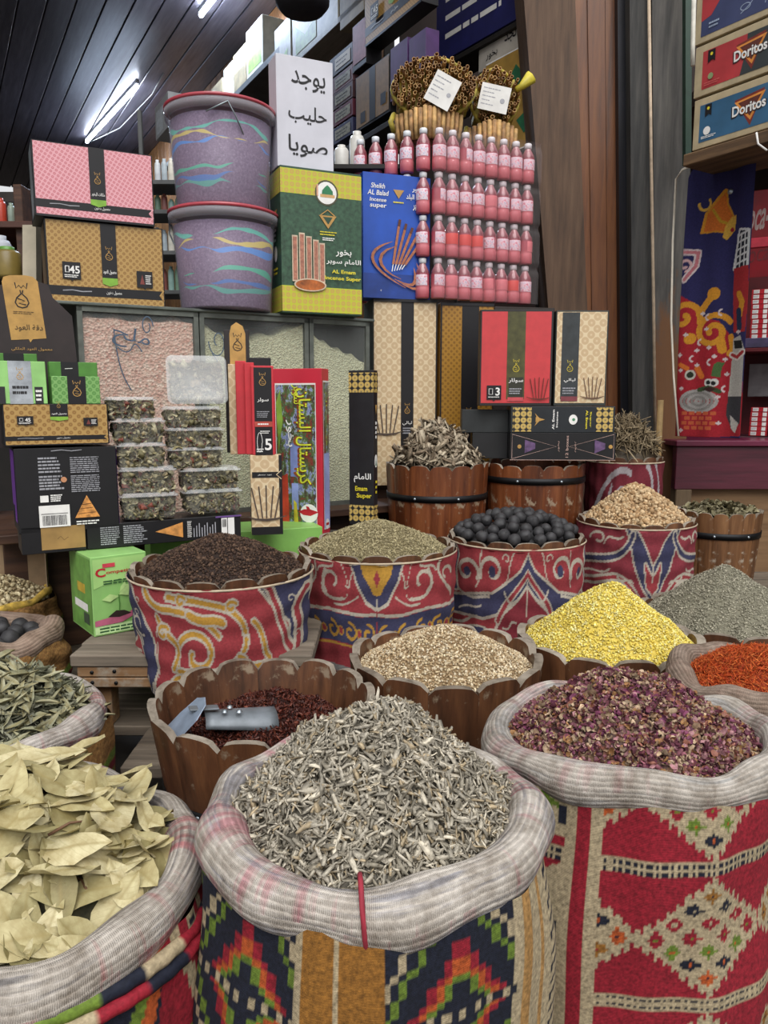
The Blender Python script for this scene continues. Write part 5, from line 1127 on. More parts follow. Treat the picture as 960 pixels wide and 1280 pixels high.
# incense stand boxes
PD = plane(318, 668, 2.52, 12)
r, W, H = carton('incense_carton', 'tall cream carton with printed sticks under the red packs', 'carton', PD, 315, 354, 569, 669, .05, C_CREAM, lean=0)
p = front(r, W, H); p.rect(INKB, 0, 0, 1, .1); p.rect(INKB, .9, 0, 1, 1); p.rect(INKB, .05, .72, .95, .79); p.stroke(C_CREAM, [(.98, .7), (.82, .755), (.98, .81)], .003); p.text(INKW, 'عود معطر', .45, .755, H*.02, W*.45); sticks(p, .48, .40, H*.45, M('4a3c34', .6, name='stick_print'), 5); p.done()
p = side_l(r, H, .05); p.rect(INKB, .1, .14, .85, .36, 'price_tag'); p.text(INKW, '5', .55, .25, .03, bold=.02); p.done()
xs = ((291, 303, 470, 'D0'), (297, 322, 461, 'R'), (320, 345, 458, 'B'))
r, W, H = carton('incense_pack', 'cream incense pack at the left of the red packs', 'pack', (PD[0], PD[1]+.05, 12), 288, 299, 455, 568, .02, C_CREAM)
r, W, H = carton('incense_pack', 'red incense pack without label next to the black-labelled one', 'pack', (PD[0], PD[1]+.035, 12), 297, 310, 451, 568, .02, C_RED)
r, W, H = carton('incense_pack', 'red incense pack second from the black-labelled one', 'pack', (PD[0], PD[1]+.018, 12), 308, 320, 453, 568, .02, C_RED)
r, W, H = carton('incense_pack', 'red incense pack with tall black label marked 5', 'pack', PD, 316, 344, 457, 569, .035, C_RED)
p = front(r, W, H); p.rect(INKB, .12, .0, .9, .98, 'printed_ribbon'); emblem(p, .5, .85, H*.15, GOLDF); p.text(INKW, 'سولر', .5, .62, H*.05, W*.5, bold=.01); p.lines(GREYP, .22, .42, .8, .5, 4, .4); p.rect(M('b0483c', .5, name='red_print'), .12, .32, .9, .38); p.lines(INKW, .25, .335, .75, .365, 1, .5); p.lines(INKW, .35, .24, .8, .28, 2, .4); p.text(INKW, '5', .7, .12, H*.13, bold=.02); p.stroke(INKW, spiral(.32, .14, .12, .1, 0, 360), .0015); p.lines(INKW, .18, .03, .5, .08, 2, .5); p.done()
r, W, H = carton('incense_pack', 'black-topped red pack rising behind the black-labelled one', 'pack', (PD[0], PD[1]+.045, 12), 314, 341, 447, 568, .02, INKB)
r, W, H = carton('display_card', 'dark card with rounded gold crowned-flask emblem above the red packs', 'card', (PD[0], PD[1]+.075, 12), 284, 315, 412, 566, .012, M('241c1c', .5, name='dark_card'))
p = front(r, W, H); p.poly(GOLDF, [(.22, .72), (.85, .72), (.85, .97), (.75, 1.03), (.5, 1.06), (.3, 1.03), (.22, .97)], 'gold_card'); emblem(p, .53, .9, H*.15, INKB); p.done()
# picture box
def artmat():
    g = N('printed_landscape'); v = g.mapping((1, 1, .6)); s = g.n('SeparateXYZ'); g.l(g.mapping((1, 1, 1)), s.inputs[0])
    n = g.noise(v, 26, 5, .75); c = g.ramp(n, [(.3, '5c2a28'), (.4, '8a3a34'), (.46, '3c5a3a'), (.52, '6c7c4c'), (.56, '9aa4c8'), (.62, '5c6a9a'), (.7, 'a89060')])
    n2 = g.noise(v, 60, 3, .7); c = g.mix(g.ramp(n2, [(.52, (0, 0, 0)), (.6, (255, 255, 255))]), c, '4a4038'); g.base(c); g.set(Roughness=.3, Coat_Weight=.4); return g.m
ART = artmat()
r, W, H = carton('picture_carton', 'tall red-bordered carton with landscape picture and vertical yellow lettering', 'carton', None, 345, 404, 461, 668, .075, M('c02a3c', .35, .04, 8, coat=.3, name='red_card'), Yl=2.86, psi=-16)
p = front(r, W, H); p.rect(WHT, .04, .045, .88, .915); p.rect(ART, .055, .052, .865, .905, 'printed_picture'); p.rect(M('7c8ac0', .4, .2, 14, name='blue_print'), .34, .36, .52, .56); p.rect(M('8a98cc', .4, .2, 14, name='blue_print'), .36, .16, .5, .32); p.poly(M('b8402c', .4, .2, 20, name='red_print'), [(.1, .06), (.3, .07), (.28, .38), (.16, .36)]); p.poly(M('7c9a3c', .4, .2, 20, name='grass_print'), [(.1, .5), (.2, .7), (.15, .88), (.06, .8)]); p.poly(M('c8b838', .4, .2, 20, name='grass_print'), [(.4, .06), (.5, .06), (.46, .2), (.4, .22)])
p.text(M('8a4a20', .5, name='orange_print'), 'كريستال البستان', .60, .60, .075, H*.58, rot=-90, bold=.035); p.text(M('d0dc3c', .4, name='yellow_print'), 'كريستال البستان', .62, .60, .06, H*.57, rot=-90, bold=.012)
p.text(INKW, 'بخور', .34, .62, .03, .1, rot=-90, bold=.01); p.text(M('d0dc3c', .4, name='yellow_print'), 'سوبر', .46, .85, .03, .07, rot=-90)
p.disc(INKW, .72, .14, .035); p.poly(INKR, [(.5, .15), (.62, .165), (.75, .165), (.93, .15), (.75, .125), (.6, .13)], 'printed_emblem'); p.poly(INKR, [(.68, .16), (.66, .185), (.72, .18), (.75, .162)], 'printed_emblem'); p.done()
p = side_r(r, W, H, .075); p.rect(WHT, .16, .04, .96, .93); p.rect(ART, .2, .05, .93, .92, 'printed_picture'); p.rect(M('98a0d0', .4, .15, 9, name='blue_print'), .2, .05, .93, .5); p.text(M('c8d048', .4, name='yellow_print'), 'كريستال', .55, .7, .015, .2, rot=-90); p.disc(INKW, .55, .07, .02); p.rect(INKR, .35, .062, .75, .078); p.done()
r, W, H = carton('incense_carton', 'tall black carton with gold-checked ends right of the picture carton', 'carton', None, 437, 467, 463, 655, .04, M('1d1c20', .4, .15, 30, name='black_card'), Yl=2.90, psi=-22)
p = front(r, W, H); p.rect(C_BW, .0, .86, 1, .985); p.rect(C_BW, 0, .02, 1, .13); p.text(INKW, 'الامام', .55, .31, .035, W*.7, bold=.012); p.text(INKY, 'Emam', .5, .24, .018, W*.5, bold=.02); p.text(INKY, 'Super', .62, .19, .022, W*.62, bold=.02); p.done()
p = side_r(r, W, H, .04); p.rect(C_BW, .0, .86, 1, .985); p.rect(C_BW, 0, .02, 1, .13); p.disc(INKW, .5, .42, .013, .024); p.poly(M('2f6a44', .5, name='green_print'), [(.35, .39), (.65, .39), (.5, .44)]); p.poly(GOLDF, [(.3, .78), (.7, .78), (.5, .72)]); p.lines(INKW, .3, .56, .7, .68, 4, .6); p.lines(INKY, .3, .2, .7, .3, 3, .5); p.done()
# supports for these on the deck behind the fennel tub
r, W, H = carton('plain_box', 'plain dark carton carrying the picture carton behind the fennel tub', 'box', None, 340, 486, 668, 740, .14, M('33302c', .7, name='cardboard'), Yl=2.82, psi=-10, z=DZ)
# ================================================================ ON THE UPPER SHELF
PU = plane(62, 362, 2.80, 27)
r, W, H = carton('incense_display', 'large gold dotted carton with black ribbon marked 45 under the pink one', 'carton', PU, 60, 206, 272, 362, .19, BLK, z=ZS)
p = display(r, W, H, C_GOLD, tagv=.36, ribv=.28); p.done(); p = side_l(r, H, .19); p.rect(M('5c4630', .6, .2, 10, name='brown_card'), .1, .05, .9, .95); p.done()
zt = r.location.z+H
r, W, H = carton('incense_display', 'large pink patterned carton with black ribbon, topmost at the left', 'carton', plane(48, 268, 2.78, 27), 44, 193, 174, 268, .20, BLK, z=zt+.002)
p = display(r, W, H, C_PINK, title='ملكات البخور', price=None, ribv=.22, ribbon=.13); p.done(); p = side_l(r, H, .2); p.rect(M('8c9498', .35, .15, 10, .1, .3, name='silver_card'), .3, .03, .97, .97); p.done()
# buckets with layered colours
def bucketmat():
    g = N('layered_purple_powder'); s = g.n('SeparateXYZ'); g.l(g.mapping((1, 1, 1)), s.inputs[0]); z = s.outputs[2]
    v = g.n('Mapping'); v.inputs['Scale'].default_value = (1, 1, .25); g.l(g.tc.outputs['Object'], v.inputs[0])
    big = g.noise(v.outputs[0], 7, 2, .5); oi = g.n('ObjectInfo')
    c = g.ramp(g.noise(g.mapping((1, 1, 1)), 120, 4, .8), [(.3, '5c5060'), (.55, '7c6c7c'), (.75, '988c96')])
    gx = g.noise(v.outputs[0], 4, 1, .5)
    for k, (z0, col, ph, th) in enumerate(((.07, '5aa894', 0, .010), (.10, '4a78b0', 2, .009), (.135, '4fb08c', 3.1, .010), (.215, '4c86c0', 1.4, .009), (.235, 'c4b45c', 5.2, .008), (.27, '5ab49a', 2.6, .008))):
        zz = g.math('SUBTRACT', z, g.math('MULTIPLY', g.math('SINE', g.math('ADD', g.math('MULTIPLY', gx, 16), ph)), .012))
        d = g.math('ABSOLUTE', g.math('SUBTRACT', zz, z0)); w_ = g.math('MULTIPLY', g.math('SUBTRACT', g.noise(v.outputs[0], 5+k, 1, .5), .40+.02*(k % 3)), th*4.5)
        f = g.math('LESS_THAN', d, w_); c = g.mix(g.math('MULTIPLY', f, .85), c, col)
    g.base(c); g.set(Roughness=.5); return g.m
BKM = bucketmat(); BCL = glassy('bucket_plastic', 'f6f4fb', .05, .06); RIMC = glassy('bucket_rim_plastic', 'f0eef8', .22, .15); LIDR = M('a83c48', .35, .08, 20, coat=.2, name='red_plastic')
def bucket(cx_px, yb, Y, R, H, label, z=None):
    a = at(cx_px, yb, Y); a.z = z if z is not None else a.z; r = thing('layered_bucket', label, 'bucket', a, 0, 'clear buckets of layered coloured powder')
    MB().lathe([(0, .002), (R*.85, .002), (R*.86, .01), (R*.97, H*.88)], 56).build('wall', BCL, r)
    m = MB(); m.lathe([(0, .006), (R*.835, .006), (R*.845, .012), (R*.945, H*.83), (R*.5, H*.84), (0, H*.84)], 56); m.build('coloured_powder', BKM, r)
    MB().lathe([(R*.97, H*.86), (R*1.03, H*.86), (R*1.04, H*.95), (R*.99, H*.955)], 56).build('rim_band', RIMC, r)
    MB().lathe([(R*.98, H*.945), (R*1.045, H*.945), (R*1.05, H*.975), (R*1.0, H*.985), (R*.97, H*.97), (0, H*.97)], 56).build('lid', LIDR, r)
    m = MB(); m.tube([(R*1.03*math.cos(t), R*1.03*math.sin(t)-.0, H*.9-.14*math.sin(t)*0-.10*abs(math.sin(t))) for t in [PI*(1+.12*i/1) for i in range(-1, 9)]][0:1]+[(R*1.05*math.cos(t), R*1.05*math.sin(t)*.5, H*.9-.17*abs(math.sin(t))) for t in [PI+PI*i/12 for i in range(0, 4)]], .003, 6); m.build('wire_handle', ZINC, r)
    return r, a.z+H*.985
b1, zt = bucket(283, 386, 3.08, .200, .375, 'clear bucket of purple powder with coloured waves, the lower of the two', z=ZS)
b2, zt2 = bucket(279, 270, 3.08, .198, .375, 'clear bucket of purple powder with coloured waves, stacked on top of the other', z=zt)
for b in (b1, b2):
    if 'group' in b: del b['group']
b2.rotation_euler = (0, 0, 1.9)
for c in b2.children: pass
# incense cartons and the sign
r, W, H = carton('incense_carton', 'dark green carton with yellow honeycomb ends, dome medallion and incense sticks', 'carton', None, 353, 452, 206, 389, .14, M('2f4a38', .45, .14, 40, name='green_card'), Yl=3.05, psi=24, z=ZS)
gtop = r.location.z+H; gl = r.location.copy(); gW = W
p = front(r, W, H); p.rect(M('35523e', .45, .25, 55, name='green_print'), 0, .18, 1, .84); p.rect(C_YEL, .0, .82, 1, .985, 'honeycomb_print'); p.rect(C_YEL, 0, .012, 1, .19, 'honeycomb_print')
p.disc(M('4c4a34', .5, name='ring_print'), .56, .845, H*.088); p.disc(INKW, .56, .845, H*.076); p.poly(M('2f7a50', .5, name='dome_print'), [(.50, .83), (.505, .86), (.54, .885), (.57, .90), (.60, .885), (.635, .86), (.64, .83)]); p.rect(M('c9a06a', .5, name='wall_print'), .48, .815, .66, .835); p.rect(M('c99a80', .5, name='wall_print'), .435, .82, .455, .90)
p.poly(GOLDF, [(.46, .69), (.68, .69), (.575, .6)], 'printed_emblem'); p.poly(M('2f4a38', .5, name='green_card'), [(.51, .68), (.63, .68), (.575, .63)]); p.stroke(GOLDF, [(.48, .69), (.57, .73), (.66, .69)], .004); p.lines(INKY, .47, .55, .69, .585, 2, .4); p.lines(INKW, .5, .515, .66, .54, 2, .5)
PK = M('a8705c', .55, .2, 90, name='incense_print')
for i, (u, v1) in enumerate(((.16, .53), (.245, .55), (.33, .53), (.415, .51), (.49, .49))):
    p.rect(M('c8b49c', .5, name='outline_print'), u-.035, .22, u+.035, v1+.006, 'printed_sticks'); p.rect(PK, u-.024, .23, u+.024, v1-.004, 'printed_sticks')
p.disc(M('c8b49c', .5, name='outline_print'), .34, .20, W*.2, H*.045); p.disc(M('a85c28', .5, .3, 40, name='spice_print'), .34, .20, W*.18, H*.037)
p.text(INKW, 'بخور', .76, .435, H*.05, W*.2, bold=.015); p.text(INKW, 'الامام سوبر', .76, .37, H*.05, W*.44, bold=.012); p.text(INKY, 'AL Emam', .76, .305, H*.026, W*.3, bold=.02); p.text(INKY, 'Incense Super', .75, .255, H*.034, W*.46, bold=.02); p.done()
p = side_l(r, H, .14); p.rect(C_YEL, 0, .82, 1, .985); p.rect(C_YEL, 0, .012, 1, .19); p.disc(INKW, .5, .42, .02, .03); p.poly(GOLDF, [(.3, .72), (.7, .72), (.5, .66)]); p.lines(INKW, .3, .5, .6, .6, 3); p.lines(INKY, .3, .27, .7, .33, 2); p.done()
r, W, H = carton('paper_sign', 'white paper box sign with three black Arabic words on top of the green carton', 'sign', (gl.x+.0, gl.y+.02, 24), 347, 417, 66, 200, .10, M('c9c9d2', .6, .04, 8, name='white_paper'), z=gtop)
p = front(r, W, H)
for t, v, h, w_, u in (('يوجد', .79, .17, .60, .56), ('حليب', .49, .17, .68, .54), ('صويا', .20, .19, .70, .54)): p.text(INKB, t, u, v, H*h, W*w_, rot=-2, bold=.008, name='handwriting')
p.done()
ZT = 1.735
PT = plane(467, 376, 3.40, 12)
r, W, H = carton('incense_carton', 'tall cream carton with black stripe behind the root barrel', 'carton', PT, 467, 545, 373, 560, .22, C_CREAM, z=1.122); ZT = r.location.z+H
p = front(r, W, H); p.rect(INKB, .43, 0, .63, .99, 'printed_stripe'); p.rect(INKB, 0, 0, .01, 1); p.rect(INKB, .98, 0, 1, 1); emblem(p, .53, .42, H*.06, GOLDF); p.text(INKW, 'ليالي', .53, .34, H*.025, W*.15); p.lines(GREYP, .46, .28, .6, .32, 3); sticks(p, .2, .36, H*.17, M('4a3c34', .6, name='stick_print'), 5); p.poly(INKB, [(.75, .28), (.95, .28), (.95, .34), (.75, .34)], 'price_tag'); p.text(INKW, '5', .88, .31, H*.03); p.rect(INKB, 0, .985, 1, 1); p.done()
p = side_l(r, H, .22); p.rect(M('5c6450', .5, .2, 12, name='olive_print'), .0, .0, 1, 1); p.done()
r, W, H = carton('incense_carton', 'tall ochre dotted carton with black stripe next to the cream one', 'carton', PT, 549, 614, 378, 560, .22, C_OCH, z=1.122)
p = front(r, W, H); p.rect(INKB, .40, 0, .72, .99, 'printed_stripe'); p.rect(INKB, 0, 0, .03, 1); emblem(p, .55, .40, H*.06, GOLDF); p.text(INKW, 'ليالي', .55, .33, H*.025, W*.2); p.rect(INKB, 0, .985, 1, 1); p.done()
for k in range(1):
    r2, W2, H2 = carton('incense_carton', 'plain dark carton behind the red carton under the bottles', 'carton', PT, 616, 690, 383, 500, .2, M('2c2420', .6, name='black_card'), z=1.40)
r2, W2, H2 = carton('plain_box', 'dark riser carton behind the long black boxes', 'box', PT, 614, 692, 500, 560, .2, M('2c2420', .6, name='cardboard'), z=1.122)
r2.scale = (1, 1, (1.398-1.122)/H2)
r, W, H = carton('incense_carton', 'blue carton with fan of printed incense sticks on the tall cream carton', 'carton', None, 454, 537, 214, 373, .12, M('1f4fb0', .4, .1, 8, coat=.2, name='blue_card'), Yl=3.36, psi=20, z=ZT)
p = front(r, W, H); p.rect(M('24418c', .4, .25, 6, name='dark_blue_print'), 0, 0, 1, .2)
for i, (t, hh, ww) in enumerate((('Sheikh', .04, .2), ('AL Balad', .04, .3), ('Incense', .03, .24), ('super', .035, .24))): p.text(INKW, t, .22, .90-.055*i, H*hh, W*ww, bold=.015, shear=.15)
p.poly(GOLDF, [(.44, .88), (.60, .88), (.52, .81)], 'printed_emblem'); p.lines(INKY, .44, .77, .60, .79, 1); p.text(INKW, 'بخور', .80, .89, H*.04, W*.16, bold=.02); p.text(INKW, 'شيخ', .88, .83, H*.05, W*.16, bold=.02); p.text(INKW, 'البلد', .69, .83, H*.05, W*.12, bold=.02); p.text(INKW, 'سوبر', .80, .75, H*.05, W*.14, bold=.02)
BRW = M('a8694a', .5, .15, 60, name='brown_print')
for i in range(5):
    a, b = (.42+.035*i, .22+.005*i), (.53+.10*i-.01*i, .62-.028*i); p.stroke(INKW, [a, (a[0]+(b[0]-a[0])*.2, a[1]+(b[1]-a[1])*.2)], .004); p.stroke(BRW, [(a[0]+(b[0]-a[0])*.15, a[1]+(b[1]-a[1])*.15), b], .011, 'printed_sticks'); p.stroke(M('5a3020', .5, name='tip_print'), [(a[0]+(b[0]-a[0])*.92, a[1]+(b[1]-a[1])*.92), (a[0]+(b[0]-a[0])*1.06, a[1]+(b[1]-a[1])*1.06)], .012, 'printed_sticks')
wd = [.002, .009, .013, .015, .013, .009, .005, .002]
p.stroke(BRW, bez((.42, .46), (-.02, .38), (.02, .25), (.62, .09), 12), [.002, .006, .01, .012, .013, .013, .012, .011, .01, .008, .005, .002], 'printed_swirl'); p.stroke(BRW, bez((.45, .42), (.12, .36), (.2, .22), (.55, .16), 8), wd, 'printed_swirl'); p.stroke(BRW, bez((.78, .30), (.95, .08), (.85, .02), (.45, .16), 8), wd, 'printed_swirl'); p.stroke(BRW, bez((.74, .26), (.8, .12), (.75, .08), (.5, .15), 8), wd, 'printed_swirl'); p.stroke(INKW, spiral(.25, .06, .006, .006, 0, 360, 8), .001); p.done()

# long boxes on the right barrel and the two cartons on them
PL = plane(637, 574, 3.12, -3)
r, W, H = carton('incense_carton', 'long black box with triangle designs lying on the right barrel, lower one', 'carton', PL, 637, 769, 541, 575, .16, BLK)
p = front(r, W, H); PN = M('b89a90', .4, name='rose_gold_print'); zl2 = r.location.z+H
for a, b in ((.02, .44), (.98, .56)): p.stroke(PN, [(a, .05), (b, .5), (a, .95), (a, .05)], .0018)
for u, s in ((.14, 1), (.80, -1)): p.poly(M('5c4468', .5, .3, 40, name='purple_print'), [(u, .25), (u+.1, .42), (u+.1, .62), (u, .75)]); p.disc(GOLDF, u-.05*1 if s > 0 else u+.15, .5, .008)
p.text(PN, '12 boxes', .54, .5, .011, H*.8, rot=90, bold=.01); p.text(PN, 'بخور', .46, .5, .008, H*.4, rot=90); p.text(PN, 'بخور', .62, .5, .008, H*.4, rot=-90); p.stroke(PN, [(0, .01), (1, .01)], .002); p.done()
r, W, H = carton('incense_carton', 'long black box with gold-checked ends and white oval on top of the triangle box', 'carton', PL, 638, 768, 508, 540, .15, M('22262a', .4, .12, 20, name='black_card'), z=zl2+.001)
p = front(r, W, H); p.rect(C_BW, .02, .04, .2, .96); p.rect(C_BW, .82, .04, .98, .96); p.poly(GOLDF, [(.24, .6), (.33, .5), (.24, .4)], 'printed_emblem'); p.poly(GOLDF, [(.23, .75), (.29, .5), (.23, .25), (.26, .5)], 'printed_emblem')
p.disc(INKW, .60, .5, .017, .020); p.disc(M('4c8a64', .5, name='green_print'), .605, .5, .006); p.text(INKW, 'AL Emam', .41, .5, .009, H*.75, rot=90, bold=.02); p.text(INKW, 'Incense', .445, .5, .007, H*.6, rot=90, bold=.02); p.text(INKY, 'AL Emam', .73, .5, .009, H*.7, rot=-90, bold=.02); p.text(INKY, 'Super', .765, .5, .008, H*.6, rot=-90, bold=.02); p.done(); zl3 = r.location.z+H
PLb = plane(578, 574, 3.22, -3)
r, W, H = carton('incense_carton', 'plain black box end left of the triangle box', 'carton', PLb, 590, 634, 541, 573, .14, M('1a1a1c', .5, .2, 14, name='black_card')); zz = r.location.z+H
r, W, H = carton('incense_carton', 'plain dark grey box end left of the oval-printed box', 'carton', PLb, 577, 635, 512, 540, .14, M('26292a', .5, .2, 14, name='black_card'), z=zz+.001)
PR2 = plane(600, 503, 3.16, 0)
r, W, H = carton('incense_display', 'bright red carton with olive centre stripe marked 3', 'carton', PR2, 599, 689, 387, 504, .07, M('241f1f', .5, name='black_card'), z=zl3+.002)
p = front(r, W, H); RR = M('c43c40', .4, .04, 30, coat=.3, name='red_card'); p.rect(RR, .02, .03, .97, .98, 'printed_board'); p.rect(M('4c4a28', .35, .2, 30, coat=.3, name='olive_print'), .37, .07, .62, .98, 'printed_ribbon'); p.rect(M('2c2c20', .5, name='dark_print'), .4, .07, .6, .3); emblem(p, .5, .42, H*.14, M('c8b43c', .4, name='yellow_gold')); p.text(INKW, 'سولار', .5, .265, H*.05, W*.2, bold=.012); p.lines(GREYP, .41, .12, .59, .19, 3); p.rect(M('c04a50', .5, name='red_print'), .39, .05, .61, .09)
tagp(p, .2, .14, .2, .15, None); p.rect(INKB, .11, .08, .29, .21); p.text(INKW, '3', .25, .15, H*.085, bold=.02); p.stroke(INKW, [(.13, .18), (.18, .18), (.18, .12), (.13, .12), (.13, .18)], .002); p.lines(INKW, .12, .085, .28, .1, 1); sticks(p, .82, .18, H*.24, M('5c2418', .6, name='stick_print'), 5); p.done()
r, W, H = carton('incense_display', 'cream ringed carton with dark stripe beside the red one', 'carton', PR2, 692, 757, 388, 503, .07, M('2f3330', .5, name='black_card'), z=zl3+.002)
p = front(r, W, H); p.rect(C_CREAM, .02, .03, .97, .985, 'printed_board'); p.rect(M('34383a', .35, .15, 30, coat=.3, name='slate_print'), .12, .07, .45, .98, 'printed_ribbon'); emblem(p, .29, .42, H*.13, M('c8b43c', .4, name='yellow_gold')); p.text(INKW, 'ليالي', .29, .27, H*.045, W*.22, bold=.012); p.lines(GREYP, .16, .12, .42, .2, 3); p.rect(M('7c3a40', .5, name='red_print'), .13, .05, .45, .1); sticks(p, .73, .19, H*.24, M('5c4030', .6, name='stick_print'), 5); p.done()

# ================================================================ PINK BOTTLES
def bottle():
    r = thing('pink_bottle', '', 'bottle'); R = .0305
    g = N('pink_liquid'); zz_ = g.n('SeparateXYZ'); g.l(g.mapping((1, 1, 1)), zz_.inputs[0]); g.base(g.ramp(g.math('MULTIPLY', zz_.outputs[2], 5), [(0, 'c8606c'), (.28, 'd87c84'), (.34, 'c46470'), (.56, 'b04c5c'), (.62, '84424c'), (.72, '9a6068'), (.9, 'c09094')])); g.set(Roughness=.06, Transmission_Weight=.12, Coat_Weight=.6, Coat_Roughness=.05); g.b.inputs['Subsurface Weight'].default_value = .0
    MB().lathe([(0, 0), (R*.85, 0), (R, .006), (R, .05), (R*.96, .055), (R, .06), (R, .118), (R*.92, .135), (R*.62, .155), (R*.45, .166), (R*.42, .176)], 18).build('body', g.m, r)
    MB().lathe([(0, .196), (R*.46, .196), (R*.54, .193), (R*.54, .172), (R*.46, .170)], 16).build('cap', M('d9dce0', .4, .04, 20, name='white_plastic'), r)
    g = N('pink_printed_label'); n = g.noise(g.mapping((1, 1, 1)), 70, 3, .7); g.base(g.ramp(n, [(.32, 'c0607c'), (.42, 'dca0b0'), (.5, 'ecdce2'), (.62, 'bcb8d0'), (.72, 'e0b0bc')])); g.set(Roughness=.35)
    MB().lathe([(R*1.008, .062), (R*1.015, .063), (R*1.015, .113), (R*1.008, .114)], 16, a0=-1.3, a1=1.3).build('label', g.m, r)
    return r
g = N('red_flat_label'); g.base('d8504a'); g.set(Roughness=.4); REDL = g.m; PKL = M('d87c84', .4, .06, name='pink_plastic')
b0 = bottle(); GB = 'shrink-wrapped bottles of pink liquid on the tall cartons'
PBt = plane(547, 383, 3.44, 26); dv = Vector((math.cos(26*D2R), math.sin(26*D2R), 0)); nv = Vector((-dv.y, dv.x, 0)); first = True
base = onpl(547, 383, PBt); ztop_ = ZT
rows = ['bottom', 'lower middle', 'upper middle', 'top']; zr_ = ZT+.003
for row in range(4):
    for c in range(8):
        loc = Vector((base.x, base.y, zr_+row*.176))+dv*(c*.0655)+nv*(.0)
        o = b0 if first else copy_tree(b0); first = False
        o.scale = (1, 1, .87); o.location = loc; o.rotation_euler = (0, 0, 26*D2R+random.uniform(-1.4, 1.4)*(random.random() < .6)); o['group'] = GB
        o['label'] = 'pink bottle, %s row of the front, %s from the left' % (rows[row], ['first', 'second', 'third', 'fourth', 'fifth', 'sixth', 'seventh', 'eighth'][c])
        if random.random() < .22:
            for ch in o.children:
                if ch.name.startswith('label'):
                    mm = ch.data.copy(); mm.materials.clear(); mm.materials.append(REDL if random.random() < .5 else PKL); ch.data = mm
    for c in range(5):
        o = copy_tree(b0); loc = Vector((base.x, base.y, zr_+row*.176))-dv*(.03)+nv*(.062*c+.03)-dv*.03*0; loc = loc-dv*(.045*c+.03)
        if row < 3: 
            loc = loc
        o.scale = (1, 1, .87); o.location = loc; o['group'] = GB; o.rotation_euler = (0, 0, -.6)
        o['label'] = 'pink bottle behind blue carton, %s row, %s from front' % (rows[row], ['first', 'second', 'third', 'fourth', 'fifth'][c])
film = thing('shrink_film', 'wrinkled clear film wrapped over the front of the pink bottles', 'film', base-nv*.034)
film.location.z = zr_
V = []; F = []; nx, nz_2 = 60, 60
for j in range(nz_2+1):
    for i in range(nx+1):
        u = i/nx; s = -.04+.55*u; z = .70*j/nz_2; rowp = (z % .176)/.176; bulge = .012*(rowp > .75)*math.sin((rowp-.75)/.25*PI); n_ = -.001+bulge+.003*math.sin(i*1.9+j*.7)*math.sin(j*.9)
        q_ = dv*s+nv*n_; V.append((q_.x, q_.y, z))
for j in range(nz_2):
    for i in range(nx): a = j*(nx+1)+i; F.append((a, a+1, a+nx+2, a+nx+1))
m = MB(); m.add(V, F, True); fm = m.build('film_sheet', glassy('shrink_film', 'fbf2f3', .05, .15), film)

# cinnamon bundles
CIN = M('a07a50', .7, .3, 40, .4, name='cinnamon_bark'); CIN2 = M('b8935e', .7, .25, 40, .4, name='cinnamon_bark'); NET = M('a8983c', .6, .2, 30, name='yellow_net')
def bundle_face(px, py, Y, rx, rz, n, label, L=.16, slip=(0, 0, 0)):
    c = at(px, py, Y); r = thing('cinnamon_bundle', label, 'bundle', (c.x, c.y, c.z-rz)); pts = []; t = 0
    m1, m2 = MB(), MB()
    while len(pts) < n and t < 20000:
        t += 1; a = random.random()*2*PI; q_ = math.sqrt(random.random()); x, z = rx*q_*math.cos(a), rz*q_*math.sin(a)
        if all((x-p[0])**2+(z-p[1])**2 > .0165**2 for p in pts): pts.append((x, z))
    for x, z in pts:
        rr = random.uniform(.007, .0115); y0 = random.uniform(-.02, .01); k = 9; a0 = random.random()*6; V = []; F = []
        for q_ in range(k):
            a = a0+5.9*q_/(k-1); f = 1-.35*q_/(k-1)
            for yy, fr in ((y0, 1), (L, 1)): V.append((x+rr*f*math.cos(a), yy, z+rz+rr*f*math.sin(a)))
            for yy, fr in ((y0, .72), (L, .72)): V.append((x+rr*f*fr*math.cos(a), yy, z+rz+rr*f*fr*math.sin(a)))
        for q_ in range(k-1):
            b = q_*4; F += [(b, b+4, b+5, b+1), (b+2, b+3, b+7, b+6), (b, b+2, b+6, b+4)]
        (m1 if random.random() < .5 else m2).add(V, F)
    for m, mt in ((m1, CIN), (m2, CIN2)): o = m.build('cinnamon_quills', mt, r); o['kind'] = 'stuff'
    m = MB(); m.tube([(rx*1.03*math.cos(a), .06+.02*math.sin(3*a), rz+rz*1.03*math.sin(a)) for a in [2*PI*i/40 for i in range(41)]], .008, 6); m.box(-rx*.85, .05, rz*.3, rx*.85, L-.01, rz*1.7); m.build('net_wrap', NET, r)
    return r, rx, rz
def label_on(r, cx, cz, w_, h_, rot, y=-.024):
    p = Print(r, (cx-w_/2, y, cz-h_/2), (math.cos(rot*D2R), 0, math.sin(rot*D2R)), (-math.sin(rot*D2R), 0, math.cos(rot*D2R)), w_, h_); p.rect(WHT, 0, 0, 1, 1, 'paper_label'); p.lines(GREYP, .08, .15, .7, .9, 5, .25, jitter=.6); p.disc(GREYP, .78, .45, w_*.08); p.done()
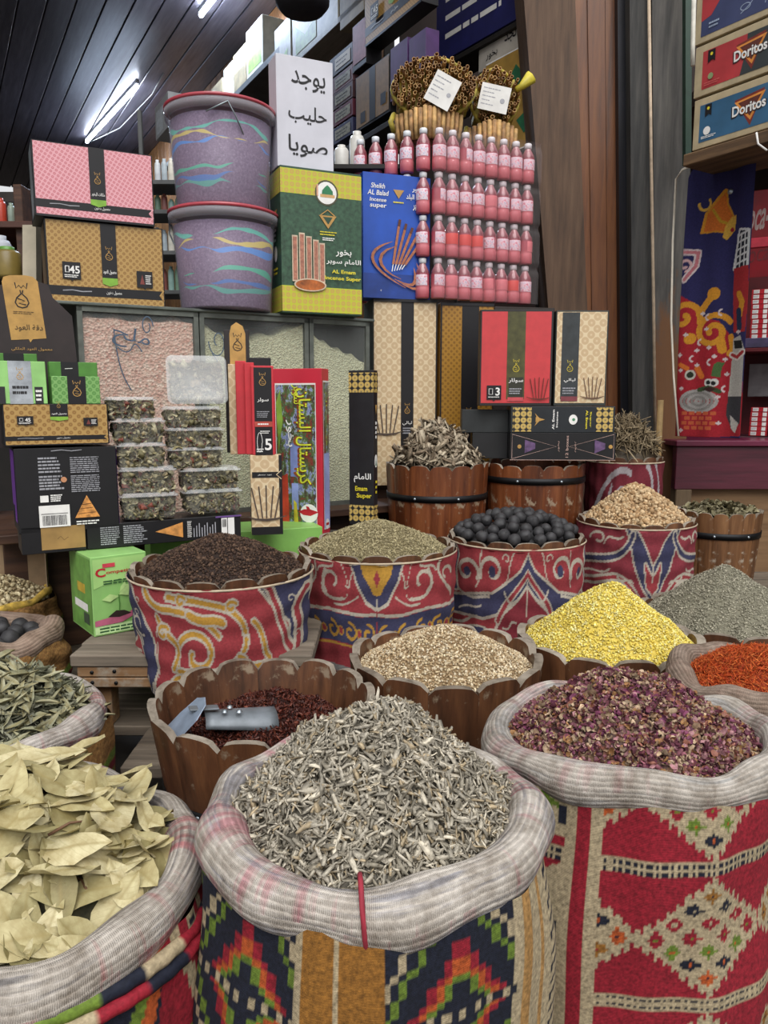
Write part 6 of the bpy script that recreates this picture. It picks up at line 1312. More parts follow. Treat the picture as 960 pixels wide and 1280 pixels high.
def bundle_sticks(px, yb, yt, xl, xr, Y, n, label):
    a, b, t = at(xl, yb, Y), at(xr, yb, Y), at(px, yt, Y); W = b.x-a.x; H = t.z-a.z; r = thing('cinnamon_bundle', label, 'bundle', ((a.x+b.x)/2, Y, a.z)); m1, m2 = MB(), MB()
    for layer in range(3):
        for i in range(n):
            u = (i+.5)/n*2-1; x = u*W/2*.95; y = .13-.1*math.cos(u*1.3)+layer*.05; rr = W/n*.52; (m1 if (i+layer) % 2 else m2).tube([(x*.93, y, .0), (x, y-.004, H*.5), (x*1.02, y, H*(.97+.05*random.random())-.02*abs(u)-layer*.0)], rr, 6)
    for m, mt in ((m1, CIN), (m2, CIN2)): o = m.build('cinnamon_quills', mt, r); o['kind'] = 'stuff'
    m = MB(); m.tube([(-W/2*.98, .1, H*.35), (-W/2*1.08, .07, H*.6), (-W/2*.98, .1, H*.9)], .012, 6); m.build('net_wrap', NET, r)
    return r
zb_top = zr_+4*.176
rA = bundle_sticks(540, 170, 128, 492, 583, 3.46, 15, 'bundle of upright cinnamon sticks on the bottles, left lower one')
rB = bundle_sticks(618, 188, 146, 585, 652, 3.56, 11, 'bundle of upright cinnamon sticks on the bottles, right lower one')
rC, rx, rz = bundle_face(543, 105, 3.50, .175, .115, 150, 'big round cinnamon bundle showing quill ends with tilted white label, upper left'); label_on(rC, .01, rz, .115, .13, -28)
rD, rx, rz = bundle_face(620, 118, 3.60, .105, .115, 75, 'smaller cinnamon bundle showing quill ends with square white label, upper right'); label_on(rD, -.02, rz-.01, .13, .11, -12)
m = MB(); P = [at(x, y, 3.6) for x, y in ((645, 112), (652, 108), (664, 96), (660, 112), (665, 122), (652, 114))]; m.tube([(p.x-rD.location.x, 0, p.z-rD.location.z) for p in (P[0], P[1], P[2])], [.012, .016, .03], 7); m.build('net_knot', M('c8b83c', .5, .1, name='yellow_net'), rD)

# ================================================================ STOCKED WALL SHELVES (along the shop's right wall)
SA = (-1.421, 6.935, -60)
def sbox(name, label, xl, xr, yt, yb, mat, depth=.2, cat='carton', P=None, z=None, nm=None): return carton(name, label, cat, P or SA, xl, xr, yt, yb, depth, mat, z=z, bev=.002)
ws = thing('stock_shelving', 'long stocked shelf boards along the inner right wall behind the white sign', 'shelf', (0, 0, 0))
def sboard(px0, py0, px1, dz, depth, mat, off=.0, name='shelf_board'):
    P = (SA[0]-off*.866, SA[1]-off*.5, SA[2]); a = onpl(px0, py0, P); b = onpl(px1, py0, P); L = (b-a).to_2d().length; ob = MB().box(0, 0, -dz, L, depth, 0, .002).build(name, mat, ws); ob.location = a; ob.rotation_euler = (0, 0, P[2]*D2R); return a.z
GSH = M('4a4c4c', .5, .2, 8, name='grey_shelf'); LSH = wood('pale_shelf_board', '6c6458', '8c8474', 'a49c8c', 'x', .6)
z1 = sboard(204, 207, 352, .045, .34, GSH)

za = onpl(384, 69, SA).z; sboard(338, 102, 462, .035, .33, LSH, off=-.0)
sboard(400, 203, 545, .03, .3, DARKM, off=.0); 
for px in (215, 330, 430):
    a = onpl(px, 300, SA); ob = MB().box(-.02, .28, 0, .02, .33, 3.3, .002).build('upright', DARKM, ws); ob.location = (a.x, a.y, 0); ob.rotation_euler = (0, 0, SA[2]*D2R)
# items standing on the long shelf, left to right
r_ = random.Random(5)
CW = M('b9b6a8', .5, .12, 12, name='cream_card'); CB = M('8a7c60', .6, .15, 12, name='tan_card'); CG = M('8fae5c', .5, .2, 20, name='leaf_print_card')
zsh = z1
def on_shelf(zs, x0, x1, h, mat, label, name='stored_carton', depth=.18, pr=None, off=0, cat='carton'):
    P = (SA[0]-off*.866, SA[1]-off*.5, SA[2]); d0 = ray(x0, 300); 
    a = onpl(x0, 300, P); b = onpl(x1, 300, P); W = (b-a).to_2d().length
    r = thing(name, label, cat, (a.x, a.y, zs), SA[2]*D2R); MB().box(0, 0.01, 0, W, depth, h, .002).build('carton', mat, r)
    if pr: p = Print(r, (0, .01, 0), (1, 0, 0), (0, 0, 1), W, h); pr(p); p.done()
    return r
lab = ['white carton with pale green print on the high shelf, nearest the sign', 'cream carton beside the green-printed one on the high shelf', 'pale carton with open flap on the high shelf', 'narrow tan carton on the high shelf left of the pale one', 'small white carton on the high shelf further left', 'far cream carton on the high shelf left end', 'dark small carton at the far end of the high shelf']
for i, (a, b, h, mt) in enumerate(((312, 332, .34, CW), (296, 311, .28, CB), (284, 295, .26, CW), (268, 282, .22, CB), (252, 266, .2, CW), (238, 250, .2, CB), (226, 237, .16, DARKM))):
    on_shelf(z1, a, b, h, mt, lab[i], pr=(lambda p: (p.rect(CG, .1, .1, .9, .5),)) if i in (0, 4) else None)
# upper white carton with green pictures
r, W, H = sbox('stored_carton', 'large white carton with green leaf picture above the white sign', 366, 423, -30, 82, CW, .22)
p = front(r, W, H); p.rect(INKW, .08, .08, .55, .92); p.poly(CG, [(.08, .08), (.55, .08), (.55, .3), (.3, .22), (.08, .4)]); p.done()
r, W, H = sbox('stored_carton', 'long white carton with green print behind the dark beam', 344, 364, 38, 98, CW, .22)
p = front(r, W, H); p.poly(CG, [(.1, .1), (.8, .1), (.8, .4), (.4, .25), (.1, .4)]); p.done()
r, W, H = sbox('stored_carton', 'plain tan carton at the top edge beside the white one', 425, 455, -40, 39, CB, .22)
# right group of cartons on the shelf

SBp = plane(446, 60, 3.75, -57)
r, W, H = carton('incense_display', 'gold 45 carton at the top seen from below, right of the tan carton', 'carton', SA, 456, 527, -40, 60, .1, BLK); p = display(r, W, H, C_GOLD, tagv=.3); p.done()
r, W, H = carton('incense_display', 'dull pink carton under the gold 45 carton at the top', 'carton', SA, 441, 458, 34, 92, .1, BLK); p = front(r, W, H); p.rect(M('8c5058', .5, .15, 30, name='pink_card'), .02, .15, .98, .98); p.rect(INKB, .0, .02, 1, .12); p.done()
r, W, H = carton('incense_display', 'tan carton with dark ribbon below the pink one, behind the cinnamon', 'carton', SA, 445, 487, 98, 166, .1, BLK); p = front(r, W, H); p.rect(M('7c6240', .5, .12, 30, name='gold_card'), .02, .05, .98, .98); p.rect(INKB, .42, .05, .6, .98); p.rect(INKB, .15, .1, .3, .3); p.rect(INKB, .75, .2, .9, .4); p.done()
for i, (a, b, yt, yb, t) in enumerate(((488, 509, 62, 128, 'purple carton left of the second purple one behind the cinnamon'), (511, 532, 50, 108, 'purple carton right, under the gold 45 carton'))):
    carton('incense_carton', t, 'carton', SA, a, b, yt, yb, .08, M('46285c', .5, .15, 12, name='purple_card'))
for i, yt in enumerate((52, 78, 98, 119, 141)):
    cl = ['3c3a44', '6a4a52', '4a3034', '5c2434', '2c2c4c'][i]
    r, W, H = sbox('stored_box', ['topmost slim box with white label in the small-box stack beside the sign', 'second slim box from the top beside the sign, brownish', 'third slim box from the top beside the sign, dark', 'fourth slim box from the top beside the sign, red edged', 'lowest slim box beside the sign, blue edged'][i], 412, 441, yt+24, yt+24+(24 if i == 0 else 20), M(cl, .5, .15, 16, name='box_card'), .16, P=SA)
    p = front(r, W, H); p.rect(WHT if i == 0 else M('8a8878', .5, .3, 50, name='picture_print'), .25, .2, .9, .8); p.lines(INKB, .3, .3, .8, .7, 2, .3); p.done()
# white and clear bottles below them
def jar(label, px0, px1, yt, yb, Y, mat, name='bottle', capm=None, cat='bottle'):
    a, b, t = at(px0, yb, Y), at(px1, yb, Y), at(px0, yt, Y); R = (b.x-a.x)/2; H = t.z-a.z; r = thing(name, label, cat, ((a.x+b.x)/2, Y, a.z))
    MB().lathe([(0, 0), (R*.95, 0), (R, .01), (R, H*.78), (R*.8, H*.88), (R*.5, H*.9)], 20).build('body', mat, r); MB().lathe([(R*.55, H*.88), (R*.55, H), (0, H)], 16).build('cap', capm or mat, r); return r
WP = M('c8c6c0', .35, .05, 20, name='white_plastic')
sh2 = thing('bottle_ledge', 'dark narrow ledge under the white bottles behind the green carton', 'shelf', (0, 0, 0)); zl = at(430, 215, 3.62).z; MB().box(-.38, 3.5, zl-.02, .12, 3.72, zl, .002).build('shelf_board', DARKM, sh2)
for s in (-.36, .08): MB().box(s, 3.66, .95, s+.02, 3.70, zl-.02, .002).build('post', DARKM, sh2)
jar('white plastic bottle with rounded shoulders right of the sign', 418, 436, 182, 214, 3.6, WP); jar('taller white bottle next to the first, behind the green carton', 437, 456, 165, 214, 3.62, WP)
# right chunk above the bottles: blue carton, scripted carton, gold carton
r, W, H = carton('stored_carton', 'dark blue carton with rows of white print and barcode at the top centre', 'carton', plane(546, 82, 4.9, -56), 545, 652, -30, 82, .16, M('23255c', .45, .12, 12, name='blue_card'))
p = front(r, W, H); p.poly(M('b04438', .5, .15, 10, name='red_print'), [(0, .75), (.45, .75), (.5, 1), (0, 1)])
for k in range(3): p.lines(INKW, .12+.0*k, .62-.2*k, .98, .69-.2*k, 1, .8, seed=k)
p.rect(WHT, .76, .55, .93, .78, 'barcode_label'); p.bars(INKB, .77, .58, .92, .76, 16); p.done()
r, W, H = carton('stored_carton', 'white-fronted carton with black Arabic script below the blue carton', 'carton', plane(598, 85, 4.62, -56), 598, 655, 50, 92, .12, M('b4aea4', .5, .08, 10, name='white_card'))
p = front(r, W, H); p.rect(INKB, 0, .9, 1, 1); p.text(INKB, 'نجد', .7, .62, H*.4, W*.25, bold=.01); p.text(INKB, 'بخور', .3, .35, H*.22, W*.25); p.done()
r, W, H = carton('stored_carton', 'golden brown carton with white border and small green badges beside the pillar', 'carton', plane(605, 190, 4.5, -56), 605, 667, 82, 204, .12, M('a8843f', .5, .15, 10, name='golden_card'))
p = front(r, W, H); p.stroke(INKW, [(.01, .01), (.99, .01), (.99, .99), (.01, .99)], .008, 'printed_border'); p.poly(M('2c6a48', .5, name='green_print'), [(.5, .75), (.62, .85), (.85, .66), (.7, .6)]); p.poly(M('2c6a48', .5, name='green_print'), [(.65, .3), (.8, .35), (.95, .2), (.8, .15)])
for u, v in ((.8, .9), (.9, .5), (.35, .5), (.6, .45), (.9, .3)): p.disc(M('a8946a', .5, name='dot_print'), u, v, .008)
p.done()
# support rack behind the bottles for those cartons
rk = thing('stock_rack', 'dark wooden rack behind the bottles carrying the blue and golden cartons', 'shelf', (0, 0, 0))
zg = at(605, 205, 4.5).z
for z_, nm in ((zg-.031, 'a'), (at(546, 83, 4.9).z-.03, 'b')):
    a = at(546, 82, 4.9) if nm == 'b' else at(605, 205, 4.5); ob = MB().box(-.02, .0, z_, .75 if nm == 'b' else .45, .2, z_+.028, .002).build('shelf_board', DARKM, rk)
    ob.location = (a.x, a.y, 0); ob.rotation_euler = (0, 0, -56*D2R)
a = at(546, 82, 4.9)
for s, n in ((-.02, .17), (.7, .17)): ob = MB().box(s, n, 0, s+.03, n+.03, at(546, 83, 4.9).z-.03, .002).build('post', DARKM, rk); ob.location = (a.x, a.y, 0); ob.rotation_euler = (0, 0, -56*D2R)
# things at the far left: post, jar, shelf with red bottles, appliance
tag(post('pale_post', 27, 44, 29, 46, 3.05, .05, M('b9ae98', .6, .1, 10, name='pale_wood'), ztop=at(35, 281, 3.05).z, zbot=0), 'short pale upright board left of the gold carton', 'post')
jar('round tub with green lid at the left edge', -4, 27, 309, 348, 3.1, M('7c6a34', .4, .15, 10, name='amber_plastic'), 'lidded_tub', M('5c8a3c', .4, name='green_plastic'), 'tub')
ls = thing('left_cabinet', 'dark cabinet with shelf at the left edge behind the jar', 'cabinet', (0, 0, 0)); zz = at(10, 285, 3.9).z; z3 = at(10, 350, 3.9).z
for z_ in (zz, at(10, 349, 3.1).z): MB().box(-2.9, 3.0 if z_ < 1.8 else 3.75, z_-.03, -1.5 if z_ > 1.8 else -1.38, 4.3, z_, .003).build('shelf_board', M('4a2c22', .6, .2, 8, name='red_brown_board'), ls)
MB().box(-2.9, 4.3, 0, -1.5, 4.33, 2.55, .003).build('back_board', DARKM, ls); MB().box(-1.74, 3.78, 0, -1.70, 4.3, 2.5, .003).build('side_board', W_DARK, ls)
for x in (-2.85, -1.42): MB().box(x, 3.02, 0, x+.03, 3.06, at(10, 349, 3.1).z-.03, .003).build('post', W_DARK, ls)
for i, (a, b, c) in enumerate(((-3, 9, 'b8402c'), (11, 20, '8a9a8c'), (20, 28, 'a83828'))): jar(['red jar on the left cabinet shelf at the edge', 'pale bottle between red jars on the left cabinet shelf', 'red jar on the left cabinet shelf, right one'][i], a, b, 248+6*i, 284, 3.9, M(c, .35, .1, name='jar_glass'), 'jar', cat='jar')
jar('white bag-like canister behind the green-lidded tub', -8, 16, 295, 346, 3.4, M('b8bcc4', .6, .1, 10, name='white_bag'), 'canister', cat='canister')
r, W, H = carton('wall_heater', 'white wall appliance above the goods left of the buckets', 'appliance', None, 195, 212, 133, 176, .3, M('b8bcc0', .4, .06, 10, name='white_enamel'), Yl=5.0, psi=-60)
p = front(r, W, H); p.rect(M('d4dce4', .3, name='white_enamel'), .1, .1, .6, .8); p.done()
lsf = thing('side_rack', 'grey rack of small bottles between the cartons and the buckets', 'rack', (0, 0, 0))
for i, y_ in enumerate((232, 268, 318, 366)):
    z_ = at(205, y_, 3.9).z; MB().box(-1.20, 3.8, z_-.02, -.92, 4.0, z_, .002).build('shelf_board', GSH, lsf)
for x in (-1.2, -.94): MB().box(x, 3.97, 0, x+.02, 3.99, at(205, 130, 3.9).z, .002).build('post', GSH, lsf)
k = 0
cols = ['c8ccd0', '8fb0a8', 'a8b4bc', '6c8a74', 'd0ccc0', '8a5048']; nmz = ['top', 'second', 'third', 'lowest']
for i, (yb, hh) in enumerate(((232, 36), (268, 26), (318, 34), (366, 38))):
    for j in range(4):
        x0 = 194+j*8.5; jar('small bottle on the %s shelf of the rack beside the buckets, number of places from left side %s' % (nmz[i], ['at the end', 'near the end', 'near the bucket', 'next to the bucket'][j]) if False else 'small bottle on the %s rack shelf left of the buckets, %s' % (nmz[i], ['leftmost', 'second from left', 'third from left', 'rightmost'][j]), x0, x0+7.5, yb-hh*r_.uniform(.7, 1), yb, 3.9, M(cols[(i*3+j*2) % 6], .35, .1, name='small_bottle'), 'small_bottle'); k += 1
m = MB(); m.lathe([(0, .0), (.10, .0), (.125, .03), (.13, .08), (.10, .12), (.0, .13)], 18)
o = m.build('hanging_basket', M('1a1a20', .7, .3, 20, .6, name='dark_weave')); c = at(378, 0, 3.9); o.location = (c.x, c.y, c.z-.05); tag(o, 'dark round basket hanging at the top edge above the sign', 'basket')
m = MB(); m.tube([(c.x, c.y, c.z+.07), (c.x, c.y, CEIL)], .004, 5); tag(m.build('cord', IRON), 'dark cord from the ceiling holding the round basket', 'cord')

# ================================================================ CEILING TUBES
TL = emis('lit_tube', 'e4eeff', 40)
def tubelight(p0, p1_, label):
    a, b = atz(*p0, CEIL-.035), atz(*p1_, CEIL-.035); L = (b-a).length; mid = (a+b)/2; ang = math.atan2(b.y-a.y, b.x-a.x)
    r = thing('ceiling_tube_light', label, 'light', (mid.x, mid.y, CEIL-.06), ang); MB().box(-L/2, -.016, .03, L/2, .016, .06, .003).build('housing', M('c8ccd0', .4, name='white_enamel'), r)
    m = MB(); m.tube([(-L/2+.02, 0, .01), (L/2-.02, 0, .01)], .018, 10); m.build('tube', TL, r)
    l = bpy.data.lights.new('tube_glow_and_fill', 'AREA'); l.shape = 'RECTANGLE'; l.size = L; l.size_y = .05; l.energy = 55; l.color = (.62, .76, 1); o = bpy.data.objects.new('tube_glow_and_fill', l); COL.objects.link(o); o.parent = r; o.location = (0, 0, -.01)
    l2 = l.copy(); l2.energy = 7; l2.size_y = .5; o2 = bpy.data.objects.new('tube_glow_and_fill', l2); COL.objects.link(o2); o2.parent = r; o2.location = (0, 0, -.5); o2.rotation_euler = (PI, 0, 0)  # added upward area light, hung below the tube to brighten the ceiling
tubelight((108, 176), (172, 105), 'long lit white ceiling tube over the pink carton')
tubelight((250, 18), (300, -48), 'lit white ceiling tube cut by the top edge of the picture')
m = MB(); m.tube([atz(112, 178, CEIL-.01), atz(150, 160, CEIL-.03), atz(190, 118, CEIL-.02), atz(204, 92, CEIL-.01)], .006, 5); tag(m.build('cable', M('a8a8a4', .6, name='cable')), 'thin white cable sagging from the ceiling beside the lit tube', 'cable')

# ================================================================ RIGHT SIDE: SNACK CARTONS, BANNER, COOLER
PS = plane(866, 190, 3.35, -57)
def UD(W): a = onpl(866, 150, PS); b = onpl(934, 150, PS); return (b-a).to_2d().length/W
CRD = M('b0a080', .7, .1, 14, name='kraft_card')
def snack(label, yt, yb, xl, cols, word=True, tri='c8502c', depth=.25):
    r, W, H = carton('snack_carton', label, 'carton', PS, xl, 985, yt, yb, depth, CRD, bev=.002)
    p = front(r, W, H)
    return r, W, H, p
r, W, H, p = snack('blue snack carton with white brand lettering, lowest of three', 128, 189, 865, None)
p.rect(M('335f80', .45, .08, 10, name='blue_print'), .07, .12, 1, .86); zc1 = r.location.z
def chip(p, u, v, W, H, base, word='Doritos'):
    p.poly(M('7c2c20', .5, name='dark_red_print'), [(u-.15, v+.2), (u+.15, v+.27), (u+.02, v-.36)], 'printed_emblem'); p.poly(M('d88a3c', .5, name='orange_print'), [(u-.15, v+.16), (u+.16, v+.22), (u+.02, v-.26)], 'printed_emblem'); p.poly(M('5c2a20', .5, name='brown_print'), [(u-.11, v+.13), (u+.12, v+.17), (u+.015, v-.18)], 'printed_emblem')
    p.text(M('2c1c1c', .5, name='dark_print'), word, u+.0, v-.01, H*.23, W*.355, bold=.06, rot=2); p.text(INKW, word, u, v, H*.20, W*.335, bold=.025, rot=2)
chip(p, UD(W), .52, W, H, None); p.poly(INKB, [(.13, .6), (.17, .65), (.2, .6), (.2, .84), (.13, .84)]); p.disc(INKY, .165, .76, .006); p.disc(INKW, .16, .32, .016); p.lines(INKW, .1, .17, .27, .23, 2, .5); p.done()
r, W, H, p = snack('red and dark grey snack carton, middle of three', 62, 124, 866.5, None)
p.rect(M('b0383c', .45, .08, 10, name='red_print'), .09, .12, .56, .86); p.poly(M('33383a', .45, .08, 10, name='slate_print'), [(.5, .12), (1, .12), (1, .86), (.56, .86), (.56, .6)])
chip(p, UD(W), .52, W, H, None); p.poly(INKB, [(.15, .6), (.2, .65), (.23, .6), (.23, .84), (.15, .84)]); p.disc(INKY, .19, .76, .006); p.disc(M('8a9a6c', .5, name='green_print'), .19, .33, .012); p.lines(M('c8605c', .5, name='pink_print'), .12, .16, .3, .24, 2, .5); p.done()
r, W, H, p = snack('navy and red snack carton with chalk hand drawing, top of three', -16, 58, 868, None)
p.rect(M('3c4468', .45, .08, 10, name='navy_print'), .07, .10, 1, .9); p.poly(M('b0383c', .45, .08, 10, name='red_print'), [(.07, .35), (.18, .40), (.25, .55), (.35, .75), (.38, .9), (.07, .9)])
CH = M('9aa8c0', .5, name='chalk_print'); p.stroke(CH, bez((.5, .2), (.62, .3), (.7, .4), (.6, .6)), .003); p.stroke(CH, spiral(.72, .65, .08, .03, 0, 500), .003); p.stroke(CH, [(.75, .2), (.78, .45), (.85, .5), (.9, .25)], .003); p.stroke(CH, spiral(.55, .28, .05, .05, 0, 360), .003); p.lines(M('d89a5c', .5, name='orange_print'), .1, .72, .3, .85, 3, .4); p.lines(CH, .16, .18, .28, .3, 2, .5); p.done()
sp2 = thing('bracket_shelf', 'rough wooden shelf plank carrying the three snack cartons', 'shelf', (0, 0, 0))
a = onpl(862, 192, PS); ob = MB().box(-.02, -.015, -.05, 1.0, .3, -.002, .004).build('shelf_board', wood('rough_shelf_plank', '3c2c20', '644c34', '8c6c48', 'x', .8), sp2); ob.location = a; ob.rotation_euler = (0, 0, -57*D2R)
for s in (.02, .93): ob = MB().box(s, .26, -2.3 if False else -.05, s+.04, .30, .9, .003).build('upright', GREYW, sp2); ob.location = a; ob.rotation_euler = (0, 0, -57*D2R)
m = MB(); a = onpl(864, 200, PS); m.tube([tuple(onpl(949, 168, PS)+Vector((-.02, -.02, 0))), tuple(onpl(951, 182, PS)+Vector((-.02, -.02, 0))), tuple(onpl(962, 190, PS)+Vector((-.02, -.02, 0)))], .004, 6); tag(m.build('cord', WHT), 'short white cord hanging under the snack cartons', 'cord')
tag(post('green_strip', 857, 865, 857, 863, 3.9, .04, M('1c3a2c', .5, name='green_paint'), ztop=4.3, zbot=at(860, 205, 3.9).z), 'dark green vertical strip left of the snack cartons', 'strip')

# banner: cloth sheet with printed picture
PBn = plane(845, 545, 3.55, -50)
bn = Paint(ax=.245, base='2c2a5a'); A1, A2, OR = 'd8952c', 'e0b048', 'd9742c'
def bx(px, py): return ((px-843)/82, (548-py-(px-843)*-.0)/335)
def bp(*pts): return [bx(*q_) for q_ in pts]
BR = 'a8232f'
bn.pl(bp((838, 552), (928, 545), (922, 440), (905, 425), (890, 405), (870, 400), (858, 380), (838, 368)), BR, None)
bn.st([bx(x, y) for x, y in spiral(884, 418, 22, 4, -30, -560, 40)], .05, A1, None).st([bx(x, y) for x, y in spiral(848, 398, 20, 3, 20, -400, 34)], .05, A1, None).st(bp((905, 425), (908, 440), (904, 445), (915, 446)), .05, A1, None).st(bp((866, 395), (876, 380), (884, 372)), .06, A1, None).dot(*bx(882, 372), .055, A1, None).st(bp((893, 428), (896, 440)), .07, A1, None).dot(*bx(857, 425), .05, A1, None)
bn.pl(bp((862, 296), (866, 275), (884, 258), (889, 252), (891, 268), (902, 290), (893, 300), (880, 297)), OR, A1, .006).st(bp((862, 296), (866, 275), (888, 252)), .014, A1, None).st(bp((875, 272), (885, 287), (896, 292)), .012, 'c8a02c', None).pl(bp((897, 284), (904, 283), (903, 300), (893, 310), (888, 306), (890, 294)), A2, None).dot(*bx(899, 299), .018, BR, None)
bn.st([bx(x, y) for x, y in spiral(864, 263, 7, 7, -40, 190, 16)], .022, A2, None)
bn.st([bx(x, y) for x, y in spiral(846, 334, 8, 3, 80, -300, 18)], .012, 'd8b0b0', None).st(bp((846, 352), (858, 336), (860, 320), (843, 318)), .014, 'c87880', 'd8c8c8', .006)
bn.pl(bp((911, 302), (921, 304), (921, 345), (905, 345), (908, 325)), '1c1c2c', 'd8d8d8', .008)
for i in range(5): bn.st(bp((908, 308+i*8), (922, 304+i*8)), .008, 'd8d8d8', None)
for i in range(3): bn.st(bp((908+i*5, 306), (906+i*6, 345)), .007, 'd8d8d8', None)
bn.pl(bp((904, 345), (924, 343), (926, 380), (924, 420), (908, 420), (905, 380)), 'a82c30', None).st(bp((913, 375), (918, 385), (915, 405)), .05, A1, None).st(bp((914, 395), (916, 415)), .05, '20304c', None)
bn.pl(bp((908, 428), (918, 424), (924, 440), (924, 500), (906, 500), (908, 450)), 'b8b4ac', None).pl(bp((909, 430), (920, 430), (922, 440), (911, 440)), '1c1c1c', None).st(bp((908, 447), (915, 450), (922, 444)), .015, 'a82c30', 'd8d0c8', .006).pl(bp((906, 497), (924, 497), (924, 530), (912, 535), (905, 520)), '3c3c40', None).pl(bp((910, 520), (922, 530), (918, 542), (912, 536)), 'c8c4bc', None)
for i in range(5): bn.st([bx(x, y) for x, y in [(870+(22-i*4.6)*math.cos(t), 505+(14-i*2.9)*math.sin(t)) for t in np.linspace(0, 6.3, 20)]] if False else [bx(872+(22-i*4.6)*math.cos(t), 503+(13-i*2.7)*math.sin(t)) for t in np.linspace(0, 6.3, 20)], .026 if i else .03, ('a8a4a0', '8c8884')[i % 2], None)
bn.dot(*bx(860, 470), .045, 'c8c4b8', None).dot(*bx(860, 470), .028, '2c3424', None).st(bp((868, 462), (874, 472)), .05, OR, None).st(bp((847, 457), (856, 462)), .02, OR, None)
bn.pl(bp((886, 472), (888, 458), (892, 455), (900, 456), (897, 462), (896, 474)), '4c6a3c', None).dot(*bx(883, 480), .035, 'd8d4d0', None).dot(*bx(890, 480), .035, 'd8d4d0', None).dot(*bx(883, 480), .01, '1c1c1c', None).dot(*bx(889, 481), .01, '1c1c1c', None).st(bp((872, 489), (884, 486), (896, 491)), .02, '3c5030', None).pl(bp((876, 488), (885, 485), (893, 488), (886, 492)), '3c1c1c', None)
for i in range(4):
    for j in range(5): 
        x = 852+j*9+(i % 2)*4; y = 516+i*6
        if x < 890: bn.pl(bp((x, y), (x+7, y+.3), (x+7, y+4.6), (x, y+4.3)), 'c8603c', None)
for x, y in ((876, 414), (848, 464), (850, 487), (867, 458), (895, 498), (898, 530), (852, 540), (903, 470), (881, 437), (866, 440), (900, 452), (915, 420), (846, 445), (888, 448), (870, 395), (852, 420)): bn.st(bp((x-1.8, y), (x+1.8, y)), .01, 'd8c8c8', None); bn.st(bp((x, y-2), (x, y+2)), .006, 'd8c8c8', None)
for x, y in ((862, 450), (878, 400), (893, 395), (884, 455), (870, 430), (902, 488)): bn.st([bx(a_, b_) for a_, b_ in spiral(x, y, 3.5, 3.5, 100, 260, 8)], .008, 'd8c8c8', None)
bn.ops = [(k_, p_, (w_*.42 if w_ > .02 else w_*.8), c_, e_, ew_) for k_, p_, w_, c_, e_, ew_ in bn.ops]
# border stud strip
nx, nz2 = 110, 380; tl = onpl(845, 213, PBn); U, Vv = np.meshgrid(np.linspace(0, 1, nx+1), np.linspace(0, 1, nz2+1)); a = onpl(844, 545, PBn); b = onpl(924, 545, PBn); ztl = onpl(846, 212, PBn).z; ztr = onpl(924, 190, PBn).z; zbr = onpl(924, 541, PBn).z
X = a.x+(b.x-a.x)*U; Yy = a.y+(b.y-a.y)*U; zb_ = a.z+(zbr-a.z)*U*0; ztop = ztl+(ztr-ztl)*U; cut = np.clip((.12-U)/.12, 0, 1)**2*.05
Zz = zb_+(ztop-cut-zb_)*Vv; off = .012*np.sin(U*5+Vv*3)+.006*np.sin(U*14+Vv*2)
ca, sa_ = math.cos(-50*D2R), math.sin(-50*D2R); X = X+sa_*off; Yy = Yy-ca*off
# picture coordinate of each cloth point, from where it hangs on the sheet
S_ = (Vv*(ztop-cut-zb_)); Cc = bn.raster(U.ravel(), (S_/(ztl-a.z)*.995).ravel())
i = (np.arange(nz2)[:, None]*(nx+1)+np.arange(nx)[None]).ravel(); F = np.stack([i, i+1, i+nx+2, i+nx+1], 1)
ban = thing('cloth_banner', 'hanging navy and red cloth banner with printed lantern, swirls and brick picture', 'banner', (0, 0, 0))
ob = link('banner_cloth', npmesh('banner_cloth', np.stack([X, Yy, Zz], 2).reshape(-1, 3), F, Cc, np.stack([U.ravel()*8, Vv.ravel()*24], 1), True), ban, MAT_COIL); md = ob.modifiers.new('thickness', 'SOLIDIFY'); md.thickness = .002
for px, py in ((914, 202), (916, 241)):
    c = onpl(px, py, PBn); m = MB(); m.lathe([(0, .006), (.008, .005), (.012, 0)], 10); o = m.build('stud', ZINC, ban); o.location = c+Vector((-.02, -.02, 0)); o.rotation_euler = (PI/2, 0, -50*D2R)
m = MB(); m.tube([tuple(onpl(x, y, (PBn[0]-.012, PBn[1]-.012, PBn[2]))) for x, y in ((866, 206), (853, 212), (845, 224), (841, 300), (839, 400), (842, 470), (848, 545))], .005, 8); m.build('piping_cord', M('d8d0c0', .5, .05, name='white_cord'), ban)
m = MB(); m.box(0, 0, 0, .05, .03, .03, .006); o = m.build('clip', M('a8a498', .5, name='grey_plastic'), ban); o.location = onpl(865, 207, PBn)+Vector((0, .0, -.01)); o.rotation_euler = (0, 0, -50*D2R)

# cooler
PCo = plane(925, 545, 4.15, -30)
co = thing('drinks_cooler', 'dark red drinks cooler with pale script lettering behind the banner', 'cooler', (0, 0, 0))
def cob(name, x0, x1, yt, yb, dep, mat, off=0):
    P = (PCo[0]+off*math.sin(30*D2R), PCo[1]+off*math.cos(30*D2R), -30); a = onpl(x0, yb, P); b = onpl(x1, yb, P); t = onpl(x0, yt, P); o = MB().box(0, 0, 0, (b-a).to_2d().length, dep, t.z-a.z, .003).build(name, mat, co); o.location = a; o.rotation_euler = (0, 0, -30*D2R); return a, (b-a).to_2d().length, t.z-a.z
CRED = M('8a1420', .4, .12, 8, coat=.3, name='cooler_red')
a, Wc, Hc = cob('header_panel', 880, 1010, 246, 352, .04, CRED, .35); 
p = Print(co, a, (math.cos(30*D2R), -math.sin(30*D2R), 0), (0, 0, 1), Wc, Hc); uc = lambda x: (onpl(x, 280, (PCo[0]+.35*math.sin(30*D2R), PCo[1]+.35*math.cos(30*D2R), -30))-a).to_2d().length/Wc
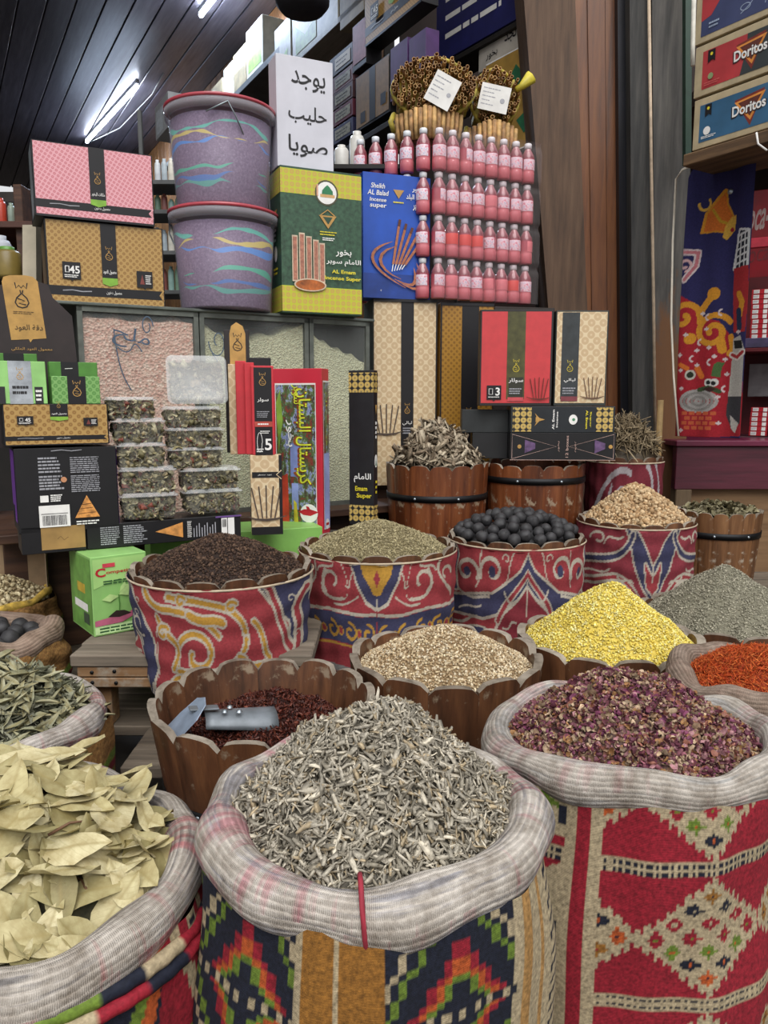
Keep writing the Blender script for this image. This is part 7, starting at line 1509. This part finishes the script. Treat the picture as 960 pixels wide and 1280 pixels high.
p.text(M('b09a96', .5, name='faded_white_print'), 'Coca-C', uc(949), .72, Hc*.34, Wc*(uc(973)-uc(925)), shear=.25, bold=.02, rot=8); p.text(M('6c2228', .5, name='faded_red_print'), 'Coca', uc(945), .28, Hc*.2, Wc*(uc(965)-uc(925)), shear=.25, rot=8); p.done()
cob('back_panel', 880, 1010, 350, 560, .04, M('5c0f18', .5, .2, 8, name='cooler_red'), .35); cob('rail', 905, 1010, 301, 313, .03, M('b03040', .4, name='red_rail'), .05)
cob('shelf', 900, 1010, 424, 436, .34, M('3c3450', .5, .3, 14, name='patterned_shelf'), 0); cob('shelf', 900, 1010, 436, 441, .34, M('5c1018', .5, name='cooler_red'), 0)
cob('grey_drum_panel', 934, 1010, 455, 496, .1, M('6c6a6c', .5, .2, 12, name='grey_steel'), .2); cob('base_shelf', 900, 1010, 545, 556, .34, M('3c1420', .5, name='cooler_red'), 0)
zsf = onpl(925, 424, PCo).z; zbs = onpl(925, 545, PCo).z
dC = Vector((math.cos(30*D2R), -math.sin(30*D2R), 0)); nC = Vector((math.sin(30*D2R), math.cos(30*D2R), 0)); o0 = Vector((PCo[0], PCo[1], 0))
def pack():
    r = thing('cigarette_pack', '', 'pack'); MB().box(0, 0, 0, .088, .055, .024, .001).build('pack_body', M('a81c28', .35, .06, name='red_card'), r)
    p = Print(r, (0, 0, 0), (1, 0, 0), (0, 0, 1), .088, .024); p.rect(WHT, .1, .15, .42, .9, 'printed_panel'); p.rect(WHT, .68, .1, .9, .9, 'printed_panel'); p.lines(GREYP, .12, .3, .4, .8, 2, .4); p.done(); return r
pk = pack(); fst = True
for st, (s, z_, n_, lab_) in enumerate(((.01, zsf, 10, 'small red and white pack in the left stack on the upper cooler shelf'), (.105, zsf, 10, 'small red and white pack in the right stack on the upper cooler shelf'), (.04, zbs, 6, 'small red and white pack in the left stack on the lowest cooler shelf'), (.135, zbs, 5, 'small red and white pack in the right stack on the lowest cooler shelf'))):
    for k in range(n_):
        o = pk if fst else copy_tree(pk); fst = False; q_ = o0+dC*(s+random.uniform(-.003, .003))+nC*.03; o.location = (q_.x, q_.y, z_+.0015+k*.0255); o.rotation_euler = (0, 0, -30*D2R+random.uniform(-.03, .03)); o['label'] = 'red and white pack, %s from the bottom, %s' % (['lowest', 'second', 'third', 'fourth', 'fifth', 'sixth', 'seventh', 'eighth', 'ninth', 'tenth'][k], lab_.split('in the ')[1]); o['group'] = 'red and white packs, '+lab_.split('in the ')[1]
